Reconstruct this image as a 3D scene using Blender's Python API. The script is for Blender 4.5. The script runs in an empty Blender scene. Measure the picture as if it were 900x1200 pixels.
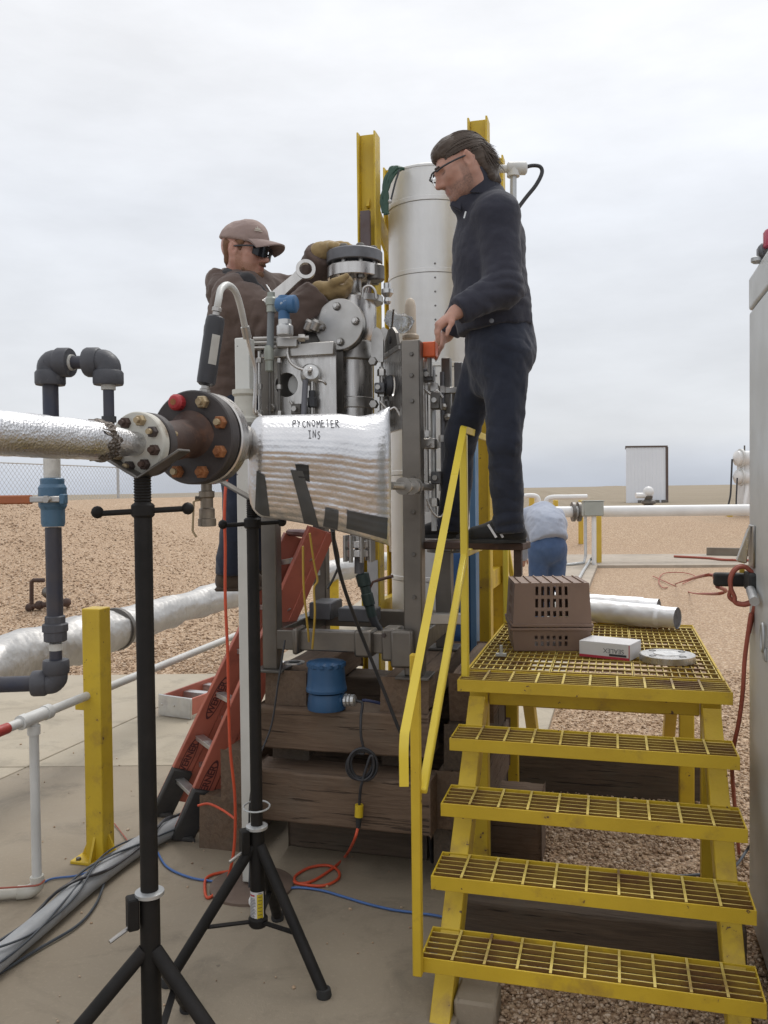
import bpy, bmesh, math, random
import numpy as np
from mathutils import Vector, Matrix, Euler
R = math.radians
random.seed(7); RNG = np.random.default_rng(7)
sc = bpy.context.scene
COL = sc.collection

# ------------------------------------------------------------------ camera
H = 1.8
cam_d = bpy.data.cameras.new('camera'); cam = bpy.data.objects.new('camera', cam_d); COL.objects.link(cam)
cam_d.sensor_fit = 'VERTICAL'; cam_d.sensor_height = 36.0; cam_d.lens = 30.0
cam_d.clip_start = 0.05; cam_d.clip_end = 6000
CAM_R = Matrix.Rotation(R(90 - 1.43), 3, 'X') @ Matrix.Rotation(R(-0.6), 3, 'Z')
cam.matrix_world = Matrix.Translation((0, 0, H)) @ CAM_R.to_4x4()
sc.camera = cam

# ------------------------------------------------------------------ sky, sun, exposure
world = bpy.data.worlds.new('World'); sc.world = world; world.use_nodes = True
SUN_EL, SUN_AZ = R(58), R(200)          # high behind thick cloud
def make_world():
    nt = world.node_tree; N = nt.nodes; Lk = nt.links; N.clear()
    out = N.new('ShaderNodeOutputWorld')
    sky = N.new('ShaderNodeTexSky'); sky.sky_type = 'NISHITA'; sky.sun_disc = False
    sky.sun_elevation = SUN_EL; sky.sun_rotation = SUN_AZ; sky.dust_density = 4.0
    b1 = N.new('ShaderNodeBackground'); b1.inputs['Strength'].default_value = 0.06
    Lk.new(sky.outputs[0], b1.inputs['Color'])
    tc = N.new('ShaderNodeTexCoord'); sp = N.new('ShaderNodeSeparateXYZ'); Lk.new(tc.outputs['Generated'], sp.inputs[0])
    rp = N.new('ShaderNodeValToRGB'); Lk.new(sp.outputs['Z'], rp.inputs[0])
    el = rp.color_ramp.elements
    el[0].position = 0.0; el[0].color = (.53, .57, .645, 1)
    el[1].position = 1.0; el[1].color = (1.04, 1.05, 1.08, 1)
    for p, c in ((.028, (.61, .645, .71)), (.06, (.735, .755, .785)), (.16, (.78, .805, .845)), (.30, (.83, .86, .915)), (.45, (.95, .965, 1.0))):
        e = el.new(p); e.color = (*c, 1)
    mp = N.new('ShaderNodeMapping'); mp.inputs['Scale'].default_value = (1.0, 1.0, 3.2); mp.inputs['Rotation'].default_value = (0, R(8), 0)
    Lk.new(tc.outputs['Generated'], mp.inputs[0])
    nz = N.new('ShaderNodeTexNoise'); nz.inputs['Scale'].default_value = 2.6; nz.inputs['Detail'].default_value = 7; nz.inputs['Roughness'].default_value = .56
    Lk.new(mp.outputs[0], nz.inputs['Vector'])
    mr = N.new('ShaderNodeMapRange'); mr.inputs[1].default_value = .3; mr.inputs[2].default_value = .7
    mr.inputs[3].default_value = .89; mr.inputs[4].default_value = 1.11
    Lk.new(nz.outputs[0], mr.inputs[0])
    mx = N.new('ShaderNodeMix'); mx.data_type = 'RGBA'; mx.blend_type = 'MULTIPLY'; mx.inputs[0].default_value = 1
    Lk.new(rp.outputs[0], mx.inputs[6]); Lk.new(mr.outputs[0], mx.inputs[7])
    b2 = N.new('ShaderNodeBackground'); b2.inputs['Strength'].default_value = .93
    Lk.new(mx.outputs[2], b2.inputs['Color'])
    ms = N.new('ShaderNodeMixShader'); ms.inputs[0].default_value = .93
    Lk.new(b1.outputs[0], ms.inputs[1]); Lk.new(b2.outputs[0], ms.inputs[2]); Lk.new(ms.outputs[0], out.inputs[0])
make_world()
sun_d = bpy.data.lights.new('sun', 'SUN'); sun_d.energy = 1.45; sun_d.angle = R(25); sun_d.color = (1, .97, .93)
sun = bpy.data.objects.new('sun', sun_d); COL.objects.link(sun)
sun.rotation_euler = (R(90) - SUN_EL, 0, R(155)); sun.location = (0, 0, 30)
vs = sc.view_settings; vs.view_transform = 'Standard'; vs.look = 'None'; vs.exposure = 0.20; vs.gamma = 1.0; vs.use_curve_mapping = False
sc.cycles.max_bounces = 8; sc.cycles.use_denoising = True

# ------------------------------------------------------------------ photo -> place
def ray(px, py):
    return CAM_R @ Vector(((px - 450) / 1000, -(py - 600) / 1000, -1))
def at(px, py, Y):
    d = ray(px, py); return Vector((0, 0, H)) + d * (Y / d.y)
def onz(px, py, z=0.0):
    d = ray(px, py); return Vector((0, 0, H)) + d * ((z - H) / d.z)
YAW = R(15)
U = Vector((math.cos(YAW), -math.sin(YAW), 0)); V = Vector((math.sin(YAW), math.cos(YAW), 0)); Z = Vector((0, 0, 1))
def fr(o, u, v, z): return Vector((o[0], o[1], 0)) + U * u + V * v + Z * z

# ------------------------------------------------------------------ mesh helpers
def basis(axis, up=None):
    a = Vector(axis).normalized()
    up = Vector(up) if up is not None else (Z if abs(a.z) < .95 else Vector((0, 1, 0)))
    x = up.cross(a)
    if x.length < 1e-6: x = Vector((1, 0, 0)).cross(a)
    x.normalize(); y = a.cross(x); return x, y, a
def wloc(o):
    v = Vector((0, 0, 0))
    while o is not None: v += o.location; o = o.parent
    return v
def cr(pts, n=8):
    P = [Vector(p) for p in pts]; out = []
    for i in range(len(P) - 1):
        a = P[i - 1] if i else P[0] * 2 - P[1]; b = P[i]; c = P[i + 1]; d = P[i + 2] if i + 2 < len(P) else P[-1] * 2 - P[-2]
        for k in range(n):
            t = k / n
            out.append(.5 * ((2 * b) + (c - a) * t + (2 * a - 5 * b + 4 * c - d) * t * t + (3 * b - a - 3 * c + d) * t ** 3))
    out.append(P[-1]); return out
class MB:
    def __init__(s): s.v = []; s.f = []
    def add(s, vs, fs):
        n = len(s.v); s.v += [tuple(p) for p in vs]; s.f += [tuple(i + n for i in f) for f in fs]; return s
    def hexa(s, p):      # 8 points: bottom loop 0-3 then top loop 4-7
        return s.add(p, [(0, 3, 2, 1), (4, 5, 6, 7), (0, 1, 5, 4), (1, 2, 6, 5), (2, 3, 7, 6), (3, 0, 4, 7)])
    def box(s, c, size, ax=None):
        ax = ax or (Vector((1, 0, 0)), Vector((0, 1, 0)), Z); c = Vector(c)
        h = [Vector(ax[i]) * size[i] / 2 for i in range(3)]
        return s.hexa([c + h[0] * a + h[1] * b + h[2] * d for d in (-1, 1) for a, b in ((-1, -1), (1, -1), (1, 1), (-1, 1))])
    def fbox(s, o, u0, u1, v0, v1, z0, z1):     # box in the yaw frame
        return s.hexa([fr(o, u, v, z) for z in (z0, z1) for u, v in ((u0, v0), (u1, v0), (u1, v1), (u0, v1))])
    def bar(s, a, b, w, h, up=None):
        a, b = Vector(a), Vector(b); x, y, d = basis(b - a, up)
        x = x * w / 2; y = y * h / 2
        return s.hexa([p + x * i + y * j for p in (a, b) for i, j in ((-1, -1), (1, -1), (1, 1), (-1, 1))])
    def tube(s, pts, r, seg=12, caps=True, closed=False, ph=0.0):
        P = [Vector(p) for p in pts]; n = len(P); rr = r if isinstance(r, (list, tuple)) else [r] * n
        T = []
        for i in range(n):
            if closed: t = P[(i + 1) % n] - P[i - 1]
            else: t = (P[min(i + 1, n - 1)] - P[max(i - 1, 0)])
            T.append(t.normalized() if t.length > 1e-9 else Vector((0, 0, 1)))
        x, y, _ = basis(T[0]); vs_, fs = [], []
        for i in range(n):
            if i:
                ax = T[i - 1].cross(T[i])
                if ax.length > 1e-7:
                    q = Matrix.Rotation(T[i - 1].angle(T[i]), 3, ax.normalized()); x = q @ x; y = q @ y
            for k in range(seg):
                a = 2 * math.pi * k / seg + ph; vs_.append(P[i] + (x * math.cos(a) + y * math.sin(a)) * rr[i])
        m = n if closed else n - 1
        for i in range(m):
            j = (i + 1) % n
            for k in range(seg):
                k2 = (k + 1) % seg; fs.append((i * seg + k, i * seg + k2, j * seg + k2, j * seg + k))
        if caps and not closed:
            fs.append(tuple(reversed(range(seg)))); fs.append(tuple((n - 1) * seg + k for k in range(seg)))
        return s.add(vs_, fs)
    def cyl(s, a, b, r0, r1=None, seg=20): return s.tube([a, b], [r0, r1 if r1 is not None else r0], seg)
    def lathe(s, o, axis, prof, seg=28, up=None):     # prof: (radius, height) list, closed at ends
        o = Vector(o); x, y, a = basis(axis, up); vs_, fs = [], []
        for r, h in prof:
            for k in range(seg):
                t = 2 * math.pi * k / seg; vs_.append(o + a * h + (x * math.cos(t) + y * math.sin(t)) * max(r, 1e-5))
        for i in range(len(prof) - 1):
            for k in range(seg):
                k2 = (k + 1) % seg; fs.append((i * seg + k, i * seg + k2, (i + 1) * seg + k2, (i + 1) * seg + k))
        fs.append(tuple(reversed(range(seg)))); fs.append(tuple((len(prof) - 1) * seg + k for k in range(seg)))
        return s.add(vs_, fs)
    def hexnut(s, o, axis, r, h, rot=0.0):
        return s.lathe(o, axis, [(r, 0), (r, h * .8), (r * .85, h)], 6)
    def prism(s, poly, d):        # poly: 3-D points, extruded by vector d
        n = len(poly); d = Vector(d); P = [Vector(p) for p in poly]
        return s.add(P + [p + d for p in P], [tuple(reversed(range(n))), tuple(range(n, 2 * n))] + [(i, (i + 1) % n, n + (i + 1) % n, n + i) for i in range(n)])
    def grid(s, pts, wrap=False):       # rows x cols of points
        r, c = len(pts), len(pts[0]); vs_ = [p for row in pts for p in row]; fs = []
        for i in range(r - 1):
            for j in range(c if wrap else c - 1):
                j2 = (j + 1) % c; fs.append((i * c + j, i * c + j2, (i + 1) * c + j2, (i + 1) * c + j))
        return s.add(vs_, fs)
    def sphere(s, c, r, seg=12, sq=(1, 1, 1)):
        c = Vector(c); rows = []
        for i in range(seg // 2 + 1):
            th = math.pi * i / (seg // 2); th = min(max(th, .02), math.pi - .02)
            rows.append([c + Vector((math.sin(th) * math.cos(2 * math.pi * k / seg) * sq[0], math.sin(th) * math.sin(2 * math.pi * k / seg) * sq[1], math.cos(th) * sq[2])) * r for k in range(seg)])
        return s.grid(list(reversed(rows)), True)
    def build(s, name, mat, parent=None, smooth=35, bevel=0, seg=1, top=None):
        A = np.array(s.v, dtype=float); lo, hi = A.min(0), A.max(0)
        o = Vector(((lo + hi) / 2)); 
        if parent is None: o.z = lo[2]
        me = bpy.data.meshes.new(name); me.from_pydata((A - np.array(o)).tolist(), [], s.f); me.update()
        return link(name, me, mat, parent, o, smooth, bevel, seg)
def link(name, me, mat, parent, o, smooth=35, bevel=0, seg=1):
    ob = bpy.data.objects.new(name, me); COL.objects.link(ob)
    me.materials.append(mat)
    if smooth:
        me.polygons.foreach_set('use_smooth', [True] * len(me.polygons)); me.set_sharp_from_angle(angle=R(smooth))
    ob.parent = parent; ob.location = Vector(o) - (wloc(parent) if parent is not None else Vector((0, 0, 0)))
    if bevel:
        m = ob.modifiers.new('bevel', 'BEVEL'); m.width = bevel; m.segments = seg; m.limit_method = 'ANGLE'; m.angle_limit = R(40); m.harden_normals = False
    return ob
def empty(name, loc, label=None, cat=None, group=None):
    o = bpy.data.objects.new(name, None); COL.objects.link(o); o.location = loc; o.empty_display_size = .1
    if label: tag(o, label, cat, group)
    return o
def tag(o, label=None, cat=None, group=None, kind=None):
    if label: o['label'] = label
    if cat: o['category'] = cat
    if group: o['group'] = group
    if kind: o['kind'] = kind
    return o
def stuff(o): o['kind'] = 'stuff'; return o
def copy_tree(o, parent=None):
    c = o.copy(); COL.objects.link(c); c.parent = parent
    for ch in list(o.children): copy_tree(ch, c)
    return c
def text_mesh(name, body, mat, parent, M, size, depth=.0006, spacing=1.0, bold=0.0):
    cu = bpy.data.curves.new('lettering', 'FONT'); cu.body = body; cu.size = size; cu.align_x = 'CENTER'; cu.align_y = 'CENTER'; cu.extrude = depth; cu.space_character = spacing; cu.offset = bold
    to = bpy.data.objects.new('lettering', cu); COL.objects.link(to)
    dg = bpy.context.evaluated_depsgraph_get(); me = bpy.data.meshes.new_from_object(to.evaluated_get(dg)); bpy.data.objects.remove(to)
    me.transform(M); me.name = name; me.materials.clear()
    A = np.empty(len(me.vertices) * 3); me.vertices.foreach_get('co', A); A = A.reshape(-1, 3); o = (A.min(0) + A.max(0)) / 2
    me.vertices.foreach_set('co', (A - o).ravel()); me.update()
    return link(name, me, mat, parent, o, 0)
def axM(o, x, y, z):
    return Matrix(((x[0], y[0], z[0], o[0]), (x[1], y[1], z[1], o[1]), (x[2], y[2], z[2], o[2]), (0, 0, 0, 1)))

# ------------------------------------------------------------------ materials
MATS = {}
def nodes_of(name):
    m = bpy.data.materials.new(name); m.use_nodes = True; nt = m.node_tree
    return m, nt, nt.nodes['Principled BSDF']
def coords(nt, scale=(1, 1, 1)):
    N, Lk = nt.nodes, nt.links
    tc = N.new('ShaderNodeTexCoord'); oi = N.new('ShaderNodeObjectInfo')
    ml = N.new('ShaderNodeMath'); ml.operation = 'MULTIPLY'; ml.inputs[1].default_value = 37.0; Lk.new(oi.outputs['Random'], ml.inputs[0])
    ad = N.new('ShaderNodeVectorMath'); ad.operation = 'ADD'; Lk.new(tc.outputs['Object'], ad.inputs[0]); Lk.new(ml.outputs[0], ad.inputs[1])
    mp = N.new('ShaderNodeMapping'); mp.inputs['Scale'].default_value = scale; Lk.new(ad.outputs[0], mp.inputs[0])
    return mp.outputs[0]
def noise_n(nt, vec, scale, detail=5, rough=.55, dist=0):
    n = nt.nodes.new('ShaderNodeTexNoise'); n.inputs['Scale'].default_value = scale; n.inputs['Detail'].default_value = detail
    n.inputs['Roughness'].default_value = rough; n.inputs['Distortion'].default_value = dist; nt.links.new(vec, n.inputs['Vector']); return n.outputs[0]
def rng(nt, v, a, b, c, d):
    m = nt.nodes.new('ShaderNodeMapRange'); nt.links.new(v, m.inputs[0])
    for i, x in enumerate((a, b, c, d)): m.inputs[i + 1].default_value = x
    return m.outputs[0]
def mixc(nt, f, a, b, blend='MIX'):
    m = nt.nodes.new('ShaderNodeMix'); m.data_type = 'RGBA'; m.blend_type = blend
    for i, x in ((0, f), (6, a), (7, b)):
        if isinstance(x, (tuple, list)): m.inputs[i].default_value = (*x[:3], 1)
        elif isinstance(x, (int, float)): m.inputs[i].default_value = x
        else: nt.links.new(x, m.inputs[i])
    return m.outputs[2]
def bump_n(nt, bs, h, strength, dist=.01, prev=None):
    b = nt.nodes.new('ShaderNodeBump'); b.inputs['Strength'].default_value = strength; b.inputs['Distance'].default_value = dist
    nt.links.new(h, b.inputs['Height'])
    if prev is not None: nt.links.new(prev, b.inputs['Normal'])
    nt.links.new(b.outputs[0], bs.inputs['Normal']); return b.outputs[0]
def mat(name, c1, c2=None, scale=6, rough=.5, rvar=.12, metal=0.0, bump=0.0, bscale=60, bdist=.004, stain=None, sscale=4, slo=.55, shi=.7, stretch=(1, 1, 1), spots=None, pscale=30, plo=.66, phi=.7, smetal=None):
    if name in MATS: return MATS[name]
    m, nt, bs = nodes_of(name); vec = coords(nt, stretch); Lk = nt.links
    n1 = noise_n(nt, vec, scale); c2 = c2 or tuple(x * .78 for x in c1)
    col = mixc(nt, rng(nt, n1, .32, .68, 0, 1), c1, c2)
    if stain:
        f = rng(nt, noise_n(nt, vec, sscale, 8, .65), slo, shi, 0, 1); col = mixc(nt, f, col, stain)
        if metal:
            mm = rng(nt, f, 0, 1, metal, 0.0); Lk.new(mm, bs.inputs['Metallic'])
    if spots:
        f2 = rng(nt, noise_n(nt, vec, pscale, 4, .6), plo, phi, 0, 1); col = mixc(nt, f2, col, spots)
    Lk.new(col, bs.inputs['Base Color'])
    if not (stain and metal): bs.inputs['Metallic'].default_value = metal
    Lk.new(rng(nt, noise_n(nt, vec, scale * 2.3), .3, .7, max(rough - rvar, .02), min(rough + rvar, 1)), bs.inputs['Roughness'])
    if bump: bump_n(nt, bs, noise_n(nt, vec, bscale, 4, .6), bump, bdist)
    MATS[name] = m; return m
yellow = mat('yellow_paint', (.60, .42, .026), (.51, .345, .02), 5, .45, .12, bump=.2, bscale=90, stain=(.25, .15, .04), sscale=6, slo=.55, shi=.80, spots=(.10, .05, .03), pscale=24, plo=.675, phi=.70)
yellow_rail = mat('yellow_rail_paint', (.76, .59, .06), (.69, .52, .045), 4, .35, .08, bump=.08, bscale=70, spots=(.2, .1, .04), pscale=22, plo=.73, phi=.76)
def grating_mat():      # foot-worn pale tops; flanks coloured darker for shade as well as rust
    m, nt, bs = nodes_of('worn_shaded_grating_paint'); v = coords(nt); Lk = nt.links; tn = nt.nodes.new('ShaderNodeTexCoord'); sn = nt.nodes.new('ShaderNodeSeparateXYZ'); Lk.new(tn.outputs['Normal'], sn.inputs[0])
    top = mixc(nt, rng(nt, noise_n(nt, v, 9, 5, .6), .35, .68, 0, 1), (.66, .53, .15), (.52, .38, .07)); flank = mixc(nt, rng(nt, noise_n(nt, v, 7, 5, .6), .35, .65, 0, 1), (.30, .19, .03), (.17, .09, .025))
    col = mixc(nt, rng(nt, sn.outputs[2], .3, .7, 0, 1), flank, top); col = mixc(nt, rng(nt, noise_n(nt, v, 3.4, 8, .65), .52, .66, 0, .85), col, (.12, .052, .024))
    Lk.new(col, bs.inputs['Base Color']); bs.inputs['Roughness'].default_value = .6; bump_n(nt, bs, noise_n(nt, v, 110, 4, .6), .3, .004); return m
yellow_worn_shaded = grating_mat()
yellow_far = mat('sun_faded_yellow_paint', (.58, .40, .05), (.52, .35, .04), 3, .5)
black_paint = mat('black_stand_paint', (.010, .0095, .009), (.018, .016, .015), 9, .55, .12, bump=.1, bscale=120, stain=(.06, .05, .042), sscale=11, slo=.66, shi=.8)
black_rubber = mat('black_rubber', (.02, .02, .02), (.03, .03, .03), 10, .75, bump=.1)
black_paint.node_tree.nodes['Principled BSDF'].inputs['Specular IOR Level'].default_value = .22
dark_plastic = mat('dark_plastic', (.025, .026, .03), (.035, .035, .04), 10, .45)
steel_post = mat('weathered_stainless_steel', (.215, .195, .172), (.16, .145, .127), 5, .42, .1, metal=.85, bump=.08, bscale=90, stain=(.13, .115, .10), sscale=4, slo=.55, shi=.8)
steel = mat('stainless_steel', (.50, .48, .455), (.39, .375, .35), 7, .36, .1, metal=.92, bump=.06, bscale=140, stain=(.17, .15, .13), sscale=3, slo=.6, shi=.85)
steel_b = mat('brushed_stainless_steel', (.60, .58, .555), (.48, .462, .44), 5, .31, .1, metal=.95, bump=.05, bscale=60, stretch=(6, 6, 1))
steel_dark = mat('dull_steel', (.19, .18, .165), (.135, .125, .115), 8, .45, .1, metal=.85, bump=.1, bscale=80)
galv = mat('galvanised_steel', (.52, .53, .53), (.42, .43, .43), 14, .45, .1, metal=.6, bump=.05)
alu = mat('aluminium', (.62, .62, .61), (.50, .50, .49), 10, .38, .1, metal=.85, bump=.08, bscale=90, stain=(.40, .38, .36), sscale=7)
cast_grey = mat('cast_grey_steel', (.17, .17, .18), (.12, .12, .125), 8, .5, .1, metal=.6, bump=.2, bscale=60)
rust_brown = mat('rusty_brown_steel', (.085, .048, .034), (.055, .034, .028), 9, .65, .1, metal=.2, bump=.3, bscale=90, stain=(.15, .07, .04), sscale=8)
black_iron = mat('black_coated_flange', (.035, .030, .030), (.055, .044, .04), 7, .5, .1, bump=.15, bscale=90, stain=(.10, .06, .045), sscale=6, slo=.6, shi=.75)
rust_orange = mat('orange_rusted_bolt', (.32, .13, .045), (.20, .075, .03), 40, .75, bump=.4, bscale=200)
red_paint = mat('red_paint', (.42, .03, .035), (.34, .03, .035), 20, .45)
brass = mat('old_brass_nut', (.45, .36, .22), (.30, .22, .13), 40, .45, metal=.5, bump=.2)
bronze = mat('bronze_valve_body', (.26, .22, .17), (.18, .15, .12), 20, .45, metal=.7, bump=.2)
dirty_white = mat('dirty_white_paint', (.58, .57, .51), (.47, .45, .39), 9, .5, bump=.1, bscale=60, stain=(.22, .17, .12), sscale=9, slo=.62, shi=.72)
white_chip = mat('chipped_white_paint', (.62, .62, .58), (.54, .54, .50), 5, .45, bump=.1, spots=(.05, .04, .04), pscale=18, plo=.66, phi=.69)
white_paint = mat('white_paint', (.74, .74, .73), (.66, .66, .65), 3, .4)
grey_white = mat('weathered_white_pipe', (.62, .62, .60), (.52, .52, .50), 5, .45, spots=(.25, .24, .22), pscale=14, plo=.7, phi=.75)
navy_pipe = mat('dark_blue_pipe_paint', (.022, .028, .05), (.05, .045, .05), 12, .45, bump=.1, spots=(.5, .5, .48), pscale=16, plo=.71, phi=.73)
grey_fit = mat('dark_grey_fitting', (.045, .047, .055), (.075, .075, .085), 10, .55, bump=.35, bscale=50, stain=(.16, .16, .16), sscale=12, slo=.62, shi=.75)
tape_white = mat('white_thread_tape', (.62, .61, .57), (.45, .44, .40), 30, .6, bump=.4, bscale=120)
blue_valve = mat('blue_valve_paint', (.05, .12, .20), (.07, .15, .23), 12, .45, bump=.2, bscale=90, stain=(.02, .04, .07), sscale=10)
blue_tx = mat('blue_housing_paint', (.022, .085, .19), (.018, .07, .16), 8, .45, bump=.1, stain=(.08, .10, .12), sscale=9, slo=.66, shi=.8)
blue_head = mat('bright_blue_paint', (.05, .145, .30), (.04, .12, .25), 10, .4, spots=(.4, .45, .5), pscale=25, plo=.68, phi=.72)
blue_sheet = mat('blue_sheet', (.03, .10, .26), (.025, .08, .2), 3, .5)
orange_handle = mat('orange_handle', (.38, .12, .04), (.3, .09, .035), 10, .55)
orange_cap = mat('orange_box', (.75, .13, .03), (.68, .11, .025), 8, .45)
orange_cord = mat('orange_cord_rubber', (.62, .085, .03), (.5, .07, .03), 12, .5)
red_cord = mat('faded_red_cord', (.36, .09, .06), (.3, .08, .05), 12, .6)
blue_cord = mat('blue_cord', (.07, .15, .38), (.06, .13, .32), 10, .5)
grey_cord = mat('grey_cord', (.05, .06, .075), (.07, .08, .09), 10, .55)
yellow_cord = mat('yellow_cord', (.5, .33, .05), (.42, .28, .05), 10, .5)
ladder_red = mat('red_fibreglass', (.48, .14, .092), (.40, .115, .078), 4, .5, bump=.08, stain=(.20, .07, .05), sscale=6, slo=.55, shi=.8)
ladder_ink = mat('dark_red_print', (.10, .03, .03), (.08, .025, .025), 10, .6)
ladder_boot = mat('ladder_foot_grey', (.035, .034, .035), (.05, .048, .046), 8, .7, bump=.1)
crate_brown = mat('brown_crate_plastic', (.25, .165, .122), (.215, .14, .103), 6, .5, bump=.06, stain=(.33, .25, .2), sscale=6, slo=.62, shi=.85)
card_white = mat('white_cardboard', (.66, .65, .65), (.60, .59, .59), 5, .6)
card_red = mat('red_print', (.45, .03, .05), (.42, .03, .05), 5, .6)
ink = mat('black_ink', (.03, .03, .035), (.03, .03, .035), 5, .6)
grey_ink = mat('grey_ink', (.12, .12, .13), (.12, .12, .13), 5, .6)
tape_grey = mat('dark_grey_tape', (.075, .078, .078), (.058, .06, .06), 10, .5, bump=.1, bscale=60)
box_grey = mat('grey_enclosure_paint', (.53, .54, .53), (.49, .50, .49), 1.6, .38, .08, bump=.04, bscale=30, stain=(.33, .33, .31), sscale=2, slo=.5, shi=.8)
jb_grey = mat('grey_box_paint', (.34, .36, .33), (.30, .32, .29), 4, .45)
shed_white = mat('white_sheet_metal', (.80, .82, .86), (.76, .78, .82), .6, .45)
shed_trim = mat('brown_trim', (.12, .085, .07), (.10, .07, .06), 2, .6)
beige = mat('beige_paint', (.52, .44, .34), (.46, .38, .29), 4, .5)
green_hose = mat('green_hose', (.02, .06, .04), (.03, .08, .05), 20, .5, bump=.2)
def skin_mat(name, a, b, beard, red):
    m, nt, bs = nodes_of(name); v = coords(nt); Lk = nt.links; at_ = nt.nodes.new('ShaderNodeAttribute'); at_.attribute_name = 'complexion'; sp = nt.nodes.new('ShaderNodeSeparateColor'); Lk.new(at_.outputs['Color'], sp.inputs[0])
    col = mixc(nt, rng(nt, noise_n(nt, v, 22, 5, .6), .33, .68, 0, 1), a, b); col = mixc(nt, rng(nt, noise_n(nt, v, 9, 4, .6), .5, .72, 0, .5), col, red)
    fl = nt.nodes.new('ShaderNodeMath'); fl.operation = 'MULTIPLY'; Lk.new(sp.outputs[0], fl.inputs[0]); Lk.new(rng(nt, noise_n(nt, v, 160, 3, .7), .3, .65, .35, 1), fl.inputs[1])
    col = mixc(nt, fl.outputs[0], col, beard); col = mixc(nt, sp.outputs[1], col, (.36, .14, .11)); col = mixc(nt, sp.outputs[2], col, (.05, .032, .025))
    Lk.new(col, bs.inputs['Base Color']); bs.inputs['Roughness'].default_value = .5; bs.inputs['Specular IOR Level'].default_value = .35
    bs.inputs['Subsurface Weight'].default_value = .08; bs.inputs['Subsurface Radius'].default_value = (.02, .008, .005); bs.inputs['Subsurface Scale'].default_value = .3
    bump_n(nt, bs, noise_n(nt, v, 180, 3, .6), .10, .002); return m
skin = skin_mat('skin', (.48, .275, .205), (.42, .225, .165), (.15, .10, .08), (.44, .19, .14)); skin_red = skin_mat('ruddy_skin', (.48, .27, .205), (.42, .215, .16), (.28, .14, .08), (.43, .17, .125))

def foil_mat(name, crinkle, scale, tint=(.88, .88, .90), rough=.2):
    m, nt, bs = nodes_of(name); v = coords(nt); Lk = nt.links
    n = noise_n(nt, v, scale, 6, .65, .6); vo = nt.nodes.new('ShaderNodeTexVoronoi'); vo.inputs['Scale'].default_value = scale * 1.7; Lk.new(v, vo.inputs['Vector'])
    vo.feature = 'F1'
    mm = nt.nodes.new('ShaderNodeMath'); mm.operation = 'ADD'; Lk.new(n, mm.inputs[0]); Lk.new(vo.outputs['Distance'], mm.inputs[1])
    bs.inputs['Metallic'].default_value = 1.0
    Lk.new(mixc(nt, rng(nt, noise_n(nt, v, 5), .35, .7, 0, 1), tint, tuple(x * .86 for x in tint)), bs.inputs['Base Color'])
    Lk.new(rng(nt, noise_n(nt, v, 12), .3, .7, rough - .06, rough + .1), bs.inputs['Roughness'])
    bump_n(nt, bs, mm.outputs[0], crinkle, .012)
    return m
foil = foil_mat('crinkled_foil', .22, 85, (.74, .74, .75), .32)
foil_quilt = foil_mat('quilted_foil', .11, 60, (.66, .66, .67), .34)
foil_torn = foil_mat('torn_foil', 1.0, 60, (.20, .175, .155), .4)
jacketing = foil_mat('dull_foil_jacket', .35, 12.0, (.50, .49, .475), .48)
jacketing.node_tree.nodes['Principled BSDF'].inputs['Metallic'].default_value = .85
roll_foil = foil_mat('white_foil_roll', .12, 14, (.86, .86, .87), .38)
roll_foil.node_tree.nodes['Principled BSDF'].inputs['Metallic'].default_value = .55
poly_bag = mat('clear_plastic_bag', (.62, .64, .66), (.5, .52, .54), 12, .25, bump=.6, bscale=30, bdist=.01)
poly_bag.node_tree.nodes['Principled BSDF'].inputs['Transmission Weight'].default_value = .75
poly_bag.node_tree.nodes['Principled BSDF'].inputs['IOR'].default_value = 1.12

def clad_mat():
    m, nt, bs = nodes_of('aluminium_cladding'); v = coords(nt); Lk = nt.links
    c = mixc(nt, rng(nt, noise_n(nt, coords(nt, (1, 1, .15)), 9, 5, .6), .35, .7, 0, 1), (.74, .735, .72), (.66, .655, .64))
    Lk.new(c, bs.inputs['Base Color']); bs.inputs['Metallic'].default_value = .35
    Lk.new(rng(nt, noise_n(nt, v, 6), .3, .7, .42, .55), bs.inputs['Roughness'])
    bump_n(nt, bs, noise_n(nt, v, 7, 3, .5), .25, .02); return m
clad = clad_mat()

def wood_mat(name, a, b, c):
    m, nt, bs = nodes_of(name); v = coords(nt, (1.2, 16, 16)); v2 = coords(nt); Lk = nt.links
    col = mixc(nt, rng(nt, noise_n(nt, v, 3.0, 7, .62, .7), .34, .68, 0, 1), a, b)
    col = mixc(nt, rng(nt, noise_n(nt, v2, 3.5, 6, .6), .5, .72, 0, .85), col, c)
    crack = rng(nt, noise_n(nt, coords(nt, (.8, 26, 26)), 2.2, 5, .55), .62, .66, 0, 1)
    tn = nt.nodes.new('ShaderNodeTexCoord'); sn = nt.nodes.new('ShaderNodeSeparateXYZ'); Lk.new(tn.outputs['Normal'], sn.inputs[0]); ab = nt.nodes.new('ShaderNodeMath'); ab.operation = 'ABSOLUTE'; Lk.new(sn.outputs[0], ab.inputs[0])
    side = rng(nt, ab.outputs[0], .3, .7, 1, .12); mu = nt.nodes.new('ShaderNodeMath'); mu.operation = 'MULTIPLY'; Lk.new(crack, mu.inputs[0]); Lk.new(side, mu.inputs[1]); crack = mu.outputs[0]
    col = mixc(nt, crack, col, tuple(x * .5 for x in a)); Lk.new(col, bs.inputs['Base Color']); bs.inputs['Roughness'].default_value = .85
    p = bump_n(nt, bs, noise_n(nt, v, 5, 6, .65), .55, .008)
    inv = rng(nt, crack, 0, 1, 1, 0); bump_n(nt, bs, inv, .7, .006, p); return m
wood = wood_mat('weathered_timber', (.11, .07, .045), (.175, .118, .078), (.14, .108, .08))
wood_dark = wood_mat('dark_creosoted_timber', (.075, .055, .04), (.12, .088, .062), (.10, .085, .065))

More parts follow.
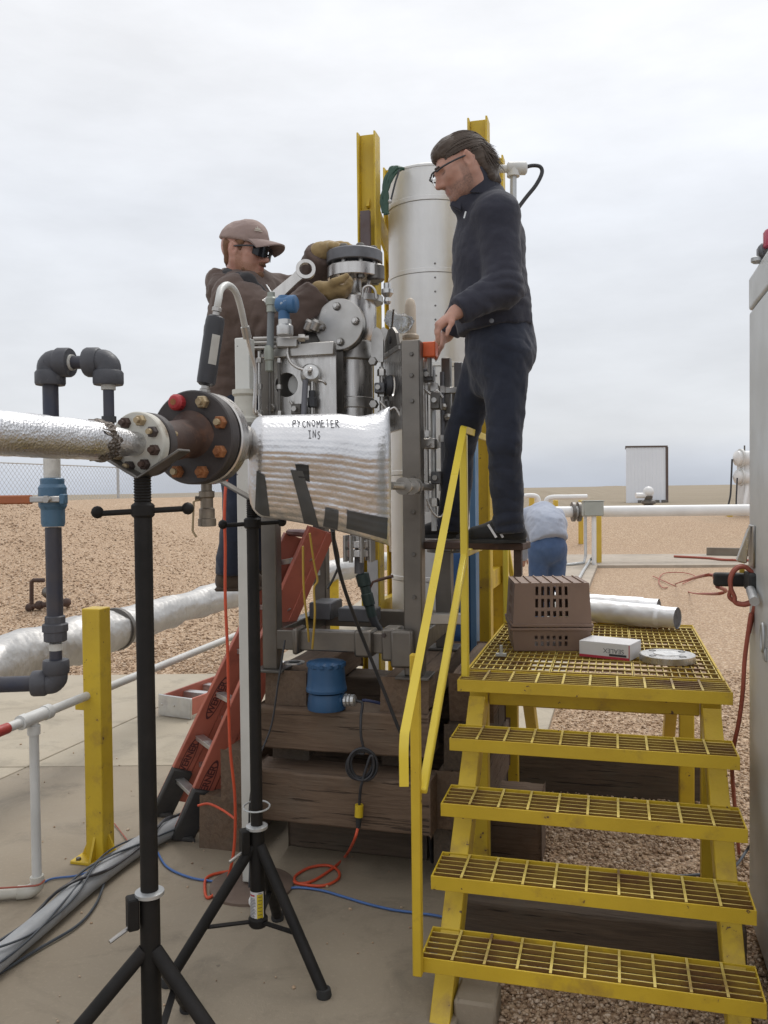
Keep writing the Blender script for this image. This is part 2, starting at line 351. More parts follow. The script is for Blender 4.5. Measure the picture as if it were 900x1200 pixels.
def gravel_mat(name, scale, far=False):
    m, nt, bs = nodes_of(name); N, Lk = nt.nodes, nt.links
    tc = N.new('ShaderNodeTexCoord'); P = tc.outputs['Object']
    # uneven stone outlines
    wn = N.new('ShaderNodeTexNoise'); wn.inputs['Scale'].default_value = scale * .9; wn.inputs['Detail'].default_value = 2; Lk.new(P, wn.inputs['Vector'])
    sub = N.new('ShaderNodeVectorMath'); sub.operation = 'MULTIPLY_ADD'; Lk.new(wn.outputs['Color'], sub.inputs[0]); sub.inputs[1].default_value = (.6 / scale,) * 3; Lk.new(P, sub.inputs[2])
    vo = N.new('ShaderNodeTexVoronoi'); vo.inputs['Scale'].default_value = scale; vo.inputs['Randomness'].default_value = 1; Lk.new(sub.outputs[0], vo.inputs['Vector'])
    sp = N.new('ShaderNodeSeparateColor'); Lk.new(vo.outputs['Color'], sp.inputs[0])
    rp = N.new('ShaderNodeValToRGB'); Lk.new(sp.outputs[0], rp.inputs[0]); rp.color_ramp.interpolation = 'LINEAR'
    el = rp.color_ramp.elements; el[0].color = (.27, .185, .12, 1); el[1].color = (.72, .58, .43, 1)
    for p_, c in ((.2, (.36, .235, .145)), (.45, (.49, .345, .215)), (.7, (.55, .415, .28)), (.88, (.62, .48, .345))):
        e = el.new(p_); e.color = (*c, 1)
    big = noise_n(nt, P, .22, 5, .6); col = mixc(nt, rng(nt, big, .3, .7, 0, .35), rp.outputs[0], (.40, .27, .18))
    dk = rng(nt, vo.outputs['Distance'], .35 / 1, .75, 0, .75); col = mixc(nt, dk, col, (.26, .18, .12))
    h = rng(nt, vo.outputs['Distance'], 0, .8, 1, 0)
    if far:
        sx = N.new('ShaderNodeSeparateXYZ'); Lk.new(P, sx.inputs[0])
        gy = N.new('ShaderNodeMath'); gy.operation = 'ADD'; Lk.new(sx.outputs['Y'], gy.inputs[0])
        nn = rng(nt, noise_n(nt, P, .12, 4, .6), .3, .7, -9, 9); Lk.new(nn, gy.inputs[1])
        grass = mixc(nt, rng(nt, noise_n(nt, P, .05, 8, .7), .35, .65, 0, 1), (.285, .235, .17), (.225, .185, .13))
        grass = mixc(nt, rng(nt, noise_n(nt, P, .9, 8, .7), .4, .7, 0, .6), grass, (.33, .27, .19))
        col = mixc(nt, rng(nt, gy.outputs[0], 34, 46, 0, 1), col, grass)
    Lk.new(col, bs.inputs['Base Color']); bs.inputs['Roughness'].default_value = .85; bs.inputs['Specular IOR Level'].default_value = .25
    bump_n(nt, bs, h, .55, .02); return m
gravel_m = gravel_mat('tan_gravel', 46, True)
def stone_mat():
    m, nt, bs = nodes_of('gravel_stone'); N, Lk = nt.nodes, nt.links
    g = N.new('ShaderNodeNewGeometry'); rp = N.new('ShaderNodeValToRGB'); Lk.new(g.outputs['Random Per Island'], rp.inputs[0])
    el = rp.color_ramp.elements; el[0].color = (.24, .165, .11, 1); el[1].color = (.70, .58, .45, 1)
    for p_, c in ((.2, (.33, .22, .14)), (.45, (.46, .325, .21)), (.7, (.52, .395, .275)), (.9, (.60, .475, .36))):
        e = el.new(p_); e.color = (*c, 1)
    tc = N.new('ShaderNodeTexCoord')
    col = mixc(nt, rng(nt, noise_n(nt, tc.outputs['Object'], 60, 4, .6), .35, .7, 0, .4), rp.outputs[0], (.24, .17, .12))
    Lk.new(col, bs.inputs['Base Color']); bs.inputs['Roughness'].default_value = .8; bs.inputs['Specular IOR Level'].default_value = .3; return m
stone_m = stone_mat()
def concrete_mat(name, a, b):
    m, nt, bs = nodes_of(name); N, Lk = nt.nodes, nt.links; tc = N.new('ShaderNodeTexCoord'); P = tc.outputs['Object']
    oi = N.new('ShaderNodeObjectInfo'); ad = N.new('ShaderNodeVectorMath'); ad.operation = 'ADD'; Lk.new(P, ad.inputs[0]); Lk.new(oi.outputs['Location'], ad.inputs[1]); P = ad.outputs[0]
    col = mixc(nt, rng(nt, noise_n(nt, P, .9, 7, .62), .32, .68, 0, 1), a, b)
    col = mixc(nt, rng(nt, noise_n(nt, P, 2.6, 8, .7, .8), .5, .68, 0, .75), col, tuple(x * .58 for x in a))
    col = mixc(nt, rng(nt, noise_n(nt, P, 60, 3, .6), .55, .75, 0, .35), col, tuple(x * 1.25 for x in a))
    col = mixc(nt, rng(nt, noise_n(nt, P, 13, 3, .5), .73, .76, 0, .5), col, (.07, .05, .04))
    mo = N.new('ShaderNodeMapping'); mo.inputs['Location'].default_value = (4.2, 1.1, 0); Lk.new(P, mo.inputs[0])
    col = mixc(nt, rng(nt, noise_n(nt, mo.outputs[0], 1.7, 5, .6), .64, .8, 0, .5), col, (.24, .135, .075))
    Lk.new(col, bs.inputs['Base Color']); Lk.new(rng(nt, noise_n(nt, P, 2), .3, .7, .62, .85), bs.inputs['Roughness'])
    p = bump_n(nt, bs, noise_n(nt, P, 150, 4, .6), .35, .003); bump_n(nt, bs, noise_n(nt, P, 4, 5, .6), .15, .01, p); return m
conc = concrete_mat('concrete', (.30, .252, .186), (.248, .205, .15)); conc_far = concrete_mat('lit_far_concrete', (.41, .358, .272), (.345, .297, .224))  # slab shade put into the colour: conc is the shaded tone, conc_far the lit
conc_pale = concrete_mat('pale_concrete', (.40, .34, .27), (.34, .29, .23))
def cloth_mat(name, a, b, scale=400, bump=.25, rough=.9, stretch=(1, 1, 1)):
    m, nt, bs = nodes_of(name); v = coords(nt, stretch); Lk = nt.links
    col = mixc(nt, rng(nt, noise_n(nt, v, 7, 6, .6), .33, .68, 0, 1), a, b)
    col = mixc(nt, rng(nt, noise_n(nt, v, 2.5, 4, .6), .5, .75, 0, .5), col, tuple(x * .7 for x in a))
    Lk.new(col, bs.inputs['Base Color']); bs.inputs['Roughness'].default_value = rough; bs.inputs['Specular IOR Level'].default_value = .2
    bs.inputs['Sheen Weight'].default_value = .15
    p = bump_n(nt, bs, noise_n(nt, v, scale, 2, .5), bump, .002); bump_n(nt, bs, noise_n(nt, v, 22, 4, .6), .35, .008, p); return m
# ================================================================== the setting
def smooth01(t): t = np.clip(t, 0, 1); return t * t * (3 - 2 * t)
def vnoise(P, seed=0):      # smooth value noise, P (...,3) -> 0..1
    P = np.asarray(P, dtype=np.float64); i = np.floor(P).astype(np.int64); f = P - i; f = f * f * (3 - 2 * f)
    def h(a, b, c):
        n = (a * 374761393 + b * 668265263 + c * 2147483647 + seed * 1274126177) & 0xffffffff
        n = ((n ^ (n >> 13)) * 1274126177) & 0xffffffff; n = n ^ (n >> 16); return (n & 0xffff) / 65535.0
    x, y, z = i[..., 0], i[..., 1], i[..., 2]; fx, fy, fz = f[..., 0], f[..., 1], f[..., 2]; r = 0
    for a in (0, 1):
        for b in (0, 1):
            for c in (0, 1):
                r = r + h(x + a, y + b, z + c) * (fx if a else 1 - fx) * (fy if b else 1 - fy) * (fz if c else 1 - fz)
    return r
def fbm(P, oct=3, seed=0):
    r = 0; a = .5; t = 0
    for k in range(oct): r = r + a * vnoise(P * (2 ** k), seed + k * 17); t += a; a *= .5
    return r / t
def edge_x(y): return -2.1 + .286 * (y - 8.4)          # left edge of the slab, beside the bank
def hgt(x, y):
    x = np.asarray(x, float); y = np.asarray(y, float)
    s = np.minimum((edge_x(y) + .25 - x) * .961, (y - 8.55) * 1.0)
    bank = 1.68 * smooth01(s / 8.5) - 1.0 * smooth01((s - 8.8) / 6)
    bank = bank + .10 * np.where(s > 0, (fbm(np.stack([x * .35, y * .35, x * 0], -1), 3) - .5), 0)
    wr = smooth01((x - .02 * y - .3) / 3.0)
    mesa = (.80 * smooth01((y - 24) / 7)) * wr + .75 * smooth01((y - 40) / 30) * (1 - wr)
    z = -.035 + np.where(s > 0, np.maximum(bank, 0 * bank - .035), 0) + np.where(s > 0, mesa * 0, mesa)
    far = smooth01((y - 250) / 500)
    hills = far * (1.4 + .0045 * np.clip(x, -300, 600) + 2.2 * (fbm(np.stack([x * .004, y * .003, x * 0 + 3], -1), 3) - .45))
    hills = hills - 30 * smooth01((y - 900) / 800)
    micro = .012 * (fbm(np.stack([x * 2.2, y * 2.2, x * 0], -1), 2) - .5) * np.clip(1 - y / 60, 0, 1)
    return z + hills + micro
def ongr(px, py):          # where the sight line meets the terrain
    d = ray(px, py); o = Vector((0, 0, H)); t = .5
    while t < 400:
        p = o + d * t
        if p.z <= float(hgt(p.x, p.y)): return p
        t *= 1.004
    return o + d * t
def make_ground():
    ys = np.concatenate([np.linspace(-6, 2, 9), np.arange(2.25, 26, .25), np.geomspace(26.3, 1700, 110)])
    ts = np.linspace(-1, 1, 161); rows = []
    for y in ys:
        w = 9 + abs(y) * 1.0; rows.append(np.stack([np.sign(ts) * np.abs(ts) ** 1.25 * w, ts * 0 + y], -1))
    A = np.array(rows); zz = hgt(A[..., 0], A[..., 1]); P = np.concatenate([A, zz[..., None]], -1); r, c = P.shape[:2]
    idx = np.arange(r * c).reshape(r, c)
    F = np.stack([idx[:-1, :-1], idx[:-1, 1:], idx[1:, 1:], idx[1:, :-1]], -1).reshape(-1, 4)
    me = bpy.data.meshes.new('ground'); me.from_pydata(P.reshape(-1, 3).tolist(), [], F.tolist()); me.update()
    tag(link('ground', me, gravel_m, None, (0, 0, 0), 180), kind='structure')
make_ground()

# concrete slab: cast panels with sunk joints
def right_x(y): return .16 + .28 * (y - 2.6)
def panel(name, poly, z0, z1, m):
    b = MB().prism([(x, y, z0) for x, y in poly], (0, 0, z1 - z0)); return b.build(name, m, None, 30, .008, 2)
slab = empty('concrete_slab', (-1, 4, -.1)); tag(slab, kind='structure')
def slab_panels():
    jx = lambda y: -1.99 + .30 * (y - 6.9)          # lengthwise joint seen beside the yellow post
    e2 = lambda y: -1.3 + .16 * (y - 8.45); far_l = lambda y: -7.5 + .1 * y
    quads = [(-3.0, 5.6, far_l, jx), (-3.0, 5.6, jx, right_x), (5.6, 8.45, far_l, jx), (5.6, 8.45, jx, right_x), (8.45, 12.6, e2, right_x), (12.6, 14.8, e2, right_x)]
    for y0, y1, xa, xb in quads:
        y0 += .006; y1 -= .006; g0 = .006 if xa is jx else 0; g1 = .006 if xb is jx else 0
        MB().prism([(x, y, -.09) for x, y in ((xa(y0) + g0, y0), (xb(y0) - g1, y0), (xb(y1) - g1, y1), (xa(y1) + g0, y1))], (0, 0, .09)).build('slab_panel', conc if (xb is right_x and y0 < 5) else conc_far, slab, 30, .006, 2)  # near right panel gets the painted-in shade tone, the others the lit tone
slab_panels()

# scattered loose stones where the gravel lies near
def stones(name, pts, smin, smax, m):
    base = np.array([(0, 0, 1), (.894, 0, .447), (.276, .851, .447), (-.724, .526, .447), (-.724, -.526, .447), (.276, -.851, .447),
                     (.724, .526, -.447), (-.276, .851, -.447), (-.894, 0, -.447), (-.276, -.851, -.447), (.724, -.526, -.447), (0, 0, -1)])
    f = np.array([(0, 1, 2), (0, 2, 3), (0, 3, 4), (0, 4, 5), (0, 5, 1), (1, 6, 2), (2, 7, 3), (3, 8, 4), (4, 9, 5), (5, 10, 1),
                  (6, 7, 2), (7, 8, 3), (8, 9, 4), (9, 10, 5), (10, 6, 1), (11, 7, 6), (11, 8, 7), (11, 9, 8), (11, 10, 9), (11, 6, 10)])
    n = len(pts); sz = RNG.uniform(smin, smax, n) * RNG.choice([.7, 1, 1, 1.4], n)
    S = np.stack([sz, sz * RNG.uniform(.55, .95, n), sz * RNG.uniform(.4, .75, n)], -1)
    B = base[None] * (1 + RNG.uniform(-.22, .22, (n, 12, 1))) * S[:, None, :]
    a = RNG.uniform(0, 6.28, n); t = RNG.uniform(-.5, .5, n)
    ca, sa, ct, st = np.cos(a), np.sin(a), np.cos(t), np.sin(t)
    x = B[..., 0]; y = B[..., 1] * ct[:, None] - B[..., 2] * st[:, None]; z = B[..., 1] * st[:, None] + B[..., 2] * ct[:, None]
    X = x * ca[:, None] - y * sa[:, None]; Y = x * sa[:, None] + y * ca[:, None]
    Vv = np.stack([X, Y, z], -1) + pts[:, None, :]
    F = (f[None] + 12 * np.arange(n)[:, None, None]).reshape(-1, 3)
    me = bpy.data.meshes.new(name); Vv = Vv.reshape(-1, 3)
    me.vertices.add(len(Vv)); me.vertices.foreach_set('co', Vv.ravel()); me.loops.add(len(F) * 3); me.loops.foreach_set('vertex_index', F.ravel().astype(np.int32))
    me.polygons.add(len(F)); me.polygons.foreach_set('loop_start', np.arange(0, len(F) * 3, 3, dtype=np.int32)); me.update(calc_edges=True); me.validate()
    o = link(name, me, m, None, (0, 0, 0), 0); return o
def scatter_stones():
    pts = []
    n = 175000; y = 2.3 + 6.2 * RNG.uniform(0, 1, n) ** 1.5; x = RNG.uniform(0, 5, n)
    k = (x > right_x(y) + .02) & (x < .50 * y + .25) & (RNG.uniform(0, 1, n) < np.clip(3.2 / y, .2, 1) ** 1.1); x, y = x[k], y[k]
    pts.append(np.stack([x, y, hgt(x, y) + RNG.uniform(-.004, .012, len(x))], -1))
    n = 60000; y = 8.5 + RNG.uniform(0, 1, n) ** 1.4 * 9; x = edge_x(y) + 1.2 - RNG.uniform(.0, 1, n) * 9
    k = (x > -.50 * y) & (x < -1.32 + .16 * (y - 8.45)) & (RNG.uniform(0, 1, n) < np.clip(8.5 / y, .2, 1) ** 1.5); x, y = x[k], y[k]
    far = np.stack([x, y, hgt(x, y) + RNG.uniform(-.004, .012, len(x))], -1)
    tag(stones('gravel', np.concatenate(pts), .0055, .0115, stone_m), 'loose tan and brown gravel stones lying beside the concrete', 'gravel', kind='stuff')
    tag(stones('gravel', far, .008, .018, stone_m), 'loose tan gravel stones on the sloping bank', 'gravel', kind='stuff')
    # a few stones strayed onto the slab
    n = 130; y = RNG.uniform(2.4, 7.5, n); x = RNG.uniform(-.45, .05, n) * y; k = (x > edge_x(y)) & (x < right_x(y)); 
    tag(stones('gravel', np.stack([x[k], y[k], x[k] * 0 + .003], -1), .003, .008, stone_m), 'stray pebbles on the concrete', 'gravel', kind='stuff')
scatter_stones()

# far concrete pads and kerbs on the flat ground
def pad(name, corners, z0, z1, m=conc_pale):
    b = MB().prism([(p.x, p.y, z0) for p in corners], (0, 0, z1 - z0)); o = b.build(name, m, None, 30, .01, 2); tag(o, kind='structure'); return o
pad('pavement', [onz(664, 664, 0), onz(905, 663, 0), onz(905, 650, 0), onz(664, 651, 0)], -.2, .03)
pad('pavement', [onz(640, 664.5, 0), onz(700, 664.5, 0), onz(672, 735, 0), onz(600, 735, 0)], -.2, .05)
# long low steel channel lying on the far pavement
b = MB(); p0, p1 = onz(828, 650.5, .03), onz(905, 652, .03); b.bar(p0 + Z * .10, p1 + Z * .10, .12, .20); 
tag(b.build('steel_channel', mat('weathered_steel', (.22, .19, .15), (.16, .13, .1), 2, .6), None, 30, .01), 'low weathered steel channel lying on the far concrete strip', 'channel')

# ------------------------------------------------------------------ chain-link fence beyond the bank
def fence_line(t):   # runs parallel to the slab edge, behind the crest
    y = 10 + t * 70; x = edge_x(y) - 11.5; return x, y
fence = empty('chain_link_fence', (*fence_line(.2), .5), 'tall grey chain-link fence standing behind the gravel bank', 'fence')
def make_fence():
    top = 2.62; ts = [.0, .135, .24, .37, .52, .70, .9]; px = []
    for t in ts:
        x, y = fence_line(t); g = float(hgt(x, y)); MB().cyl((x, y, g - .3), (x, y, top + .08), .045, seg=8).build('post', galv, fence); px.append((x, y))
    for i in range(len(px) - 1):
        a, c = px[i], px[i + 1]; L = math.hypot(c[0] - a[0], c[1] - a[1]); d = ((c[0] - a[0]) / L, (c[1] - a[1]) / L)
        w = MB(); step = .16; n = int(L / step); zb = .35; hh = top - zb
        # diagonal wires both ways, clipped to the panel
        for sgn in (1, -1):
            for k in range(-int(hh / step), n + 1 + int(hh / step)):
                s0 = k * step; s1 = s0 + hh * sgn; z0, z1 = zb, top
                if s1 < s0: s0, s1, z0, z1 = s1, s0, top, zb
                if s1 <= 0 or s0 >= L: continue
                q0 = max(0, s0); q1 = min(L, s1); f0 = (q0 - s0) / (s1 - s0); f1 = (q1 - s0) / (s1 - s0)
                P0 = (a[0] + d[0] * q0, a[1] + d[1] * q0, z0 + (z1 - z0) * f0); P1 = (a[0] + d[0] * q1, a[1] + d[1] * q1, z0 + (z1 - z0) * f1)
                w.tube([P0, P1], .005, 3, False)
        stuff(w.build('wire_mesh', galv, fence, 0))
    MB().tube([(x, y, top) for x, y in px], .02, 6).build('top_rail', galv, fence)
    x, y = px[1]; x2, y2 = fence_line(.09); MB().cyl((x, y, top - .1), (x2, y2, float(hgt(x2, y2))), .018, seg=6).build('brace', galv, fence)
make_fence()

# ------------------------------------------------------------------ far equipment on the flat
def far_pipeline():
    r = empty('white_pipeline', onz(770, 655, 0), 'long white pipeline running above ground towards the grey enclosure', 'pipeline')
    D = 20.8; a, c = at(650, 600, D), at(910, 597, D)
    MB().cyl(a, c, .135, seg=20).build('pipe', white_paint, r)
    f = MB(); x = (c - a).normalized()
    for s in (.42, .56): f.lathe(a + x * s, x, [(.24, 0), (.24, .07)], 20)
    f.build('flange', steel_dark, r)
    for px in (655,): MB().cyl(at(px, 602, D), at(px, 655, D), .06, seg=10).build('support', white_paint, r)
    # loop of white pipe behind
    MB().tube(cr([at(641, 604, 24), at(640, 588, 24), at(646, 583, 24), at(665, 582.5, 24), at(688, 582, 24)], 6), .07, 10).build('branch_pipe', white_paint, r)
    MB().tube(cr([at(604, 590, 24), at(612, 582, 24), at(628, 581.5, 24), at(632, 590, 24)], 6), .07, 10).build('branch_pipe', white_paint, r)
    v = MB(); p = at(760, 589, 23.5)
    v.lathe(p - Z * .28, Z, [(.17, 0), (.2, .05), (.13, .1), (.13, .22), (.2, .26), (.2, .32), (.1, .38), (.12, .46)], 14)
    v.build('valve', steel_dark, r)
    v = MB(); v.sphere(p + Z * .30, .15, 12); v.cyl(p + Z * .2 + Vector((-.35, 0, 0)), p + Z * .2 + Vector((.1, 0, 0)), .08, seg=10); v.build('valve_actuator', white_paint, r)
far_pipeline()
def yellow_bollard(px, y0, y1, Y, w, lab):
    b = MB(); a = at(px, y0, Y); c = Vector((a.x, a.y, float(hgt(a.x, a.y)) - .1)); b.box((a + c) / 2, (w, w, a.z - c.z))
    tag(b.build('yellow_post', yellow_far, None, 30, .015), lab, 'post', 'yellow posts beside the far pipeline')
yellow_bollard(701, 590, 650, 20.4, .13, 'yellow post right behind the grey junction box')
yellow_bollard(680.5, 586, 615, 26, .13, 'yellow post just left of the grey junction box, behind the white pipeline')
yellow_bollard(651, 586, 612, 26, .14, 'yellow post above the back of the stooping man in grey')
yellow_bollard(623, 579, 600, 26, .15, 'short yellow post between the man in black and the stooping man')
def junction_box():
    D = 19.6; r = empty('junction_box', onz(692, 657, .03), 'grey metal junction box on two thin posts beside the pipeline', 'junction box')
    b = MB(); p = at(694.5, 596, D); b.box(p, (.46, .22, .34)); b.build('box', jb_grey, r, 30, .015)
    b = MB(); b.box(p + Vector((0, -.118, 0)), (.43, .012, .31)); b.box(p + Z * .175, (.5, .26, .02)); b.build('lid', jb_grey, r, 30, .006)
    a = at(696, 604, D); MB().cyl((a.x, a.y, a.z), (a.x, a.y, .02), .055, seg=10).build('post', white_paint, r)
    a = at(686, 604, D); MB().tube([(a.x, a.y, a.z), (a.x, a.y, .25), (a.x - .05, a.y - .05, .1), (a.x - .8, a.y - .4, .06), (a.x - 1.2, a.y - .4, .06)], .035, 8).build('conduit', galv, r)
    MB().tube([(a.x + .2, a.y, .25), onz(692, 656, .10), onz(684, 668, .085), onz(672, 690, .08), onz(660, 712, .08)], .03, 8).build('conduit', galv, r)
junction_box()
def white_shed():
    D = 60; g = .72; r = empty('white_shed', (at(758, 590, D).x, D, g), 'tall windowless white sheet-metal shed standing out on the plain', 'shed')
    x0, x1 = at(733.5, 560, D).x, at(780.5, 560, D).x; zt = at(758, 524, D).z
    dv = Vector((x0, D, 0)).normalized(); b = MB(); b.prism([(x0, D, g), (x1, D, g), Vector((x1, D, g)) + dv * 3.2, Vector((x0, D, g)) + dv * 3.2], (0, 0, zt - g)); b.build('wall', shed_white, r, 30, .02)
    n = 11; w = (x1 - x0) / n; s = MB()
    for i in range(n): s.box((x0 + w * (i + .5), D - .012, (g + zt) / 2), (w * .28, .03, zt - g - .04))
    stuff(s.build('cladding_rib', shed_white, r, 30))
    MB().prism([Vector((x0 - .06, D - .08, zt)), Vector((x1 + .10, D - .08, zt)), Vector((x1 + .1, D, zt)) + dv * 3.3, Vector((x0 - .06, D, zt)) + dv * 3.3], (0, 0, .10)).build('roof', shed_trim, r, 30)
    MB().box((x1 + .06, D - .02, (g + zt) / 2), (.16, .10, zt - g)).build('corner_trim', shed_trim, r, 30)
    b = MB()
    for k in range(4): b.box((x0 + .9 + .55 * k, D - .45, g + .12), (.35, .3, .24))
    stuff(b.build('ground_fitting', steel_dark, r, 30, .02))
white_shed()
def far_meter_run():
    D = 31; r = empty('white_meter_run', (at(872, 606, D).x, D, .75), 'white stacked pipe headers on legs beyond the pipeline, beside the grey enclosure', 'piping')
    for py, rr in ((537, .27), (559, .25)):
        a = at(863, py, D); MB().lathe(a, (1, .1, 0), [(.05, -.12), (rr * .6, -.06), (rr, 0), (rr, 2.4)], 22).build('header', white_paint, r)
        MB().lathe(a + Vector((.12, 0, 0)), (1, .1, 0), [(rr + .07, 0), (rr + .07, .07)], 22).build('flange', grey_white, r)
    for px in (868, 874, 886): MB().cyl(at(px, 545, D + .1), at(px, 607, D + .1), .13 if px < 880 else .09, seg=12).build('leg', white_paint, r)
    MB().cyl(at(876, 570, D - .2), at(871, 602, D - .4), .07, seg=8).build('brace', white_paint, r)
    MB().tube(cr([at(858, 538, D), at(857, 560, D), at(856, 580, D), at(853, 594, D)], 5), .035, 6).build('hose', dark_plastic, r)
    MB().tube(cr([at(864, 560, D - .3), at(863, 580, D - .3), at(862.5, 600, D - .3)], 5), .03, 6).build('hose', dark_plastic, r)
    MB().cyl(at(872.5, 522, D), at(872.5, 530, D), .03, seg=6).build('vent', steel_dark, r)
    MB().box(at(855, 607, D - .5), (.16, .16, .3)).build('yellow_marker', yellow_far, r)
    MB().box(at(872, 609, D - .4), (1.2, .5, .12)).build('base', steel_dark, r)
far_meter_run()
# ================================================================== pipes on the slab, left side
def big_pipe():
    r = empty('insulated_pipe', (-1.7, 7, 0), 'thick grey foil-wrapped insulated pipe running low across the slab and bank', 'pipe')
    ctl = [Vector((-3.4, -1.2, .86)), Vector((-2.62, 1.8, .855)), at(-60, 800, 4.1), at(10, 771, 4.78), at(60, 760, 5.15), at(150, 733, 6.05), at(250, 702, 7.6), at(350, 678, 9.6), at(455, 657, 12.3), at(520, 645, 14.5)]
    P = cr(ctl, 14); seg = 40; rows = []; s = 0
    for i, p in enumerate(P):
        t = (P[min(i + 1, len(P) - 1)] - P[max(i - 1, 0)]).normalized(); x, y, _ = basis(t)
        if i: s += (p - P[i - 1]).length
        rr = .130 + .012 * math.sin(s * 2.1) + (.012 if (s % 1.35) < .07 else 0)
        ring = []
        for k in range(seg):
            a = 2 * math.pi * k / seg; n = x * math.cos(a) + y * math.sin(a); q = p + n * rr
            w = float(fbm(np.array([q.x * 5, q.y * 4, q.z * 7]), 3)) - .5; f = abs(float(vnoise(np.array([s * 6, a * 2.2, 1.0]))) - .5)
            ring.append(q + n * (w * .045 - f * .035 + .006))
        rows.append(ring)
    MB().grid(rows, True).build('wrap', jacketing, r, 70)
    for i in (68, 98): 
        t = (P[i + 1] - P[i - 1]).normalized(); MB().lathe(P[i], t, [(.148, -.02), (.150, 0), (.148, .02)], 32).build('strap', steel_dark, r)
    for i in (8, 103, 118):
        p = P[i]; MB().box((p.x, p.y, (p.z + .10) / 2), (.13, .13, p.z + .10)).build('support', yellow, r, 30, .006)
        MB().box((p.x, p.y, .01), (.26, .26, .02)).build('base_plate', yellow, r, 30, .004)
big_pipe()
def rail_pipe():
    r = empty('white_rail_pipe', onz(22, 1056), 'thin white pipe rail with a vertical leg and a red taped end', 'pipe')
    a, c = at(-40, 873, 3.40), at(330, 723, 6.3); d = (c - a).normalized(); a0 = a - d * 2.5
    j = a + d * ((at(30, 845, 3.75) - a).length); MB().cyl(a0, c, .021, seg=14).build('rail', grey_white, r)
    f = MB(); f.cyl(j - d * .02, j + d * .14, .030, seg=14); f.cyl(j + d * .10, j + d * .135, .034, seg=14); f.cyl(j - d * .055, j - d * .02, .033, seg=14); f.build('tee_fitting', grey_white, r)
    MB().cyl(a - d * .12, j - d * .13, .0235, seg=14).build('red_tape', mat('red_tape', (.4, .05, .04), None, 20, .5), r)
    g = Vector((j.x + .012, j.y, 0.05)); q = j + d * .03
    MB().cyl(q, (q.x, q.y, .07), .021, seg=14).build('leg', grey_white, r)
    MB().cyl(q - Z * .035, q - Z * .075, .028, seg=14).build('collar', grey_white, r)
    e = Vector((q.x, q.y, .035)); MB().tube(cr([e + Z * .06, e + Z * .02, e + Vector((-.03, -.01, -.005)), e + Vector((-.08, -.02, -.005))], 5), .030, 14).build('elbow', dirty_white, r)
    MB().cyl(e + Vector((-.07, -.018, -.005)), e + Vector((-2.2, -.44, -.005)), .024, seg=14).build('foot_pipe', dirty_white, r)
    MB().tube(cr([e + Vector((-.5, -.13, -.0)), e + Vector((-.25, -.075, .03)), e + Vector((-.05, -.04, .03)), e + Vector((.02, -.035, .035)), e + Vector((.035, .0, .04))], 6), .004, 6).build('red_wire', red_cord, r)
rail_pipe()
def yellow_support():
    o = onz(118, 1006); o.z = 0; r = empty('yellow_support_post', o, 'square yellow steel post on a gusseted base plate holding the white rail', 'post')
    x, y = o.x, o.y; W = .098; ax = (U, V, Z); top = at(112, 712, y).z
    MB().box((x, y, top / 2), (W, W, top), ax).build('post', yellow, r, 30, .006, 2)
    MB().box((x - .01, y, .008), (.2, .18, .016), ax).build('base_plate', yellow, r, 30, .003)
    for s in (-1, 1):
        p = Vector((x, y, .016)) + U * s * W / 2; MB().prism([p - V * .006, p + U * s * .05 - V * .006, p - V * .006 + Z * .11], V * .012).build('gusset', yellow, r, 20)
    p = Vector((x, y, .016)) - V * W / 2; MB().prism([p - U * .006, p - V * .045 - U * .006, p - U * .006 + Z * .11], U * .012).build('gusset', yellow, r, 20)
    MB().box(Vector((x, y, at(100, 826, y).z)) - U * .075, (.06, .07, .045), ax).build('bracket', yellow, r, 20, .003)
    for s in (-1, 1):
        for t in (-1, 1): MB().hexnut(Vector((x, y, .016)) + U * s * .075 + V * t * .072, Z, .013, .012).build('bolt', steel_dark, r, 20)
yellow_support()
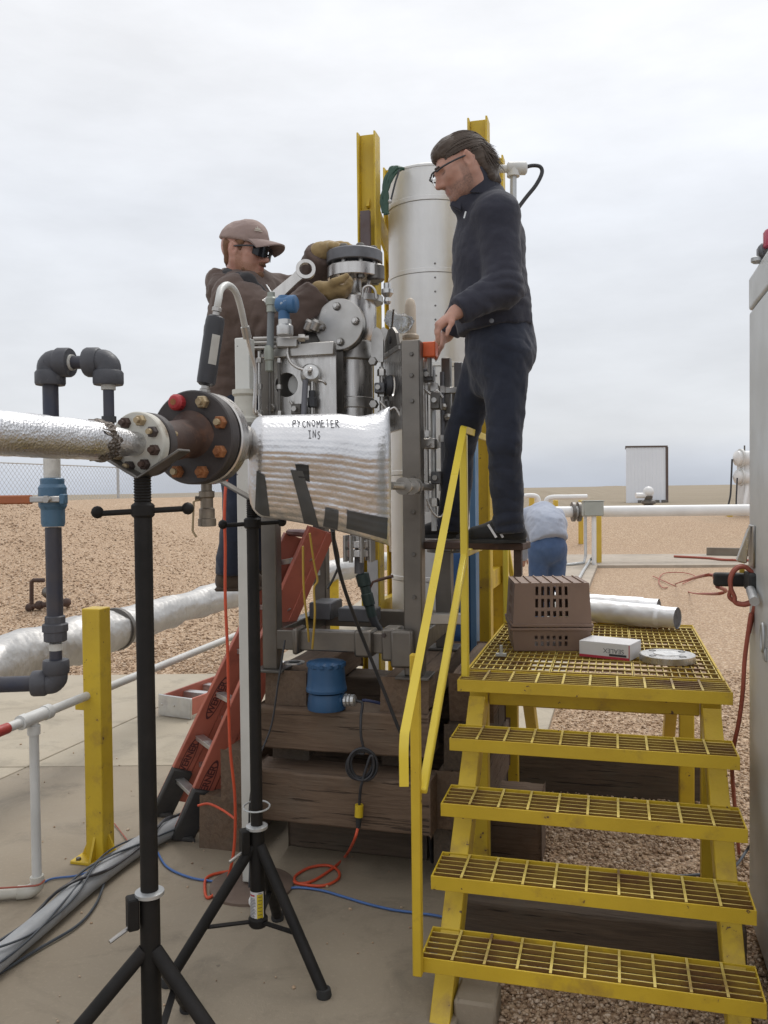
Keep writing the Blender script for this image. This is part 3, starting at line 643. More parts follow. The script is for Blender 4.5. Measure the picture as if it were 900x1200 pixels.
def riser_loop():
    r = empty('pipe_loop', at(68, 830, 2.55), 'dark blue pipe loop with big grey elbows and a blue valve', 'pipe')
    D1, D2 = 2.52, 2.49
    a_t, a_b = at(60, 430, D1), None
    x1, y1 = at(62, 600, D1).x, D1; zt = at(60, 425, D1).z; zb = at(67, 795, D1).z
    A = Vector((x1, y1, zt)); B = Vector((x1, y1, zb)); C = at(126.5, 425, D2); C.z = zt - .005
    z = lambda py, Y=D1: at(62, py, Y).z
    rp = .0225
    def vert(name, z0, z1, rad, m, x=x1, y=y1, seg=16): return MB().cyl((x, y, z0), (x, y, z1), rad, seg=seg).build(name, m, r)
    vert('pipe', z(440), z(536), rp, navy_pipe); vert('pipe', z(618), z(728), rp + .001, navy_pipe)
    vert('thread_tape', z(432), z(447), rp + .002, tape_white); vert('thread_tape', z(536), z(560), rp + .0015, tape_white)
    # blue valve
    b = MB(); b.lathe((x1, y1, z(617)), Z, [(.031, 0), (.034, .01), (.034, .05), (.040, .06), (.040, .075), (.037, .08), (.040, .085), (.040, .115), (.034, .125), (.034, .14), (.030, .143)], 18); b.build('valve_body', blue_valve, r, 30)
    hz = z(585); MB().box((x1 - .003, y1 - .044, hz), (.09, .02, .018)).build('handle_plate', steel, r, 30, .003)
    MB().hexnut((x1 + .005, y1 - .054, hz), (0, -1, 0), .012, .012).build('handle_nut', steel, r, 30)
    MB().box((x1 - .19, y1 - .045, hz), (.30, .012, .026)).build('lever', orange_handle, r, 30, .004)
    MB().box((x1 + .047, y1 - .04, hz), (.016, .03, .03)).build('stop', blue_valve, r, 30, .003)
    def elbow(c, d1, d2, m=grey_fit, R0=.041, L=.054):
        d1, d2 = Vector(d1).normalized(), Vector(d2).normalized(); b = MB()
        b.tube(cr([c + d1 * L * .8, c + d1 * L * .25 + d2 * .0, c + (d1 + d2) * .006, c + d2 * L * .25, c + d2 * L * .8], 4), R0 * .9, 20)
        for d in (d1, d2): b.lathe(c + d * L * .45, d, [(R0 * .95, 0), (R0 * 1.06, .006), (R0 * 1.06, .036), (R0 * 1.0, .042)], 20)
        return b.build('elbow', m, r, 40)
    cc = (C - A).normalized(); elbow(A, -Z, cc); elbow(C, -cc, -Z, R0=.041)
    MB().cyl(A + cc * .05, C - cc * .05, .0195, seg=16).build('pipe', navy_pipe, r)
    MB().cyl(A + cc * .058, A + cc * .074, .0235, seg=16).build('thread_tape', tape_white, r); MB().cyl(C - cc * .074, C - cc * .058, .0235, seg=16).build('thread_tape', tape_white, r)
    zl = lambda py: at(127, py, D2).z
    cx, cy = C.x, C.y
    vert('pipe', zl(500), zl(455), .0155, navy_pipe, cx, cy); vert('reducer', zl(457), zl(443), .0205, tape_white, cx, cy)
    vert('coupling', zl(495), zl(488), .021, dark_plastic, cx, cy)
    # union and lower elbow, horizontal run out to the left
    b = MB(); b.lathe((x1, y1, z(752)), Z, [(.026, 0), (.034, .004), (.034, .03), (.038, .032), (.038, .052), (.03, .056), (.03, .075), (.026, .078)], 10); b.build('union', grey_fit, r, 30)
    vert('thread_tape', z(762), z(754), .019, tape_white); vert('nipple', z(775), z(760), .018, navy_pipe)
    E = Vector((x1, y1, z(800))); dl = Vector((-1, -.12, 0)).normalized(); elbow(E, Z, dl, R0=.036, L=.058)
    MB().cyl(E + dl * .05, E + dl * .06, .027, seg=16).build('thread_tape', tape_white, r)
    MB().cyl(E + dl * .06, E + dl * 2.6, .0235, seg=16).build('pipe', navy_pipe, r)
riser_loop()

def bank_riser():
    g = ongr(50, 716); s = g.y / 1000; r = empty('rusty_riser', g, 'small rusty pipe goose-neck fixture standing in the gravel bank', 'pipe fixture')
    q = lambda px, py: at(px, py, g.y)
    MB().tube([q(37, 716), q(37, 682), q(39, 680), q(52, 680)], 2.6 * s, 8).build('pipe', rust_brown, r)
    MB().tube([q(33, 711), q(78, 706)], 3.2 * s, 8).build('base_pipe', rust_brown, r)
    for px, py in ((35, 712), (46, 709), (78, 706)): MB().sphere(q(px, py), 5.5 * s, 10).build('fitting', rust_brown, r)
    MB().sphere(q(56, 694), 7 * s, 12).build('gauge', steel_dark, r); MB().cyl(q(56, 700), q(57, 710), 2.2 * s, seg=8).build('stem', rust_brown, r)
    MB().cyl(q(50, 716), q(50, 726), 3 * s, seg=8).build('foot', rust_brown, r)
bank_riser()

def floor_conduit():
    r = empty('floor_conduit', onz(90, 1062), 'fat grey plastic conduit lying across the concrete with black cables taped along it', 'conduit')
    pts = [onz(-420, 1500, .05), onz(-60, 1172, .05), onz(0, 1122, .05), onz(60, 1072, .05), onz(110, 1030, .05), onz(165, 990, .05), onz(215, 965, .05), onz(245, 955, .05)]
    MB().tube(cr(pts, 8), .045, 18).build('conduit', mat('grey_plastic', (.34, .35, .36), (.28, .29, .30), 5, .5, stain=(.2, .18, .16), sscale=6), r, 60)
    P = cr(pts, 8); k = random.Random(3)
    for j, (m, rad, off) in enumerate(((grey_cord, .0045, .0), (grey_cord, .005, 2.0), (grey_cord, .0045, 4.2), (dark_plastic, .007, 1.0))):
        q = []
        for i, p in enumerate(P[:-6]):
            t = (P[i + 1] - P[max(i - 1, 0)]).normalized(); x, y, _ = basis(t); a = off + i * (.10 + .03 * j); a = .2 + 2.6 * (0.5 + .5 * math.sin(a)) 
            q.append(p + (x * math.cos(a) + y * math.sin(a)) * (.052 + .01 * math.sin(i * .4 + j)))
        MB().tube(q, rad, 6).build('cable', m, r, 60)
    q = [onz(-40, 1165, .012), onz(40, 1115, .012), onz(90, 1085, .012), onz(112, 1060, .012), onz(122, 1035, .02), onz(128, 1018, .07)]
    MB().tube(cr(q, 6), .006, 6).build('loose_cable', grey_cord, r, 60)
floor_conduit()
# ================================================================== flanged spool in the foreground
AX = Vector((math.sin(R(20)), math.cos(R(20)), 0)); O = at(160, 520, 2.45)
def spool():
    r = empty('flanged_pipe_spool', O - Z * .1, 'foil-wrapped pipe bolted to a white flange and a big black flange', 'pipe')
    S = lambda t: O + AX * t + (Z * .034 if t > .2 else Z * 0)
    # foil wrapped pipe coming from beside the camera
    rows = []; n = 330; seg = 40; x, y, _ = basis(AX)
    for i in range(n + 1):
        t = -2.5 + (2.5 - .165) * i / n; p = S(t); ring = []
        for k in range(seg):
            a = 2 * math.pi * k / seg; nv = x * math.cos(a) + y * math.sin(a)
            w = float(fbm(np.array([t * 26, math.cos(a) * 3, math.sin(a) * 3 + 5]), 3)) - .5; ring.append(p + nv * (.053 + w * .004))
        rows.append(ring)
    MB().grid(rows, True).build('foil_wrap', foil, r, 80)
    b = MB(); b.lathe(S(-.165), AX, [(.050, 0), (.047, .02), (.042, .07), (.036, .13), (.034, .165)], 32); b.build('foil_sleeve', foil, r, 60)
    rows = []
    for i in range(7):
        f = i / 6; ring = []
        for k in range(48):
            a = 2 * math.pi * k / 48; nv = x * math.cos(a) + y * math.sin(a); j = float(vnoise(np.array([k * .9, i * 1.3, 2.0]))) - .5; j2 = float(vnoise(np.array([k * .55, 9.0, 2.0]))) - .5
            ring.append(S(-.19 + .055 * f + j2 * .05 * (1 if i in (0, 6) else .5)) + nv * (.051 + .006 * math.sin(f * math.pi) + j * .013))
        rows.append(ring)
    MB().grid(rows, True).build('torn_wrap_end', foil_torn, r, 20)
    def flange(t, h, rad, m, nm): b = MB(); b.lathe(S(t), AX, [(rad * .97, 0), (rad, .004), (rad, h - .004), (rad * .97, h)], 64); return b.build(nm, m, r, 30)
    flange(-.002, .034, .092, dirty_white, 'small_flange'); flange(.037, .034, .093, black_iron, 'small_flange')
    MB().lathe(S(.07), S(.283) - S(.07), [(.085, 0), (.068, .025), (.062, .05), (.060, .19), (.066, .205), (.085, .217)], 40).build('spool_pipe', rust_brown, r, 40)
    flange(.283, .048, .150, black_iron, 'large_flange'); flange(.333, .012, .128, dark_plastic, 'gasket'); flange(.347, .048, .150, steel_b, 'mating_flange')
    MB().lathe(S(.395), AX, [(.105, 0), (.07, .05), (.062, .07), (.062, .22)], 32).build('neck', steel, r, 40)
    def bolts(n, rad, t, br, h, mats, off, back):
        for k in range(n):
            a = 2 * math.pi * k / n + off; c = S(t) + (x * math.cos(a) + y * math.sin(a)) * rad
            w = MB(); w.hexnut(c, -AX, br, h); ob = w.build('nut', mats[k % len(mats)], r, 25)
            s_ = MB(); s_.cyl(c, c - AX * (h + .012), br * .5, seg=10); s_.cyl(c + AX * back, c + AX * (back + .04), br * .5, seg=8); s_.build('stud', mats[k % len(mats)] if k % 3 else brass, ob, 25)
    bolts(8, .068, -.002, .0165, .017, [dark_iron_nut, rust_brown, brass, dark_iron_nut, rust_brown, rust_brown, dark_iron_nut, brass], .3, .07)
    bolts(8, .119, .283, .021, .022, [rust_orange, rust_orange, brass, rust_orange, rust_orange, rust_orange, rust_orange, rust_brown], .42, .11)
    c = S(.283) + (x * math.cos(.42 + math.pi / 4 * BOLT_RED) + y * math.sin(.42 + math.pi / 4 * BOLT_RED)) * .119
    MB().lathe(c, -AX, [(.026, 0), (.026, .022), (.020, .030), (.012, .033)], 14).build('red_bolt_cap', red_paint, r, 25)
    # small valve hanging below the mating flange
    p = S(.37) - Z * .15; v = MB(); v.lathe(p + Z * .01, -Z, [(.018, 0), (.018, .03), (.026, .032), (.026, .05), (.021, .055), (.021, .085), (.026, .09), (.026, .12), (.03, .122), (.03, .145), (.024, .147)], 14); v.build('drain_valve', bronze, r, 30)
    MB().tube([p + Vector((-.02, -.03, -.05)), p + Vector((-.035, -.035, -.055)), p + Vector((-.04, -.036, -.15)), p + Vector((-.028, -.036, -.17))], .004, 6).build('valve_handle', brass, r, 60)
    MB().cyl(p + Vector((-.035, -.01, -.045)), p + Vector((0, -.01, -.045)), .008, seg=8).build('valve_stem', bronze, r)
    MB().box(S(.40) + Vector((.075, -.03, .075)), (.06, .05, .035), (U, V, Z)).build('instrument_block', dark_plastic, r, 30, .004)
    return r
dark_iron_nut = mat('dark_iron_nut', (.04, .03, .028), (.07, .05, .045), 30, .6, bump=.2)
BOLT_RED = 1
spool()

# ------------------------------------------------------------------ quilted foil cover with handwriting
BA0, BA1 = at(291, 545, 3.06), at(457, 560, 3.16); BE = (BA1 - BA0); BE.z = 0; BL = BE.length; BE.normalize(); BN = BE.cross(Z)
if BN.y > 0: BN = -BN
def bag_pt(s, c, off=0.0):       # c: 0..1 from front bottom, over the top at .5, to back bottom
    zt = 2.072 + .018 * s + .02 * max(0, (s - .9) / .1) - .012 * math.exp(-((s - .78) / .1) ** 2); zb = 1.712 - .118 * s ** 1.5 
    front = c < .5; q = c / .5 if front else (1 - c) / .5         # 0 bottom .. 1 top along one side
    ang = q * math.pi / 2
    h = 1 - (1 - q) ** 1.0 * 1.0 if q < .62 else .62 + .38 * math.sin((q - .62) / .38 * math.pi / 2)
    if h <= .62: w = .055 + (.135 - .055) * (h / .62) ** .7
    else: w = .135 * math.cos(math.asin(min(1, (h - .62) / .38)))
    if s < .10:
        k = math.sqrt(max(0, 1 - ((.10 - s) / .10) ** 2)); w = .055 + (w - .055) * k; mid = 1.90; zt = mid + (zt - mid) * (.45 + .55 * k); zb = mid + (zb - mid) * (.5 + .5 * k)
    if s > .84: k = math.sqrt(max(0, 1 - ((s - .84) / .16) ** 2)); w = .012 + (w - .012) * k
    z = zb + h * (zt - zb)
    rib = 0
    if .06 < h < .97 and .05 < s < .97: rib = .0034 * abs(math.sin(math.pi * h * 18)) ** .5 * min(1, (1 - h) * 3.0 + .1)
    wr = (float(fbm(np.array([s * 9, h * 7, 1.0 if front else 4.0]), 3)) - .5) * .009 * (1.3 - h)
    phi = math.asin(min(1, max(0, (h - .62) / .38)))
    dn = (w + rib + wr + off * math.cos(phi)) * (1 if front else -1)
    up = off * math.sin(phi)
    return BA0 + BE * (s * BL) + BN * dn + Z * (z - BA0.z + up)
def foil_bag():
    r = empty('foil_insulation_cover', BA0 + BE * .25 - Z * .3, 'silver quilted foil insulation cover hand-lettered in marker and strapped with dark tape', 'insulation cover')
    ns, nc = 70, 190
    rows = [[bag_pt(i / ns, j / nc) for j in range(nc + 1)] for i in range(ns + 1)]
    b = MB(); b.grid(rows, True); c0 = nc + 1
    b.f.append(tuple(range(c0))); b.f.append(tuple(reversed(range(ns * c0, ns * c0 + c0))))
    b.build('foil_cover', foil_quilt, r, 60)
    def patch(nm, corners, n1=8, n2=10, th=.004, m=tape_grey):     # corners (s,c) in order: bottom-left, bottom-right, top-right, top-left
        A, B_, C_, D_ = corners; outer, inner = [], []
        for i in range(n1 + 1):
            f = i / n1; ro, ri = [], []
            for j in range(n2 + 1):
                g = j / n2; s = (A[0] * (1 - g) + D_[0] * g) * (1 - f) + (B_[0] * (1 - g) + C_[0] * g) * f; c = (A[1] * (1 - g) + D_[1] * g) * (1 - f) + (B_[1] * (1 - g) + C_[1] * g) * f
                ro.append(bag_pt(s, c, .008)); ri.append(bag_pt(s, c, .001))
            outer.append(ro); inner.append(ri)
        q = MB(); q.grid(outer); q.grid([list(x) for x in reversed(inner)])
        edge_o = outer[0] + [row[-1] for row in outer[1:]] + list(reversed(outer[-1]))[1:] + [row[0] for row in reversed(outer[1:-1])]
        edge_i = inner[0] + [row[-1] for row in inner[1:]] + list(reversed(inner[-1]))[1:] + [row[0] for row in reversed(inner[1:-1])]
        q.grid([edge_i, edge_o], True); return q.build(nm, m, r, 50)
    patch('tape_strap', [(.035, .01), (.135, .01), (.10, .20), (.045, .22)])
    patch('tape_strap', [(.37, .0), (.47, .0), (.35, .235), (.27, .235)])
    patch('tape_patch', [(.325, .20), (.40, .19), (.39, .262), (.30, .262)], m=black_rubber)
    patch('tape_patch', [(.50, .005), (.60, .005), (.60, .085), (.51, .085)]); patch('tape_patch', [(.66, .02), (.95, .02), (.95, .10), (.66, .095)])
    # handwriting
    F = {'P': [[(0, 0), (.3, 6)], [(.1, 6), (3, 6), (3.6, 4.6), (2.6, 3.2), (.2, 3)]], 'Y': [[(0, 6), (1.7, 3.2)], [(3.6, 6.2), (.6, -.3)]], 'C': [[(3.4, 5.2), (2, 6), (.4, 4), (.5, 1.2), (2, 0), (3.4, .8)]],
         'N': [[(0, 0), (.3, 6), (3, 0), (3.5, 6.2)]], 'O': [[(1.8, 6), (.2, 4.4), (.2, 1.6), (1.7, 0), (3.4, 1.6), (3.4, 4.4), (1.8, 6)]], 'M': [[(0, 0), (.5, 6), (1.9, 2.2), (3.5, 6), (4, 0)]],
         'E': [[(3.3, 6), (.2, 6), (.1, 0), (3.3, .1)], [(.2, 3.1), (2.6, 3.2)]], 'T': [[(-.2, 6), (3.8, 6.1)], [(1.8, 6), (1.6, 0)]], 'R': [[(.1, 0), (.3, 6), (2.8, 6), (3.4, 4.5), (.4, 3), (3.5, -.1)]],
         'I': [[(0, 6), (3, 6)], [(1.5, 6), (1.5, 0)], [(0, 0), (3, 0)]], 'S': [[(3.2, 5.4), (1.8, 6), (.5, 4.8), (1.6, 3.2), (3, 1.9), (1.7, 0), (.1, .7)]]}
    def write(txt, s0, dsl, c0, dc):
        q = MB()
        for i, ch in enumerate(txt):
            for st in F[ch]:
                P = [(s0 + dsl * (i + p[0] / 5.2), c0 + dc * p[1] / 6 + .0025 * math.sin(i * 2.1)) for p in st]; full = []
                for k in range(len(P) - 1):
                    for m_ in range(6): f = m_ / 6; full.append(bag_pt(P[k][0] * (1 - f) + P[k + 1][0] * f, P[k][1] * (1 - f) + P[k + 1][1] * f, .0016))
                full.append(bag_pt(*P[-1], .0016)); q.tube(full, .0013, 5)
        return q.build('handwriting', grey_ink, r, 60)
    write('PYCNOMETER', .295, .0325, .395, .030); write('INS', .395, .030, .357, .024)
    MB().lathe(BA0 + BE * .01 - Z * .02, BE, [(.075, 0), (.078, .004), (.078, .05), (.075, .054)], 28).build('neck_strap', black_rubber, r, 30)
foil_bag()

# ------------------------------------------------------------------ pipe stands
def pipe_stand(base, label, z_v, z_handle, z_top, z_col, z_leg, angs, spread, vdir, r_out, r_in, hl, sticker=False):
    x, y = base; r = empty('pipe_stand', (x, y, 0), label, 'pipe stand', 'black tripod pipe stands')
    P = lambda z: Vector((x, y, z))
    v = MB(); e = Vector(vdir).normalized(); n = e.cross(Z).normalized(); w = .16; th = .008
    for s in (-1, 1):
        d = (n * s * .94 + Z * .50).normalized(); v.bar(P(z_v), P(z_v) + d * w, .055, th, up=d.cross(e))
    v.build('v_head', steel_dark, r, 20, .002)
    sc_ = MB(); k = int((z_v - z_handle) / .008) + 1; prof = []
    for i in range(k): prof += [(r_in, z_handle + i * .008), (r_in * 1.12, z_handle + i * .008 + .004)]
    sc_.lathe((x, y, 0), Z, prof, 16); sc_.build('screw', black_paint, r, 25)
    h = MB(); hd = Vector((1, .12, .03)).normalized(); h.tube([P(z_handle - .004) - hd * hl, P(z_handle) + hd * hl], .0085, 10); h.lathe(P(z_handle - .02), Z, [(r_out * .95, 0), (r_out * 1.15, .006), (r_out * 1.15, .034), (r_out * .95, .04)], 18)
    for s in (-1, 1): h.sphere(P(z_handle) + hd * s * hl, .018, 12)
    h.build('handle_bar', black_paint, r, 40)
    MB().cyl(P(z_handle - .02), P(z_col), r_in * 1.12, seg=20).build('inner_tube', black_paint, r)
    MB().lathe(P(z_col - .012), Z, [(r_out * 1.0, 0), (r_out * 1.45, .004), (r_out * 1.45, .014), (r_out * 1.0, .018)], 22).build('collar_ring', galv, r, 30)
    MB().cyl(P(z_col - .004), P(.16), r_out, seg=20).build('outer_tube', black_paint, r)
    bk = MB(); d = Vector((-.9, -.45, 0)).normalized(); bk.box(P(z_col - .05) + d * (r_out + .02), (.032, .045, .09), (d, Z.cross(d), Z)); bk.build('latch_bracket', black_paint, r, 20, .004)
    MB().cyl(P(z_col - .085) + d * (r_out + .02), P(z_col - .10) + d * (r_out + .075) + Vector((0, -.03, -.005)), .006, seg=8).build('latch_pin', steel, r)
    for a in angs:
        dd = Vector((math.cos(R(a)), math.sin(R(a)), 0)); t0 = P(z_leg) + dd * r_out * .6; t1 = P(.018) + dd * spread
        lg = MB(); lg.tube([t0, t1], .021, 14).build('leg', black_paint, r); lg = [c for c in r.children][-1]
        MB().lathe(P(.0) + dd * (spread + .004), Z, [(.026, .0), (.028, .008), (.024, .03)], 14).build('foot', black_rubber, lg, 30)
        f = .38; q = t0.lerp(t1, .62); MB().bar(P(.17) + dd * r_out, q, .022, .006).build('brace', black_paint, r, 20)
    MB().lathe(P(.15), Z, [(r_out * 1.1, 0), (r_out * 1.3, .008), (r_out * 1.3, .03), (r_out * 1.05, .04)], 18).build('brace_collar', black_paint, r, 30)
    if sticker:
        def curved(nm, a0, a1, z0, z1, m, rr):
            rows = [[Vector((x + rr * math.cos(R(a0 + (a1 - a0) * i / 10)), y + rr * math.sin(R(a0 + (a1 - a0) * i / 10)), zz)) for i in range(11)] for zz in (z0, z1)]
            return MB().grid(rows).build(nm, m, r, 60)
        c = -97; zs, ze = sticker
        curved('label_sticker', c - 62, c + 62, zs, ze, card_white, r_out + .0008); curved('sticker_band', c + 8, c + 54, zs + .012, ze - .008, mat('yellow_print', (.62, .47, .02), None, 5, .5), r_out + .0016)
        curved('sticker_header', c - 52, c - 8, ze - .016, ze - .010, card_red, r_out + .0016)
        t = MB(); k2 = random.Random(5); zz = ze - .026
        while zz > zs + .008:
            a1 = k2.uniform(-16, 0); hh = .0024
            rows = [[Vector((x + (r_out + .0016) * math.cos(R(c - 54 + (a1 + 54) * i / 5)), y + (r_out + .0016) * math.sin(R(c - 54 + (a1 + 54) * i / 5)), q)) for i in range(6)] for q in (zz, zz + hh)]
            t.grid(rows); zz -= .0056
        stuff(t.build('sticker_print', grey_ink, r, 60))
        for k in range(9): curved('sticker_mark', c + 16, c + 44, zs + .018 + k * .0135, zs + .018 + k * .0135 + .0022, ink, r_out + .0022)
    return r
pa = at(171, 800, 2.42); z42 = lambda py: at(171, py, 2.42).z
pipe_stand((pa.x, 2.42), 'nearest black tripod pipe stand under the white flange', z42(560), z42(598), 0, z42(1045), z42(1112), (205, 335, 92), .50, (AX.x, AX.y, 0), .0285, .0225, .125)
pb = at(300, 900, 3.21); z32 = lambda py: at(300, py, 3.21).z
sb = pipe_stand((pb.x, 3.21), 'black tripod pipe stand with a yellow warning label, set under the foil cover', z32(585), z32(613), 0, z32(968), z32(990), (-39, 203, 85), .335, (AX.x, AX.y, 0), .0285, .0205, .11, sticker=(z32(1082), z32(1042)))
MB().tube([Vector((pb.x + .05 * math.cos(a), 3.21 + .05 * math.sin(a), z32(945) + .004 * math.sin(a))) for a in np.linspace(0, 6.283, 20)[:-1]], .0035, 6, closed=True).build('wire_ring', galv, sb)

# ------------------------------------------------------------------ white chipped post on a round base
def white_post():
    p = at(291, 700, 3.87); x, y = p.x, 3.87; r = empty('white_post', (x, y, 0), 'chipped white square steel post on a rusty round base plate', 'post')
    zt = at(289, 397, 3.87).z; MB().box((x, y, zt / 2 + .012), (.070, .070, zt - .024), (U, V, Z)).build('post', white_chip, r, 30, .006, 2)
    MB().lathe((x + .0, y - .02, .0), Z, [(.19, 0), (.19, .012), (.182, .016)], 40).build('base_plate', mat('rusty_plate', (.17, .12, .09), (.12, .085, .066), 6, .7, bump=.3), r, 30)
    z1 = at(289, 478, 3.87).z; MB().lathe((x, y, z1 - .07), Z, [(.058, 0), (.058, .02), (.05, .03), (.05, .12), (.06, .13), (.06, .15)], 14).build('clamp', dirty_white, r, 30)
    MB().box((x + .01, y - .06, z1 - .10), (.16, .05, .05), (U, V, Z)).build('clamp_arm', steel_dark, r, 30, .004)
white_post()
# ------------------------------------------------------------------ filter cylinder and its hose
def filter_cyl():
    D = 2.80; r = empty('filter_cylinder', at(239, 470, D), 'slim black cylinder tilted above the flange with a looping white hose', 'gas filter')
    b0, b1 = at(241, 452, D), at(253, 370, D); d = (b1 - b0).normalized()
    MB().lathe(b0, d, [(.020, 0), (.030, .008), (.031, .02), (.031, (b1 - b0).length - .02), (.029, (b1 - b0).length - .006), (.018, (b1 - b0).length)], 24).build('body', dark_plastic, r, 40)
    MB().lathe(b0, -d, [(.014, 0), (.014, .01), (.018, .012), (.018, .022), (.01, .026), (.009, .05)], 12).build('fitting', steel, r, 30)
    MB().lathe(b1, d, [(.012, 0), (.012, .012), (.016, .014), (.016, .026), (.010, .03)], 12).build('fitting', steel, r, 30)
    x, y, _ = basis(d); L = (b1 - b0).length; rows = []
    ca = math.atan2((Vector((.55, -.83, 0))).dot(y), Vector((.55, -.83, 0)).dot(x))
    for hh in (.30 * L, .72 * L): rows.append([b0 + d * hh + (x * math.cos(ca + a) + y * math.sin(ca + a)) * .0316 for a in np.linspace(-.45, .45, 9)])
    MB().grid(rows).build('label_sticker', mat('grey_label', (.45, .44, .40), (.38, .37, .34), 30, .6), r, 60)
    hose = [b1 + d * .02, at(256, 352, D), at(259, 339, 2.84), at(267, 334, 2.9), at(276, 342, 2.95), at(282, 360, 3.02), at(287, 383, 3.1)]
    MB().tube(cr(hose, 8), .0115, 12).build('hose', mat('white_hose', (.6, .6, .57), None, 8, .45), r, 80)
    e = at(287, 383, 3.1); e2 = at(290, 396, 3.12); MB().cyl(e, e2, .016, seg=12).build('hose_end', steel, r)
    MB().tube(cr([e2, at(294, 412, 3.14), at(299, 430, 3.16), at(299.5, 455, 3.17), at(298.5, 480, 3.18), at(303, 486, 3.2), at(312, 494, 3.2)], 8), .0075, 10).build('tubing', steel_b, r, 80)
filter_cyl()
# ================================================================== timber cribbing
FL0 = (-.54, 4.07); S0 = (.105, 2.85)
def timber(o, u0, u1, v0, v1, z0, z1, label, m=None, grp='timbers stacked under the steel skid', rot=0.0):
    c = fr(o, (u0 + u1) / 2, (v0 + v1) / 2, z0); lu, lv = u1 - u0, v1 - v0; along = lu >= lv; L, W = (lu, lv) if along else (lv, lu); h = z1 - z0
    n = 10; rows = []; k = random.Random(round((u0 * 13 + v0 * 7 + z0 * 5) * 100))
    for i in range(n + 1):
        x = -L / 2 + L * i / n; j = lambda s=.004: k.uniform(-s, s); e = .006 if i in (0, n) else 0
        rows.append([Vector((x, -W / 2 + j() + e, j(.002) * (i > 0))), Vector((x, W / 2 + j() - e, 0)), Vector((x, W / 2 + j() - e, h + j(.003))), Vector((x, -W / 2 + j() + e, h + j(.003)))])
    b = MB(); b.grid(rows, True); b.f.append((0, 1, 2, 3)); b.f.append(tuple(reversed(range(n * 4, n * 4 + 4))))
    me = bpy.data.meshes.new('timber'); me.from_pydata(b.v, [], b.f); me.update()
    ob = link('timber', me, m or wood, None, c, 30, .009, 2); ob.rotation_euler.z = (-YAW if along else R(90) - YAW) + rot
    return tag(ob, label, 'timber', grp)
T = lambda *a, **k: timber(FL0, *a, **k)
T(-.05, .78, -.09, .12, .597, .79, 'broad weathered timber carrying the blue domed housing', rot=.008)
T(-.06, .80, -.15, .06, .275, .510, 'long timber behind the hanging black cable coil', rot=-.014)
T(-.02, .70, .22, .44, .0, .245, 'dark timber on the concrete behind the orange cord loop', m=wood_dark)
T(-.45, -.22, .10, 1.15, .0, .26, 'thick timber on the concrete right beside the ladder feet')
T(-.29, -.11, .02, .95, .285, .53, 'timber end just above the thick one beside the ladder feet')
T(-.02, .18, -.04, .90, .80, .945, 'timber under the left front foot of the skid')
T(.55, .77, -.05, .90, .80, .945, 'timber under the right front foot of the skid')
T(.84, 1.04, .10, .95, .735, .94, 'brown timber showing between the yellow rails under the skid')
T(-.05, 1.0, .62, .84, .585, .79, 'rear timber lying under the back feet of the skid', m=wood_dark)
T(.80, 1.02, -.02, .95, .27, .52, 'timber behind the lower end of the yellow handrail')
T(.78, 1.0, .0, .95, .0, .24, 'bottom timber behind the yellow handrail post', m=wood_dark)
T(.83, 1.0, .02, .9, .53, .72, 'short dark timber halfway up behind the yellow handrail', m=wood_dark)
T(-.06, .82, .62, .86, .27, .52, 'dark rear timber seen through the gaps of the stack', m=wood_dark)
T(-.02, .16, .04, .85, .517, .585, 'thin shim plank wedged between the two front timbers', m=wood_dark)
T(.52, .70, .06, .85, .517, .585, 'thin shim plank above the cable coil, between front timbers', m=wood_dark)
timber(S0, .04, 1.10, .50, .72, -.04, .185, 'dark squared timber lying on gravel under the second step', m=wood_dark, grp='timbers lying under the yellow stairs')
timber(S0, .02, 1.20, 2.42, 2.62, -.04, .20, 'squared timber lying on gravel under the far edge of the platform', m=wood_dark, grp='timbers lying under the yellow stairs')
b = MB(); b.fbox(S0, .105, .25, .05, .2, -.04, .06); tag(b.build('concrete_block', conc, None, 30, .01), 'small concrete block under the stair foot beside the slab', 'block')
timber(S0, -.02, .30, 1.35, 1.6, -.03, .30, 'short pale timber block behind the stair legs', grp='timbers lying under the yellow stairs')

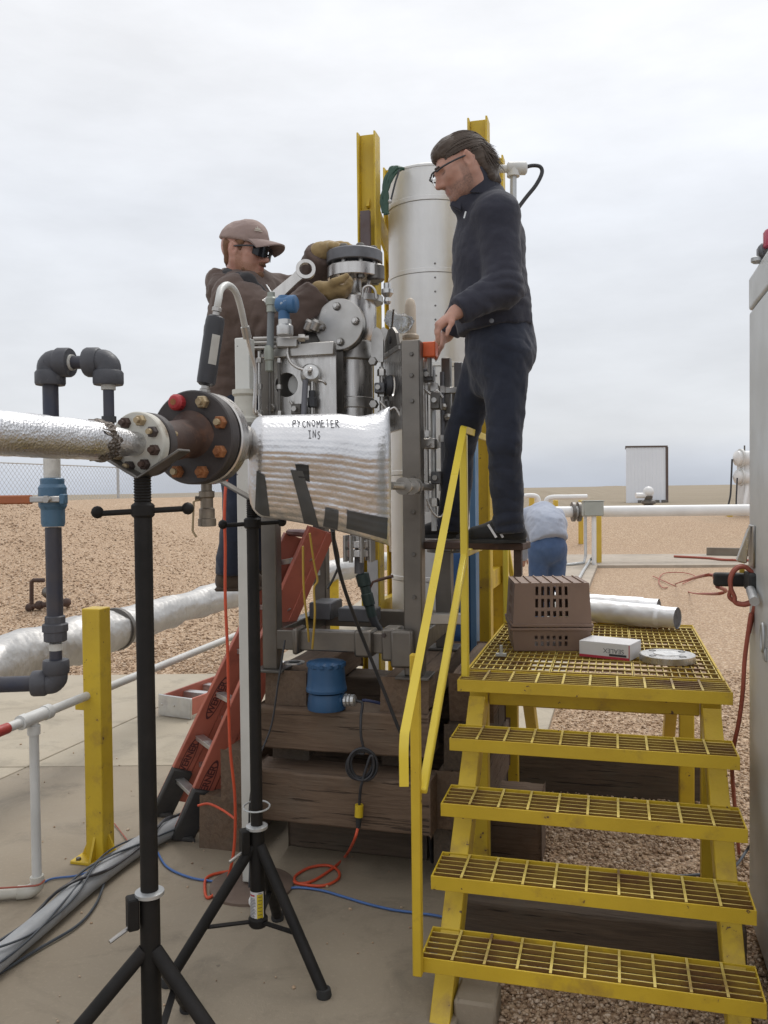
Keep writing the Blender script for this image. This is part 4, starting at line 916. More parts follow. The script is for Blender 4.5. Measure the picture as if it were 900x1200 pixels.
# ================================================================== stainless skid with the vessel
skid = empty('metering_skid', (*fr(FL0, .35, .36, .945),), 'stainless steel skid with bolted vessel, valves and tubing on timber stack', 'skid')
VC = Vector((-.165, 4.33, 0)); zv = lambda py: at(412, py, 4.33).z
def P_(u, v, z): return fr(FL0, u, v, z)
def post(u, v, z0, z1, w=.075, m=None):
    ob = MB().box(P_(u, v, (z0 + z1) / 2), (w, w, z1 - z0), (U, V, Z)).build('post', m or steel_post, skid, 30, .006, 2)
    MB().box(P_(u, v, z0 - .004), (w + .07, w + .07, .012), (U, V, Z)).build('foot_plate', steel_dark, ob, 30, .002)
def hole_plate(c, ux, uz, w, h, hr, hc, th, nm, m, n=40):
    nrm = ux.cross(uz).normalized(); ang = [2 * math.pi * i / n for i in range(n)]
    corner = [math.atan2(sy * h / 2 - hc[1], sx * w / 2 - hc[0]) % (2 * math.pi) for sx in (-1, 1) for sy in (-1, 1)]
    for ca in corner:
        k = min(range(n), key=lambda i: abs(((ang[i] - ca + math.pi) % (2 * math.pi)) - math.pi)); ang[k] = ca
    inn, out = [], []
    for a in ang:
        dx, dy = math.cos(a), math.sin(a); inn.append((hc[0] + dx * hr, hc[1] + dy * hr)); ts = []
        if abs(dx) > 1e-6: ts.append(((w / 2 if dx > 0 else -w / 2) - hc[0]) / dx)
        if abs(dy) > 1e-6: ts.append(((h / 2 if dy > 0 else -h / 2) - hc[1]) / dy)
        t = min(x for x in ts if x > 0); out.append((hc[0] + dx * t, hc[1] + dy * t))
    pt = lambda q, o: c + ux * q[0] + uz * q[1] + nrm * o; b = MB()
    b.grid([[pt(q, 0) for q in out], [pt(q, 0) for q in inn], [pt(q, -th) for q in inn], [pt(q, -th) for q in out], [pt(q, 0) for q in out]], True)
    return b.build(nm, m, skid, 25, .0015)
def skid_frame():
    post(0, 0, .957, 2.50); post(.70, 0, .957, at(485, 400, 3.89).z, .085); post(0, .72, .957, 2.35); post(.70, .72, .957, 1.47, .085)
    zb = 1.10
    for a, c in (((0.03, -.0), (.67, 0)), ((0.03, .72), (.67, .72))): MB().bar(P_(*a, zb), P_(*c, zb), .07, .095).build('base_beam', steel_post, skid, 30, .006, 2)
    for a, c in (((0, .03), (0, .69)), ((.70, .03), (.70, .69))): MB().bar(P_(*a, zb + .0), P_(*c, zb), .07, .09).build('side_beam', steel_dark, skid, 30, .006, 2)
    for u in (.14, .47, .60):
        b = MB(); b.box(P_(u, -.012, zb), (.085 if u > .2 else .03, .12, .15 if u > .5 else .125), (U, V, Z)); ob = b.build('beam_clamp', steel_post, skid, 30, .012, 2)
        if u > .5:
            for s in (-1, 1): MB().hexnut(P_(u + s * .028, -.072, zb + .045), -V, .011, .008).build('bolt', dark_iron_nut, ob, 25)
    MB().box(P_(.66, -.085, zb - .01), (.10, .05, .17), (U, V, Z)).build('foot_bracket', steel_post, skid, 30, .012, 2)
    MB().box(P_(.30, .45, zb + .06), (.2, .12, .07), (U, V, Z)).build('slide_block', cast_grey, skid, 30, .006)
    MB().box(P_(.10, .50, zb + .075), (.12, .2, .09), (U, V, Z)).build('slide_block', cast_grey, skid, 30, .006)
    # side plates round the vessel
    ux = U; c = P_(.165, -.03, at(340, 455, 4.05).z); zt = at(340, 406, 4.05).z; h = .47
    c.z = zt - h / 2
    hole_plate(c, ux, Z, .36, h, .056, (-.065, h / 2 - .185), .012, 'side_plate', steel_b)
    MB().box(P_(.165, -.048, zt - .03), (.36, .03, .06), (U, V, Z)).build('plate_lip', steel, skid, 30, .004)
    MB().box(P_(.17, .10, c.z), (.34, .01, h), (U, V, Z)).build('inner_plate', steel_dark, skid, 30)
    pc = P_(.14, .06, zt - .18); MB().lathe(pc - V * .05, V, [(.045, 0), (.05, .003), (.05, .03)], 24).build('cam_disc', grey_white, skid, 30)
    for px, py in ((377, 424), (378, 478), (318, 478)): MB().hexnut(at(px, py, 4.02), -V, .02, .016).build('plate_bolt', steel, skid, 25)
    # right plate running back towards the vessel
    a = P_(.665, .02, at(474, 400, 3.93).z); e = at(441, 424, 4.50); e = Vector((e.x, e.y, a.z)); d = (e - a).normalized(); L = (e - a).length; hh = .40
    cc = a + d * L / 2 - Z * hh / 2; hole_plate(cc, d, Z, L, hh, .05, (-.10, .02), .014, 'side_plate', steel_b)
    nrm = d.cross(Z).normalized(); nrm = nrm if nrm.y < 0 else -nrm
    kb = a + d * .20 - Z * .18 + nrm * .02; MB().lathe(kb, nrm, [(.05, 0), (.052, .01), (.04, .03), (.02, .035)], 18).build('black_knob', dark_plastic, skid, 30)
    for q in ((a + d * .42 - Z * .02, a + d * .42 - Z * .38), (a + d * .42 - Z * .02, a + d * .06 - Z * .02)): MB().bar(q[0] + nrm * .012, q[1] + nrm * .012, .012, .016).build('weld_rib', steel, skid, 30)
    lug = [a + d * x + Z * y for x, y in ((.10, 0), (.36, 0), (.34, .06), (.28, .10), (.2, .10), (.13, .06))]; MB().prism(lug, nrm * .014).build('lifting_lug', steel_dark, skid, 25)
    MB().lathe(a + d * .24 + Z * .045 + nrm * .014, nrm, [(.018, 0), (.018, .004)], 14).build('lug_hole', dark_plastic, skid)
    MB().cyl(a + d * .26 + Z * .1, a + d * .22 + Z * .19, .005, seg=6).build('pin', steel_dark, skid)
    # columns on the right carrying instruments
    for u, v, z0, z1, w in ((.80, .30, 1.5, at(508, 418, 4.1).z, .045), (.86, .30, 1.5, at(514, 424, 4.1).z, .04), (.80, .52, 1.5, 2.3, .05)):
        MB().box(P_(u, v, (z0 + z1) / 2), (w, w, z1 - z0), (U, V, Z)).build('instrument_column', steel_dark if u < .82 else cast_grey, skid, 30, .004)
    for z_ in (1.55, 1.86, 2.02, 2.28): MB().bar(P_(.70, .25, z_), P_(.90, .30, z_), .03, .03).build('cross_bar', steel, skid, 30, .003)
    oc = at(503.5, 410.5, 3.94); ob = MB().box(oc, (.066, .066, .07), (U, V, Z)).build('orange_box', orange_cap, skid, 30, .006, 2)
    MB().cyl(oc - Z * .035, oc - Z * .12, .012, seg=8).build('box_stem', steel, ob)
    for k in range(4): MB().sphere(P_(.75 + .02 * k, .26, 2.30 - .05 * k), .02, 8).build('tube_fitting', steel, skid)
    b = MB(); c2 = P_(.72, .70, 1.47); b.lathe(c2, Z, [(.11, 0), (.11, .03), (.07, .033), (.07, .05), (.115, .053), (.115, .095)], 28); b.build('column_flange', steel_dark, skid, 30)
    MB().bar(P_(.72, .30, 1.535), P_(.86, .95, 1.535), .16, .05).build('foot_shelf', steel_dark, skid, 30, .004)
    MB().bar(P_(.72, .10, 1.20), P_(.92, .14, 1.20), .05, .05).build('stub_beam', steel, skid, 30, .004)
    # stub from the cover to the post
    s0, s1 = at(457, 569, 3.30), at(505, 571, 4.0); d = (s1 - s0).normalized(); MB().cyl(s0, s1, .016, seg=12).build('stub_pipe', steel, skid)
    for t in (.20, .34, .40): MB().lathe(s0 + d * t, d, [(.036 if t > .05 else .026, 0), (.036 if t > .05 else .026, .022)], 16).build('stub_nut', steel, skid, 30)
skid_frame()
def vessel():
    o = Vector((VC.x, VC.y, 0)); pr = lambda L: [(r, zv(py)) for r, py in L]
    MB().lathe(o, Z, pr([(.085, 600), (.112, 575), (.116, 560), (.116, 424)]), 48).build('vessel_shell', steel_b, skid, 40)
    MB().lathe(o, Z, pr([(.120, 425), (.127, 423), (.127, 404), (.120, 402)]), 48).build('shell_band', steel, skid, 30)
    MB().lathe(o, Z, pr([(.118, 480), (.122, 479), (.122, 468), (.118, 467)]), 48).build('shell_band', steel, skid, 30)
    MB().lathe(o, Z, pr([(.119, 402), (.136, 395), (.138, 362), (.132, 352), (.10, 348)]), 48).build('upper_shell', steel_b, skid, 40)
    MB().lathe(o + Vector((.06, 0, 0)), Z, pr([(.10, 357), (.112, 356), (.112, 349), (.10, 348)]), 40).build('clamp_ring', steel, skid, 30)
    nk = o + Vector((.03, 0, 0)); MB().lathe(nk, Z, pr([(.05, 350), (.045, 347), (.034, 340), (.034, 328), (.055, 322)]), 24).build('neck', steel_b, skid, 40)
    MB().lathe(nk, Z, pr([(.136, 328), (.139, 327), (.139, 315), (.136, 314)]), 56).build('lower_flange', steel_b, skid, 30)
    MB().lathe(nk, Z, pr([(.10, 314), (.10, 310)]), 32).build('flange_gasket', dark_plastic, skid)
    MB().lathe(nk, Z, pr([(.138, 310), (.141, 309), (.141, 297.5), (.135, 296)]), 56).build('top_flange', cast_grey, skid, 30)
    for k in range(8):
        a = k * math.pi / 4 + .3; c = nk + Vector((.108 * math.cos(a), .108 * math.sin(a), 0))
        ob = MB().cyl(c + Z * zv(332), c + Z * zv(293), .012, seg=10).build('flange_stud', steel, skid)
        MB().hexnut(c + Z * zv(296), Z, .02, .016).build('nut', steel_dark, ob, 25); MB().hexnut(c + Z * zv(328), -Z, .02, .018).build('nut', steel_dark, ob, 25)
    MB().lathe(nk + Vector((.105, -.05, 0)), Z, pr([(.036, 333), (.045, 331), (.045, 316), (.036, 314)]), 20).build('end_boss', steel_dark, skid, 30)
    MB().cyl(nk + Vector((.075, -.06, zv(330))), nk + Vector((.055, -.05, zv(348))), .008, seg=8).build('brace_rod', steel_b, skid)
    MB().tube(cr([at(424, 349, 4.2), at(426, 338, 4.2), at(433, 335, 4.2), at(439, 340, 4.2), at(441, 350, 4.2)], 5), .007, 8).build('lifting_eye', steel_b, skid, 60)
    # flat yellowish bar standing behind the flange
    # bolted blind flange on a side nozzle
    c = at(397, 380, 4.06); n = Vector((-.30, -.95, .02)).normalized(); MB().lathe(c, n, [(.119, -.032), (.122, -.03), (.122, -.002), (.119, 0)], 56).build('blind_flange', steel, skid, 30)
    MB().cyl(c - n * .03, o + Z * c.z, .062, seg=28).build('nozzle', steel_dark, skid); MB().lathe(c - n * .038, -n, [(.118, 0), (.118, .028)], 48).build('nozzle_flange', steel_dark, skid, 30)
    x, y, _ = basis(n)
    for a in (.1, .1 + math.pi / 2, .1 + math.pi, .1 + 1.5 * math.pi):
        q = c + (x * math.cos(a) + y * math.sin(a)) * .085; ob = MB().lathe(q, n, [(.020, 0), (.020, .004)], 16).build('washer', steel_dark, skid, 30)
        MB().hexnut(q + n * .004, n, .0175, .016).build('nut', steel, ob, 25); MB().cyl(q, q + n * .028, .009, seg=10).build('stud', steel_b, ob)
    MB().prism([at(352, 418, 4.14), at(384, 418, 4.14), at(384, 385, 4.14), at(352, 385, 4.14)], V * .02).build('back_plate', steel_dark, skid, 25)
    # lug plates to the right of the shell
    for px, D in ((441, 4.22), (449, 4.34)):
        pts = [at(px + dx, py, D) for dx, py in ((-6, 424), (8, 424), (8, 394), (5, 386), (0, 383), (-4, 387), (-6, 396))]; MB().prism(pts, V * .015).build('lug_plate', steel, skid, 25)
    for px, py in ((438, 424), (439, 474)): MB().hexnut(at(px, py, 4.15), -V, .022, .03).build('clamp_bolt', steel, skid, 25)
    # blue instrument head and manifold
    b = MB(); q = at(333, 378, 3.88); b.lathe(q, Z, [(.024, 0), (.027, .01), (.025, .06), (.029, .07), (.029, .11), (.024, .12)], 20); b.build('blue_stem', blue_head, skid, 40)
    q = at(328, 357, 3.88); e = at(347, 356, 3.86); d = (e - q).normalized(); MB().lathe(q, d, [(.018, -.02), (.032, -.012), (.035, 0), (.035, .045), (.040, .048), (.040, .074), (.030, .082)], 24).build('blue_head', blue_head, skid, 40)
    MB().lathe(at(334, 393, 3.88), Z, [(.036, 0), (.038, .006), (.038, .04), (.030, .05), (.030, .07)], 22).build('head_collar', alu, skid, 30)
    MB().lathe(at(318, 366, 3.94), Z, [(.022, 0), (.022, .03), (.026, .032), (.026, .06), (.018, .07), (.018, .09)], 14).build('conduit_elbow', mat('pale_green_fitting', (.36, .38, .33), None, 10, .5, metal=.3), skid, 30)
    MB().cyl(at(317.5, 366, 3.94), at(316.5, 408, 3.94), .0165, seg=14).build('conduit', mat('grey_conduit', (.20, .215, .22), None, 10, .5), skid)
    MB().lathe(at(315.5, 436, 3.94), Z, [(.012, 0), (.018, .006), (.018, .05), (.022, .055), (.022, .10), (.018, .12)], 14).build('conduit_fitting', mat('pale_green_fitting', (.36, .38, .33)), skid, 30)
    MB().cyl(at(315.5, 436, 3.94), at(316, 490, 3.94), .006, seg=8).build('capillary', steel_dark, skid)
    for py in (397, 402, 408): MB().cyl(at(297, py, 4.0), at(330 + (py - 397) * 2, py - 1, 4.0), .010, seg=10).build('manifold_tube', steel, skid)
    MB().box(at(337, 402, 3.98), (.10, .06, .05)).build('manifold_block', steel, skid, 30, .006)
    MB().cyl(at(340, 397, 3.96), at(362, 396, 3.96), .011, seg=10).build('manifold_tube', steel, skid); MB().hexnut(at(350, 396.5, 3.96), (1, 0, 0), .02, .03).build('manifold_nut', steel, skid, 25)
    for px in (358, 366): MB().lathe(at(px, 388, 4.08), Vector((.5, -.3, 1)), [(.02, 0), (.03, .01), (.03, .05), (.02, .06)], 14).build('valve_cap', steel, skid, 30)
    MB().tube(cr([at(337, 405, 3.97), at(337, 416, 3.96), at(341, 425, 3.95), at(349, 431, 3.94), at(358, 434, 3.94)], 6), .007, 8).build('tubing', steel_b, skid, 80)
    MB().lathe(at(364, 437, 3.95), Vector((.15, -1, .25)), [(.044, -.05), (.046, -.02), (.046, 0), (.036, .014), (.01, .02)], 26).build('regulator_dome', alu, skid, 40)
    MB().lathe(at(363, 437, 3.92), Vector((.15, -1, .25)), [(.012, 0), (.012, .04), (.006, .045)], 10).build('regulator_screw', steel_b, skid, 30)
    MB().cyl(at(366, 446, 3.95), at(366, 458, 3.95), .013, seg=10).build('regulator_stem', steel, skid); MB().lathe(at(366, 478, 3.95), Z, [(.012, 0), (.022, .005), (.022, .045), (.016, .05), (.016, .08)], 6).build('quick_coupling', dark_plastic, skid, 25)
    MB().cyl(at(366, 478, 3.95), at(366, 500, 3.95), .012, seg=10).build('coupling_tube', steel, skid)
    MB().cyl(at(358, 446, 3.93), at(355, 500, 3.9), .0135, seg=12).build('grey_hose', mat('grey_hose', (.15, .15, .17), None, 8, .5), skid)
    MB().tube(cr([at(372, 445, 3.96), at(380, 448, 3.96), at(384, 456, 3.98), at(384, 472, 3.98)], 6), .006, 8).build('tubing', steel_b, skid, 80)
    MB().cyl(at(398, 465, 4.1), at(397, 500, 4.1), .012, seg=10).build('black_rod', dark_plastic, skid)
    # bottom outlet, flange pair and drain valve
    D = 4.22; q = lambda px, py: at(px, py, D); o2 = q(421, 652)
    for z_, h_ in ((.0, .034), (.045, .034)): MB().lathe(o2 + Z * z_, Z, [(.062, 0), (.064, .003), (.064, h_ - .003), (.062, h_)], 32).build('outlet_flange', steel_b, skid, 30)
    for k in range(8): a = k * math.pi / 4 + .2; c = o2 + Vector((.070 * math.cos(a), .070 * math.sin(a), 0)); MB().cyl(c - Z * .025, c + Z * .105, .011, seg=8).build('outlet_stud', steel, skid)
    MB().cyl(o2 + Z * .07, o2 + Z * .22, .045, seg=20).build('outlet_pipe', steel, skid); MB().cyl(o2, q(421, 672), .024, seg=14).build('drain_pipe', cast_grey, skid)
    e0, e1 = q(424, 672), q(436, 722); d = (e1 - e0).normalized(); MB().lathe(e0, d, [(.028, 0), (.034, .005), (.034, .06), (.026, .065), (.026, .1), (.03, .105), (.03, .16), (.024, .165), (.024, .22)], 16).build('drain_valve', mat('dark_green_valve', (.03, .05, .045), None, 12, .5, metal=.3), skid, 30)
    MB().tube([q(433, 690), q(437, 682), q(446, 679), q(461, 675)], [.006, .006, .008, .008], 8).build('valve_lever', mat('brown_lever', (.12, .06, .04), None, 10, .5), skid, 60)
    MB().tube([e1, q(440, 732), q(447, 742)], .022, 12).build('drain_elbow', dark_plastic, skid, 60)
    # clear plastic bag, gauge with pale cap, beige sleeve
    b = MB(); c = at(468, 376, 4.45); b.sphere(c, .06, 20, (1.25, .8, .85))
    b.v = [tuple(Vector(p) + (Vector(p) - c) * (float(fbm(np.array(p) * 22, 2)) - .5) * 1.3) for p in b.v]; b.build('plastic_bag', poly_bag, skid, 60)
    MB().lathe(at(454, 356, 4.25), Z, [(.016, 0), (.02, .01), (.014, .03), (.03, .05), (.03, .07), (.018, .075), (.018, .1)], 14).build('gauge', alu, skid, 30)
    MB().lathe(at(481, 398, 4.6), Z, [(.042, 0), (.046, .005), (.046, .02), (.032, .03), (.030, .18), (.022, .21), (.01, .22)], 18).build('beige_sleeve', beige, skid, 40)
vessel()
def dense_fittings():
    k = random.Random(21)
    for px, y0, y1, D, rr, m in ((387, 424, 500, 4.14, .009, steel_b), (392, 428, 500, 4.16, .007, steel_dark), (447, 430, 500, 4.12, .011, steel), (452, 440, 500, 4.2, .008, steel_dark), (499, 424, 600, 4.02, .010, steel), (507, 430, 622, 4.05, .013, galv), (518, 436, 600, 4.12, .011, cast_grey), (304, 412, 500, 3.98, .008, steel_b), (327, 412, 500, 4.0, .007, steel_dark)):
        MB().cyl(at(px, y0, D), at(px + (y1 - y0) * .01, y1, D), rr, seg=10).build('vertical_tube', m, skid)
        for f in (.15, .5, .85): MB().hexnut(at(px + (y1 - y0) * .01 * f, y0 + (y1 - y0) * f, D), Z, rr * 1.9, rr * 3).build('compression_nut', steel, skid, 25)
    for px, py, D, w, h, m in ((502, 440, 3.98, .05, .06, cast_grey), (511, 470, 4.0, .045, .08, steel_dark), (504, 520, 4.0, .06, .05, steel), (512, 560, 4.02, .05, .06, cast_grey), (383, 470, 4.08, .04, .05, steel_dark), (446, 455, 4.1, .05, .05, cast_grey), (349, 480, 3.96, .05, .05, steel_dark)):
        b = MB().box(at(px, py, D), (w, .05, h), (U, V, Z)).build('valve_block', m, skid, 30, .005)
        MB().cyl(at(px, py, D) - V * .025, at(px, py, D) - V * .055, .012, seg=10).build('valve_stem', steel, b)
    for py in (415, 440, 470, 560, 600, 650, 700): MB().hexnut(at(482 + (py - 400) * .012, py, 3.845), -V, .010, .009).build('post_bolt', steel_dark, skid, 25)
    for px, py in ((305, 412), (374, 412), (305, 486)): MB().hexnut(at(px, py, 4.01), -V, .012, .01).build('plate_bolt', steel_dark, skid, 25)
    for a_, b_, c_, d_ in (((340, 470), (350, 485), (368, 488), (380, 480)), ((497, 455), (505, 462), (512, 458), (519, 466)), ((445, 470), (455, 480), (463, 478), (470, 490)), ((500, 585), (507, 600), (515, 606), (522, 600))):
        MB().tube(cr([at(*q, 3.99) for q in (a_, b_, c_, d_)], 6), .006, 8).build('bent_tube', steel_b, skid, 80)
dense_fittings()
# ------------------------------------------------------------------ blue housing on the timber
def blue_housing():
    o = at(383, 833, 3.93); o.z = .795; r = empty('blue_transmitter_housing', o, 'blue domed transmitter housing with a ribbed cap on the front timber', 'transmitter')
    n = 36; rows = []
    for rr, h, rib in ((.088, 0, 0), (.090, .012, 0), (.086, .05, 0), (.080, .075, 0)): rows.append([o + Vector((rr * math.cos(6.283 * k / n), rr * math.sin(6.283 * k / n), h)) for k in range(n)])
    b = MB(); b.grid(rows, True); b.f.append(tuple(reversed(range(n)))); b.f.append(tuple(range(3 * n, 4 * n))); b.build('housing', blue_tx, r, 40)
    rows = []; n = 56
    for rr, h, rib in ((.086, .082, 0), (.094, .084, 0), (.095, .096, 0), (.093, .10, 0), (.088, .13, 0), (.085, .195, 0), (.087, .20, 1), (.087, .216, 1), (.07, .222, 0), (.03, .224, 0)):
        rows.append([o + Vector(((rr + (.004 if k % 4 < 2 else -.003) * rib) * math.cos(6.283 * k / n), (rr + (.004 if k % 4 < 2 else -.003) * rib) * math.sin(6.283 * k / n), h - (.006 if (k % 4 >= 2 and rib) else 0))) for k in range(n)])
    b = MB(); b.grid(rows, True); b.f.append(tuple(range(9 * n, 10 * n))); b.f.append(tuple(reversed(range(n)))); b.build('cap', blue_tx, r, 30)
    d = Vector((1, -.35, .05)).normalized(); p = o + Z * .04 + d * .075; MB().lathe(p - d * .02, d, [(.036, 0), (.036, .03), (.028, .034)], 18).build('conduit_hub', blue_tx, r, 30)
    MB().lathe(p + d * .014, d, [(.02, 0), (.03, .003), (.03, .014), (.022, .016), (.028, .02), (.028, .03), (.02, .032), (.026, .036), (.026, .05), (.014, .058)], 14).build('cable_gland', alu, r, 25)
    return p + d * .07
TXP = blue_housing()

# ================================================================== yellow frame and clad tank behind
def ibeam(r, p, zt, w, d, nm='post', z0=-.05):
    b = MB(); t = .012
    for s in (-1, 1): b.box(Vector((p.x, p.y, (zt + z0) / 2)) + U * s * (w / 2 - t / 2), (t, d, zt - z0), (U, V, Z))
    b.box(Vector((p.x, p.y, (zt + z0) / 2)), (w - 2 * t - .002, t, zt - z0), (U, V, Z)); return b.build(nm, yellow, r, 30, .002)
def tall_frame():
    r = empty('yellow_steel_frame', (.34, 5.8, 0), 'tall yellow channel-steel frame rising round the clad tank', 'frame')
    A, B, C, D = at(433, 300, 5.6), at(562, 300, 5.4), at(581, 300, 6.02), at(462, 300, 6.2); zt = 4.11
    for p in (A, B, C, D): ibeam(r, p, zt, .125, .12)
    z1 = at(450, 268, 5.9).z
    MB().bar(Vector((A.x, A.y, z1 + .12)), Vector((D.x, D.y, z1 - .16)), .02, .16).build('brace', yellow, r, 30); 
    for z_ in (3.3, 1.2): MB().bar(Vector((B.x, B.y, z_)), Vector((C.x, C.y, z_)), .05, .12).build('tie_beam', yellow, r, 30)
    MB().bar(Vector((A.x, A.y, 1.0)), Vector((D.x, D.y, 1.0)), .05, .12).build('tie_beam', yellow, r, 30)
    bp = Vector((A.x - .0, A.y - .09, 0)); zt2 = at(428, 247, 5.5).z
    MB().box((A.x - .022, A.y - .09, (zt2 + 1.5) / 2), (.062, .03, zt2 - 1.5), (U, V, Z)).build('rusty_bar', mat('purple_brown_bar', (.11, .085, .085), (.09, .06, .055), 8, .6, bump=.2), r, 30)
    # white lower sleeve on the post next to the vessel
    for p, top in ((D, 2.36),): MB().box((p.x, p.y - .075, (1.36 + top) / 2), (.115, .03, top - 1.36), (U, V, Z)).build('beige_cover', beige, r, 30, .004)
    MB().box((A.x, A.y - .065, (1.2 + .6) / 2), (.07, .01, .9), (U, V, Z)).build('web_face', galv, r, 30)
tall_frame()
def tank():
    c = Vector((.335, 5.82, 0)); r = empty('clad_tank', c, 'tall aluminium-clad vertical tank inside the yellow frame', 'tank'); R0 = .285; zt = at(500, 208, 5.75).z
    bands = [.5, 1.2, 1.9, 2.6, at(500, 322, 5.6).z, at(500, 238, 5.6).z, zt]
    for i in range(len(bands) - 1):
        rr = R0 + .0015 * (i % 2); MB().lathe(c, Z, [(rr, bands[i] + .003), (rr + .004, bands[i] + .005), (rr + .004, bands[i] + .03), (rr, bands[i] + .034), (rr, bands[i + 1])], 72).build('cladding_sheet', clad, r, 30)
    MB().lathe(c, Z, [(R0 + .006, zt), (R0 + .006, zt + .012), (R0 - .03, zt + .03), (.12, zt + .06)], 64).build('lid', clad, r, 30)
    for k in range(10):
        a = R(-88); MB().lathe(c + Vector(((R0 + .001) * math.cos(a), (R0 + .001) * math.sin(a), 2.45 + k * .09)), Vector((math.cos(a), math.sin(a), 0)), [(.007, 0), (.005, .004)], 8).build('rivet', steel_dark, r)
    for k in range(3):
        a = R(-35) ; MB().cyl(c + Vector((.22 * math.cos(a + k * 2.1), .22 * math.sin(a + k * 2.1), 0)), c + Vector((.22 * math.cos(a + k * 2.1), .22 * math.sin(a + k * 2.1), .52)), .03, seg=10).build('leg', yellow, r)
    # outlet tee and hose, top right
    D = 5.6; q = lambda px, py: at(px, py, D); p0 = at(560, 199, 5.6)
    MB().cyl(p0, q(612, 197), .026, seg=12).build('outlet_pipe', grey_white, r); MB().lathe(q(594, 197.5), Vector((1, 0, 0)), [(.03, 0), (.042, .01), (.042, .12), (.03, .13)], 14).build('tee', grey_white, r, 30); MB().cyl(q(601.5, 197), q(601.5, 207), .042, seg=12).build('tee', grey_white, r)
    MB().lathe(q(578, 198), Vector((1, 0, 0)), [(.035, 0), (.045, .003), (.045, .03), (.035, .033)], 12).build('union', grey_white, r, 25)
    MB().cyl(q(601.5, 206), q(601.5, 420), .022, seg=10).build('drop_pipe', galv, r)
    MB().tube(cr([q(612, 197), q(624, 194), q(633, 195.5), q(635, 203), q(628, 217), q(616, 232), q(606, 246), q(598, 262)], 6), .013, 8).build('hose', dark_plastic, r, 80)
    MB().hexnut(q(612, 197), Vector((1, 0, 0)), .03, .03).build('hose_nut', steel_dark, r)
    for k in range(11):
        k2 = random.Random(k); j = lambda s=3.6: k2.uniform(-s, s)
        MB().tube(cr([at(470 + j(4), 197 + j(1), 5.55), at(461 + j(), 200 + j(), 5.52), at(454 + j(), 213 + j(), 5.5), at(450.5 + j(), 232 + j(), 5.5), at(452 + j(3), 250 + j(), 5.5)], 6), .011, 8).build('green_hose', green_hose, r, 80)
    MB().tube(cr([at(468, 199, 5.5), at(463, 215, 5.48), at(458, 235, 5.48)], 5), .006, 6).build('dark_wire', dark_plastic, r, 80)
    MB().sphere(at(457, 236, 5.46), .014, 8).build('wire_clip', alu, r)
tank()
b = MB(); p = at(540, 700, 5.0); b.lathe((p.x, p.y, -.02), Z, [(.10, 0), (.10, .45), (.104, .46), (.104, .5), (.10, .51), (.10, .95), (.104, .96), (.104, 1.0), (.10, 1.01), (.10, 1.44), (.085, 1.46)], 30)
tag(b.build('blue_barrel', blue_sheet, None, 40), 'slim blue drum standing behind the yellow handrail', 'drum')
b = MB(); p = at(556, 640, 4.95); b.box((p.x, p.y, 1.04), (.035, .12, 2.12), (U, V, Z)); tag(b.build('blue_board', mat('pale_blue_board', (.10, .20, .34), (.08, .17, .3), 3, .5), None, 30, .003), 'narrow pale blue board standing beside the yellow post', 'board')

# ------------------------------------------------------------------ rusty plank and its prop
def plank():
    a, c = Vector((.185, 3.985, 1.548)), Vector((.635, 3.80, 1.548)); b = MB(); b.bar(a, c, .16, .032); pl = tag(b.build('rusty_plank', rust_brown, None, 30, .004), 'rusty steel plank under the shoe of the man in black', 'plank')
    p = at(608, 650, 3.80); b = MB(); b.box((p.x, p.y + .02, (1.53 + 1.41) / 2), (.034, .06, 1.53 - 1.41), (U, V, Z)); b.build('bracket', rust_brown, pl, 30, .003)
plank()
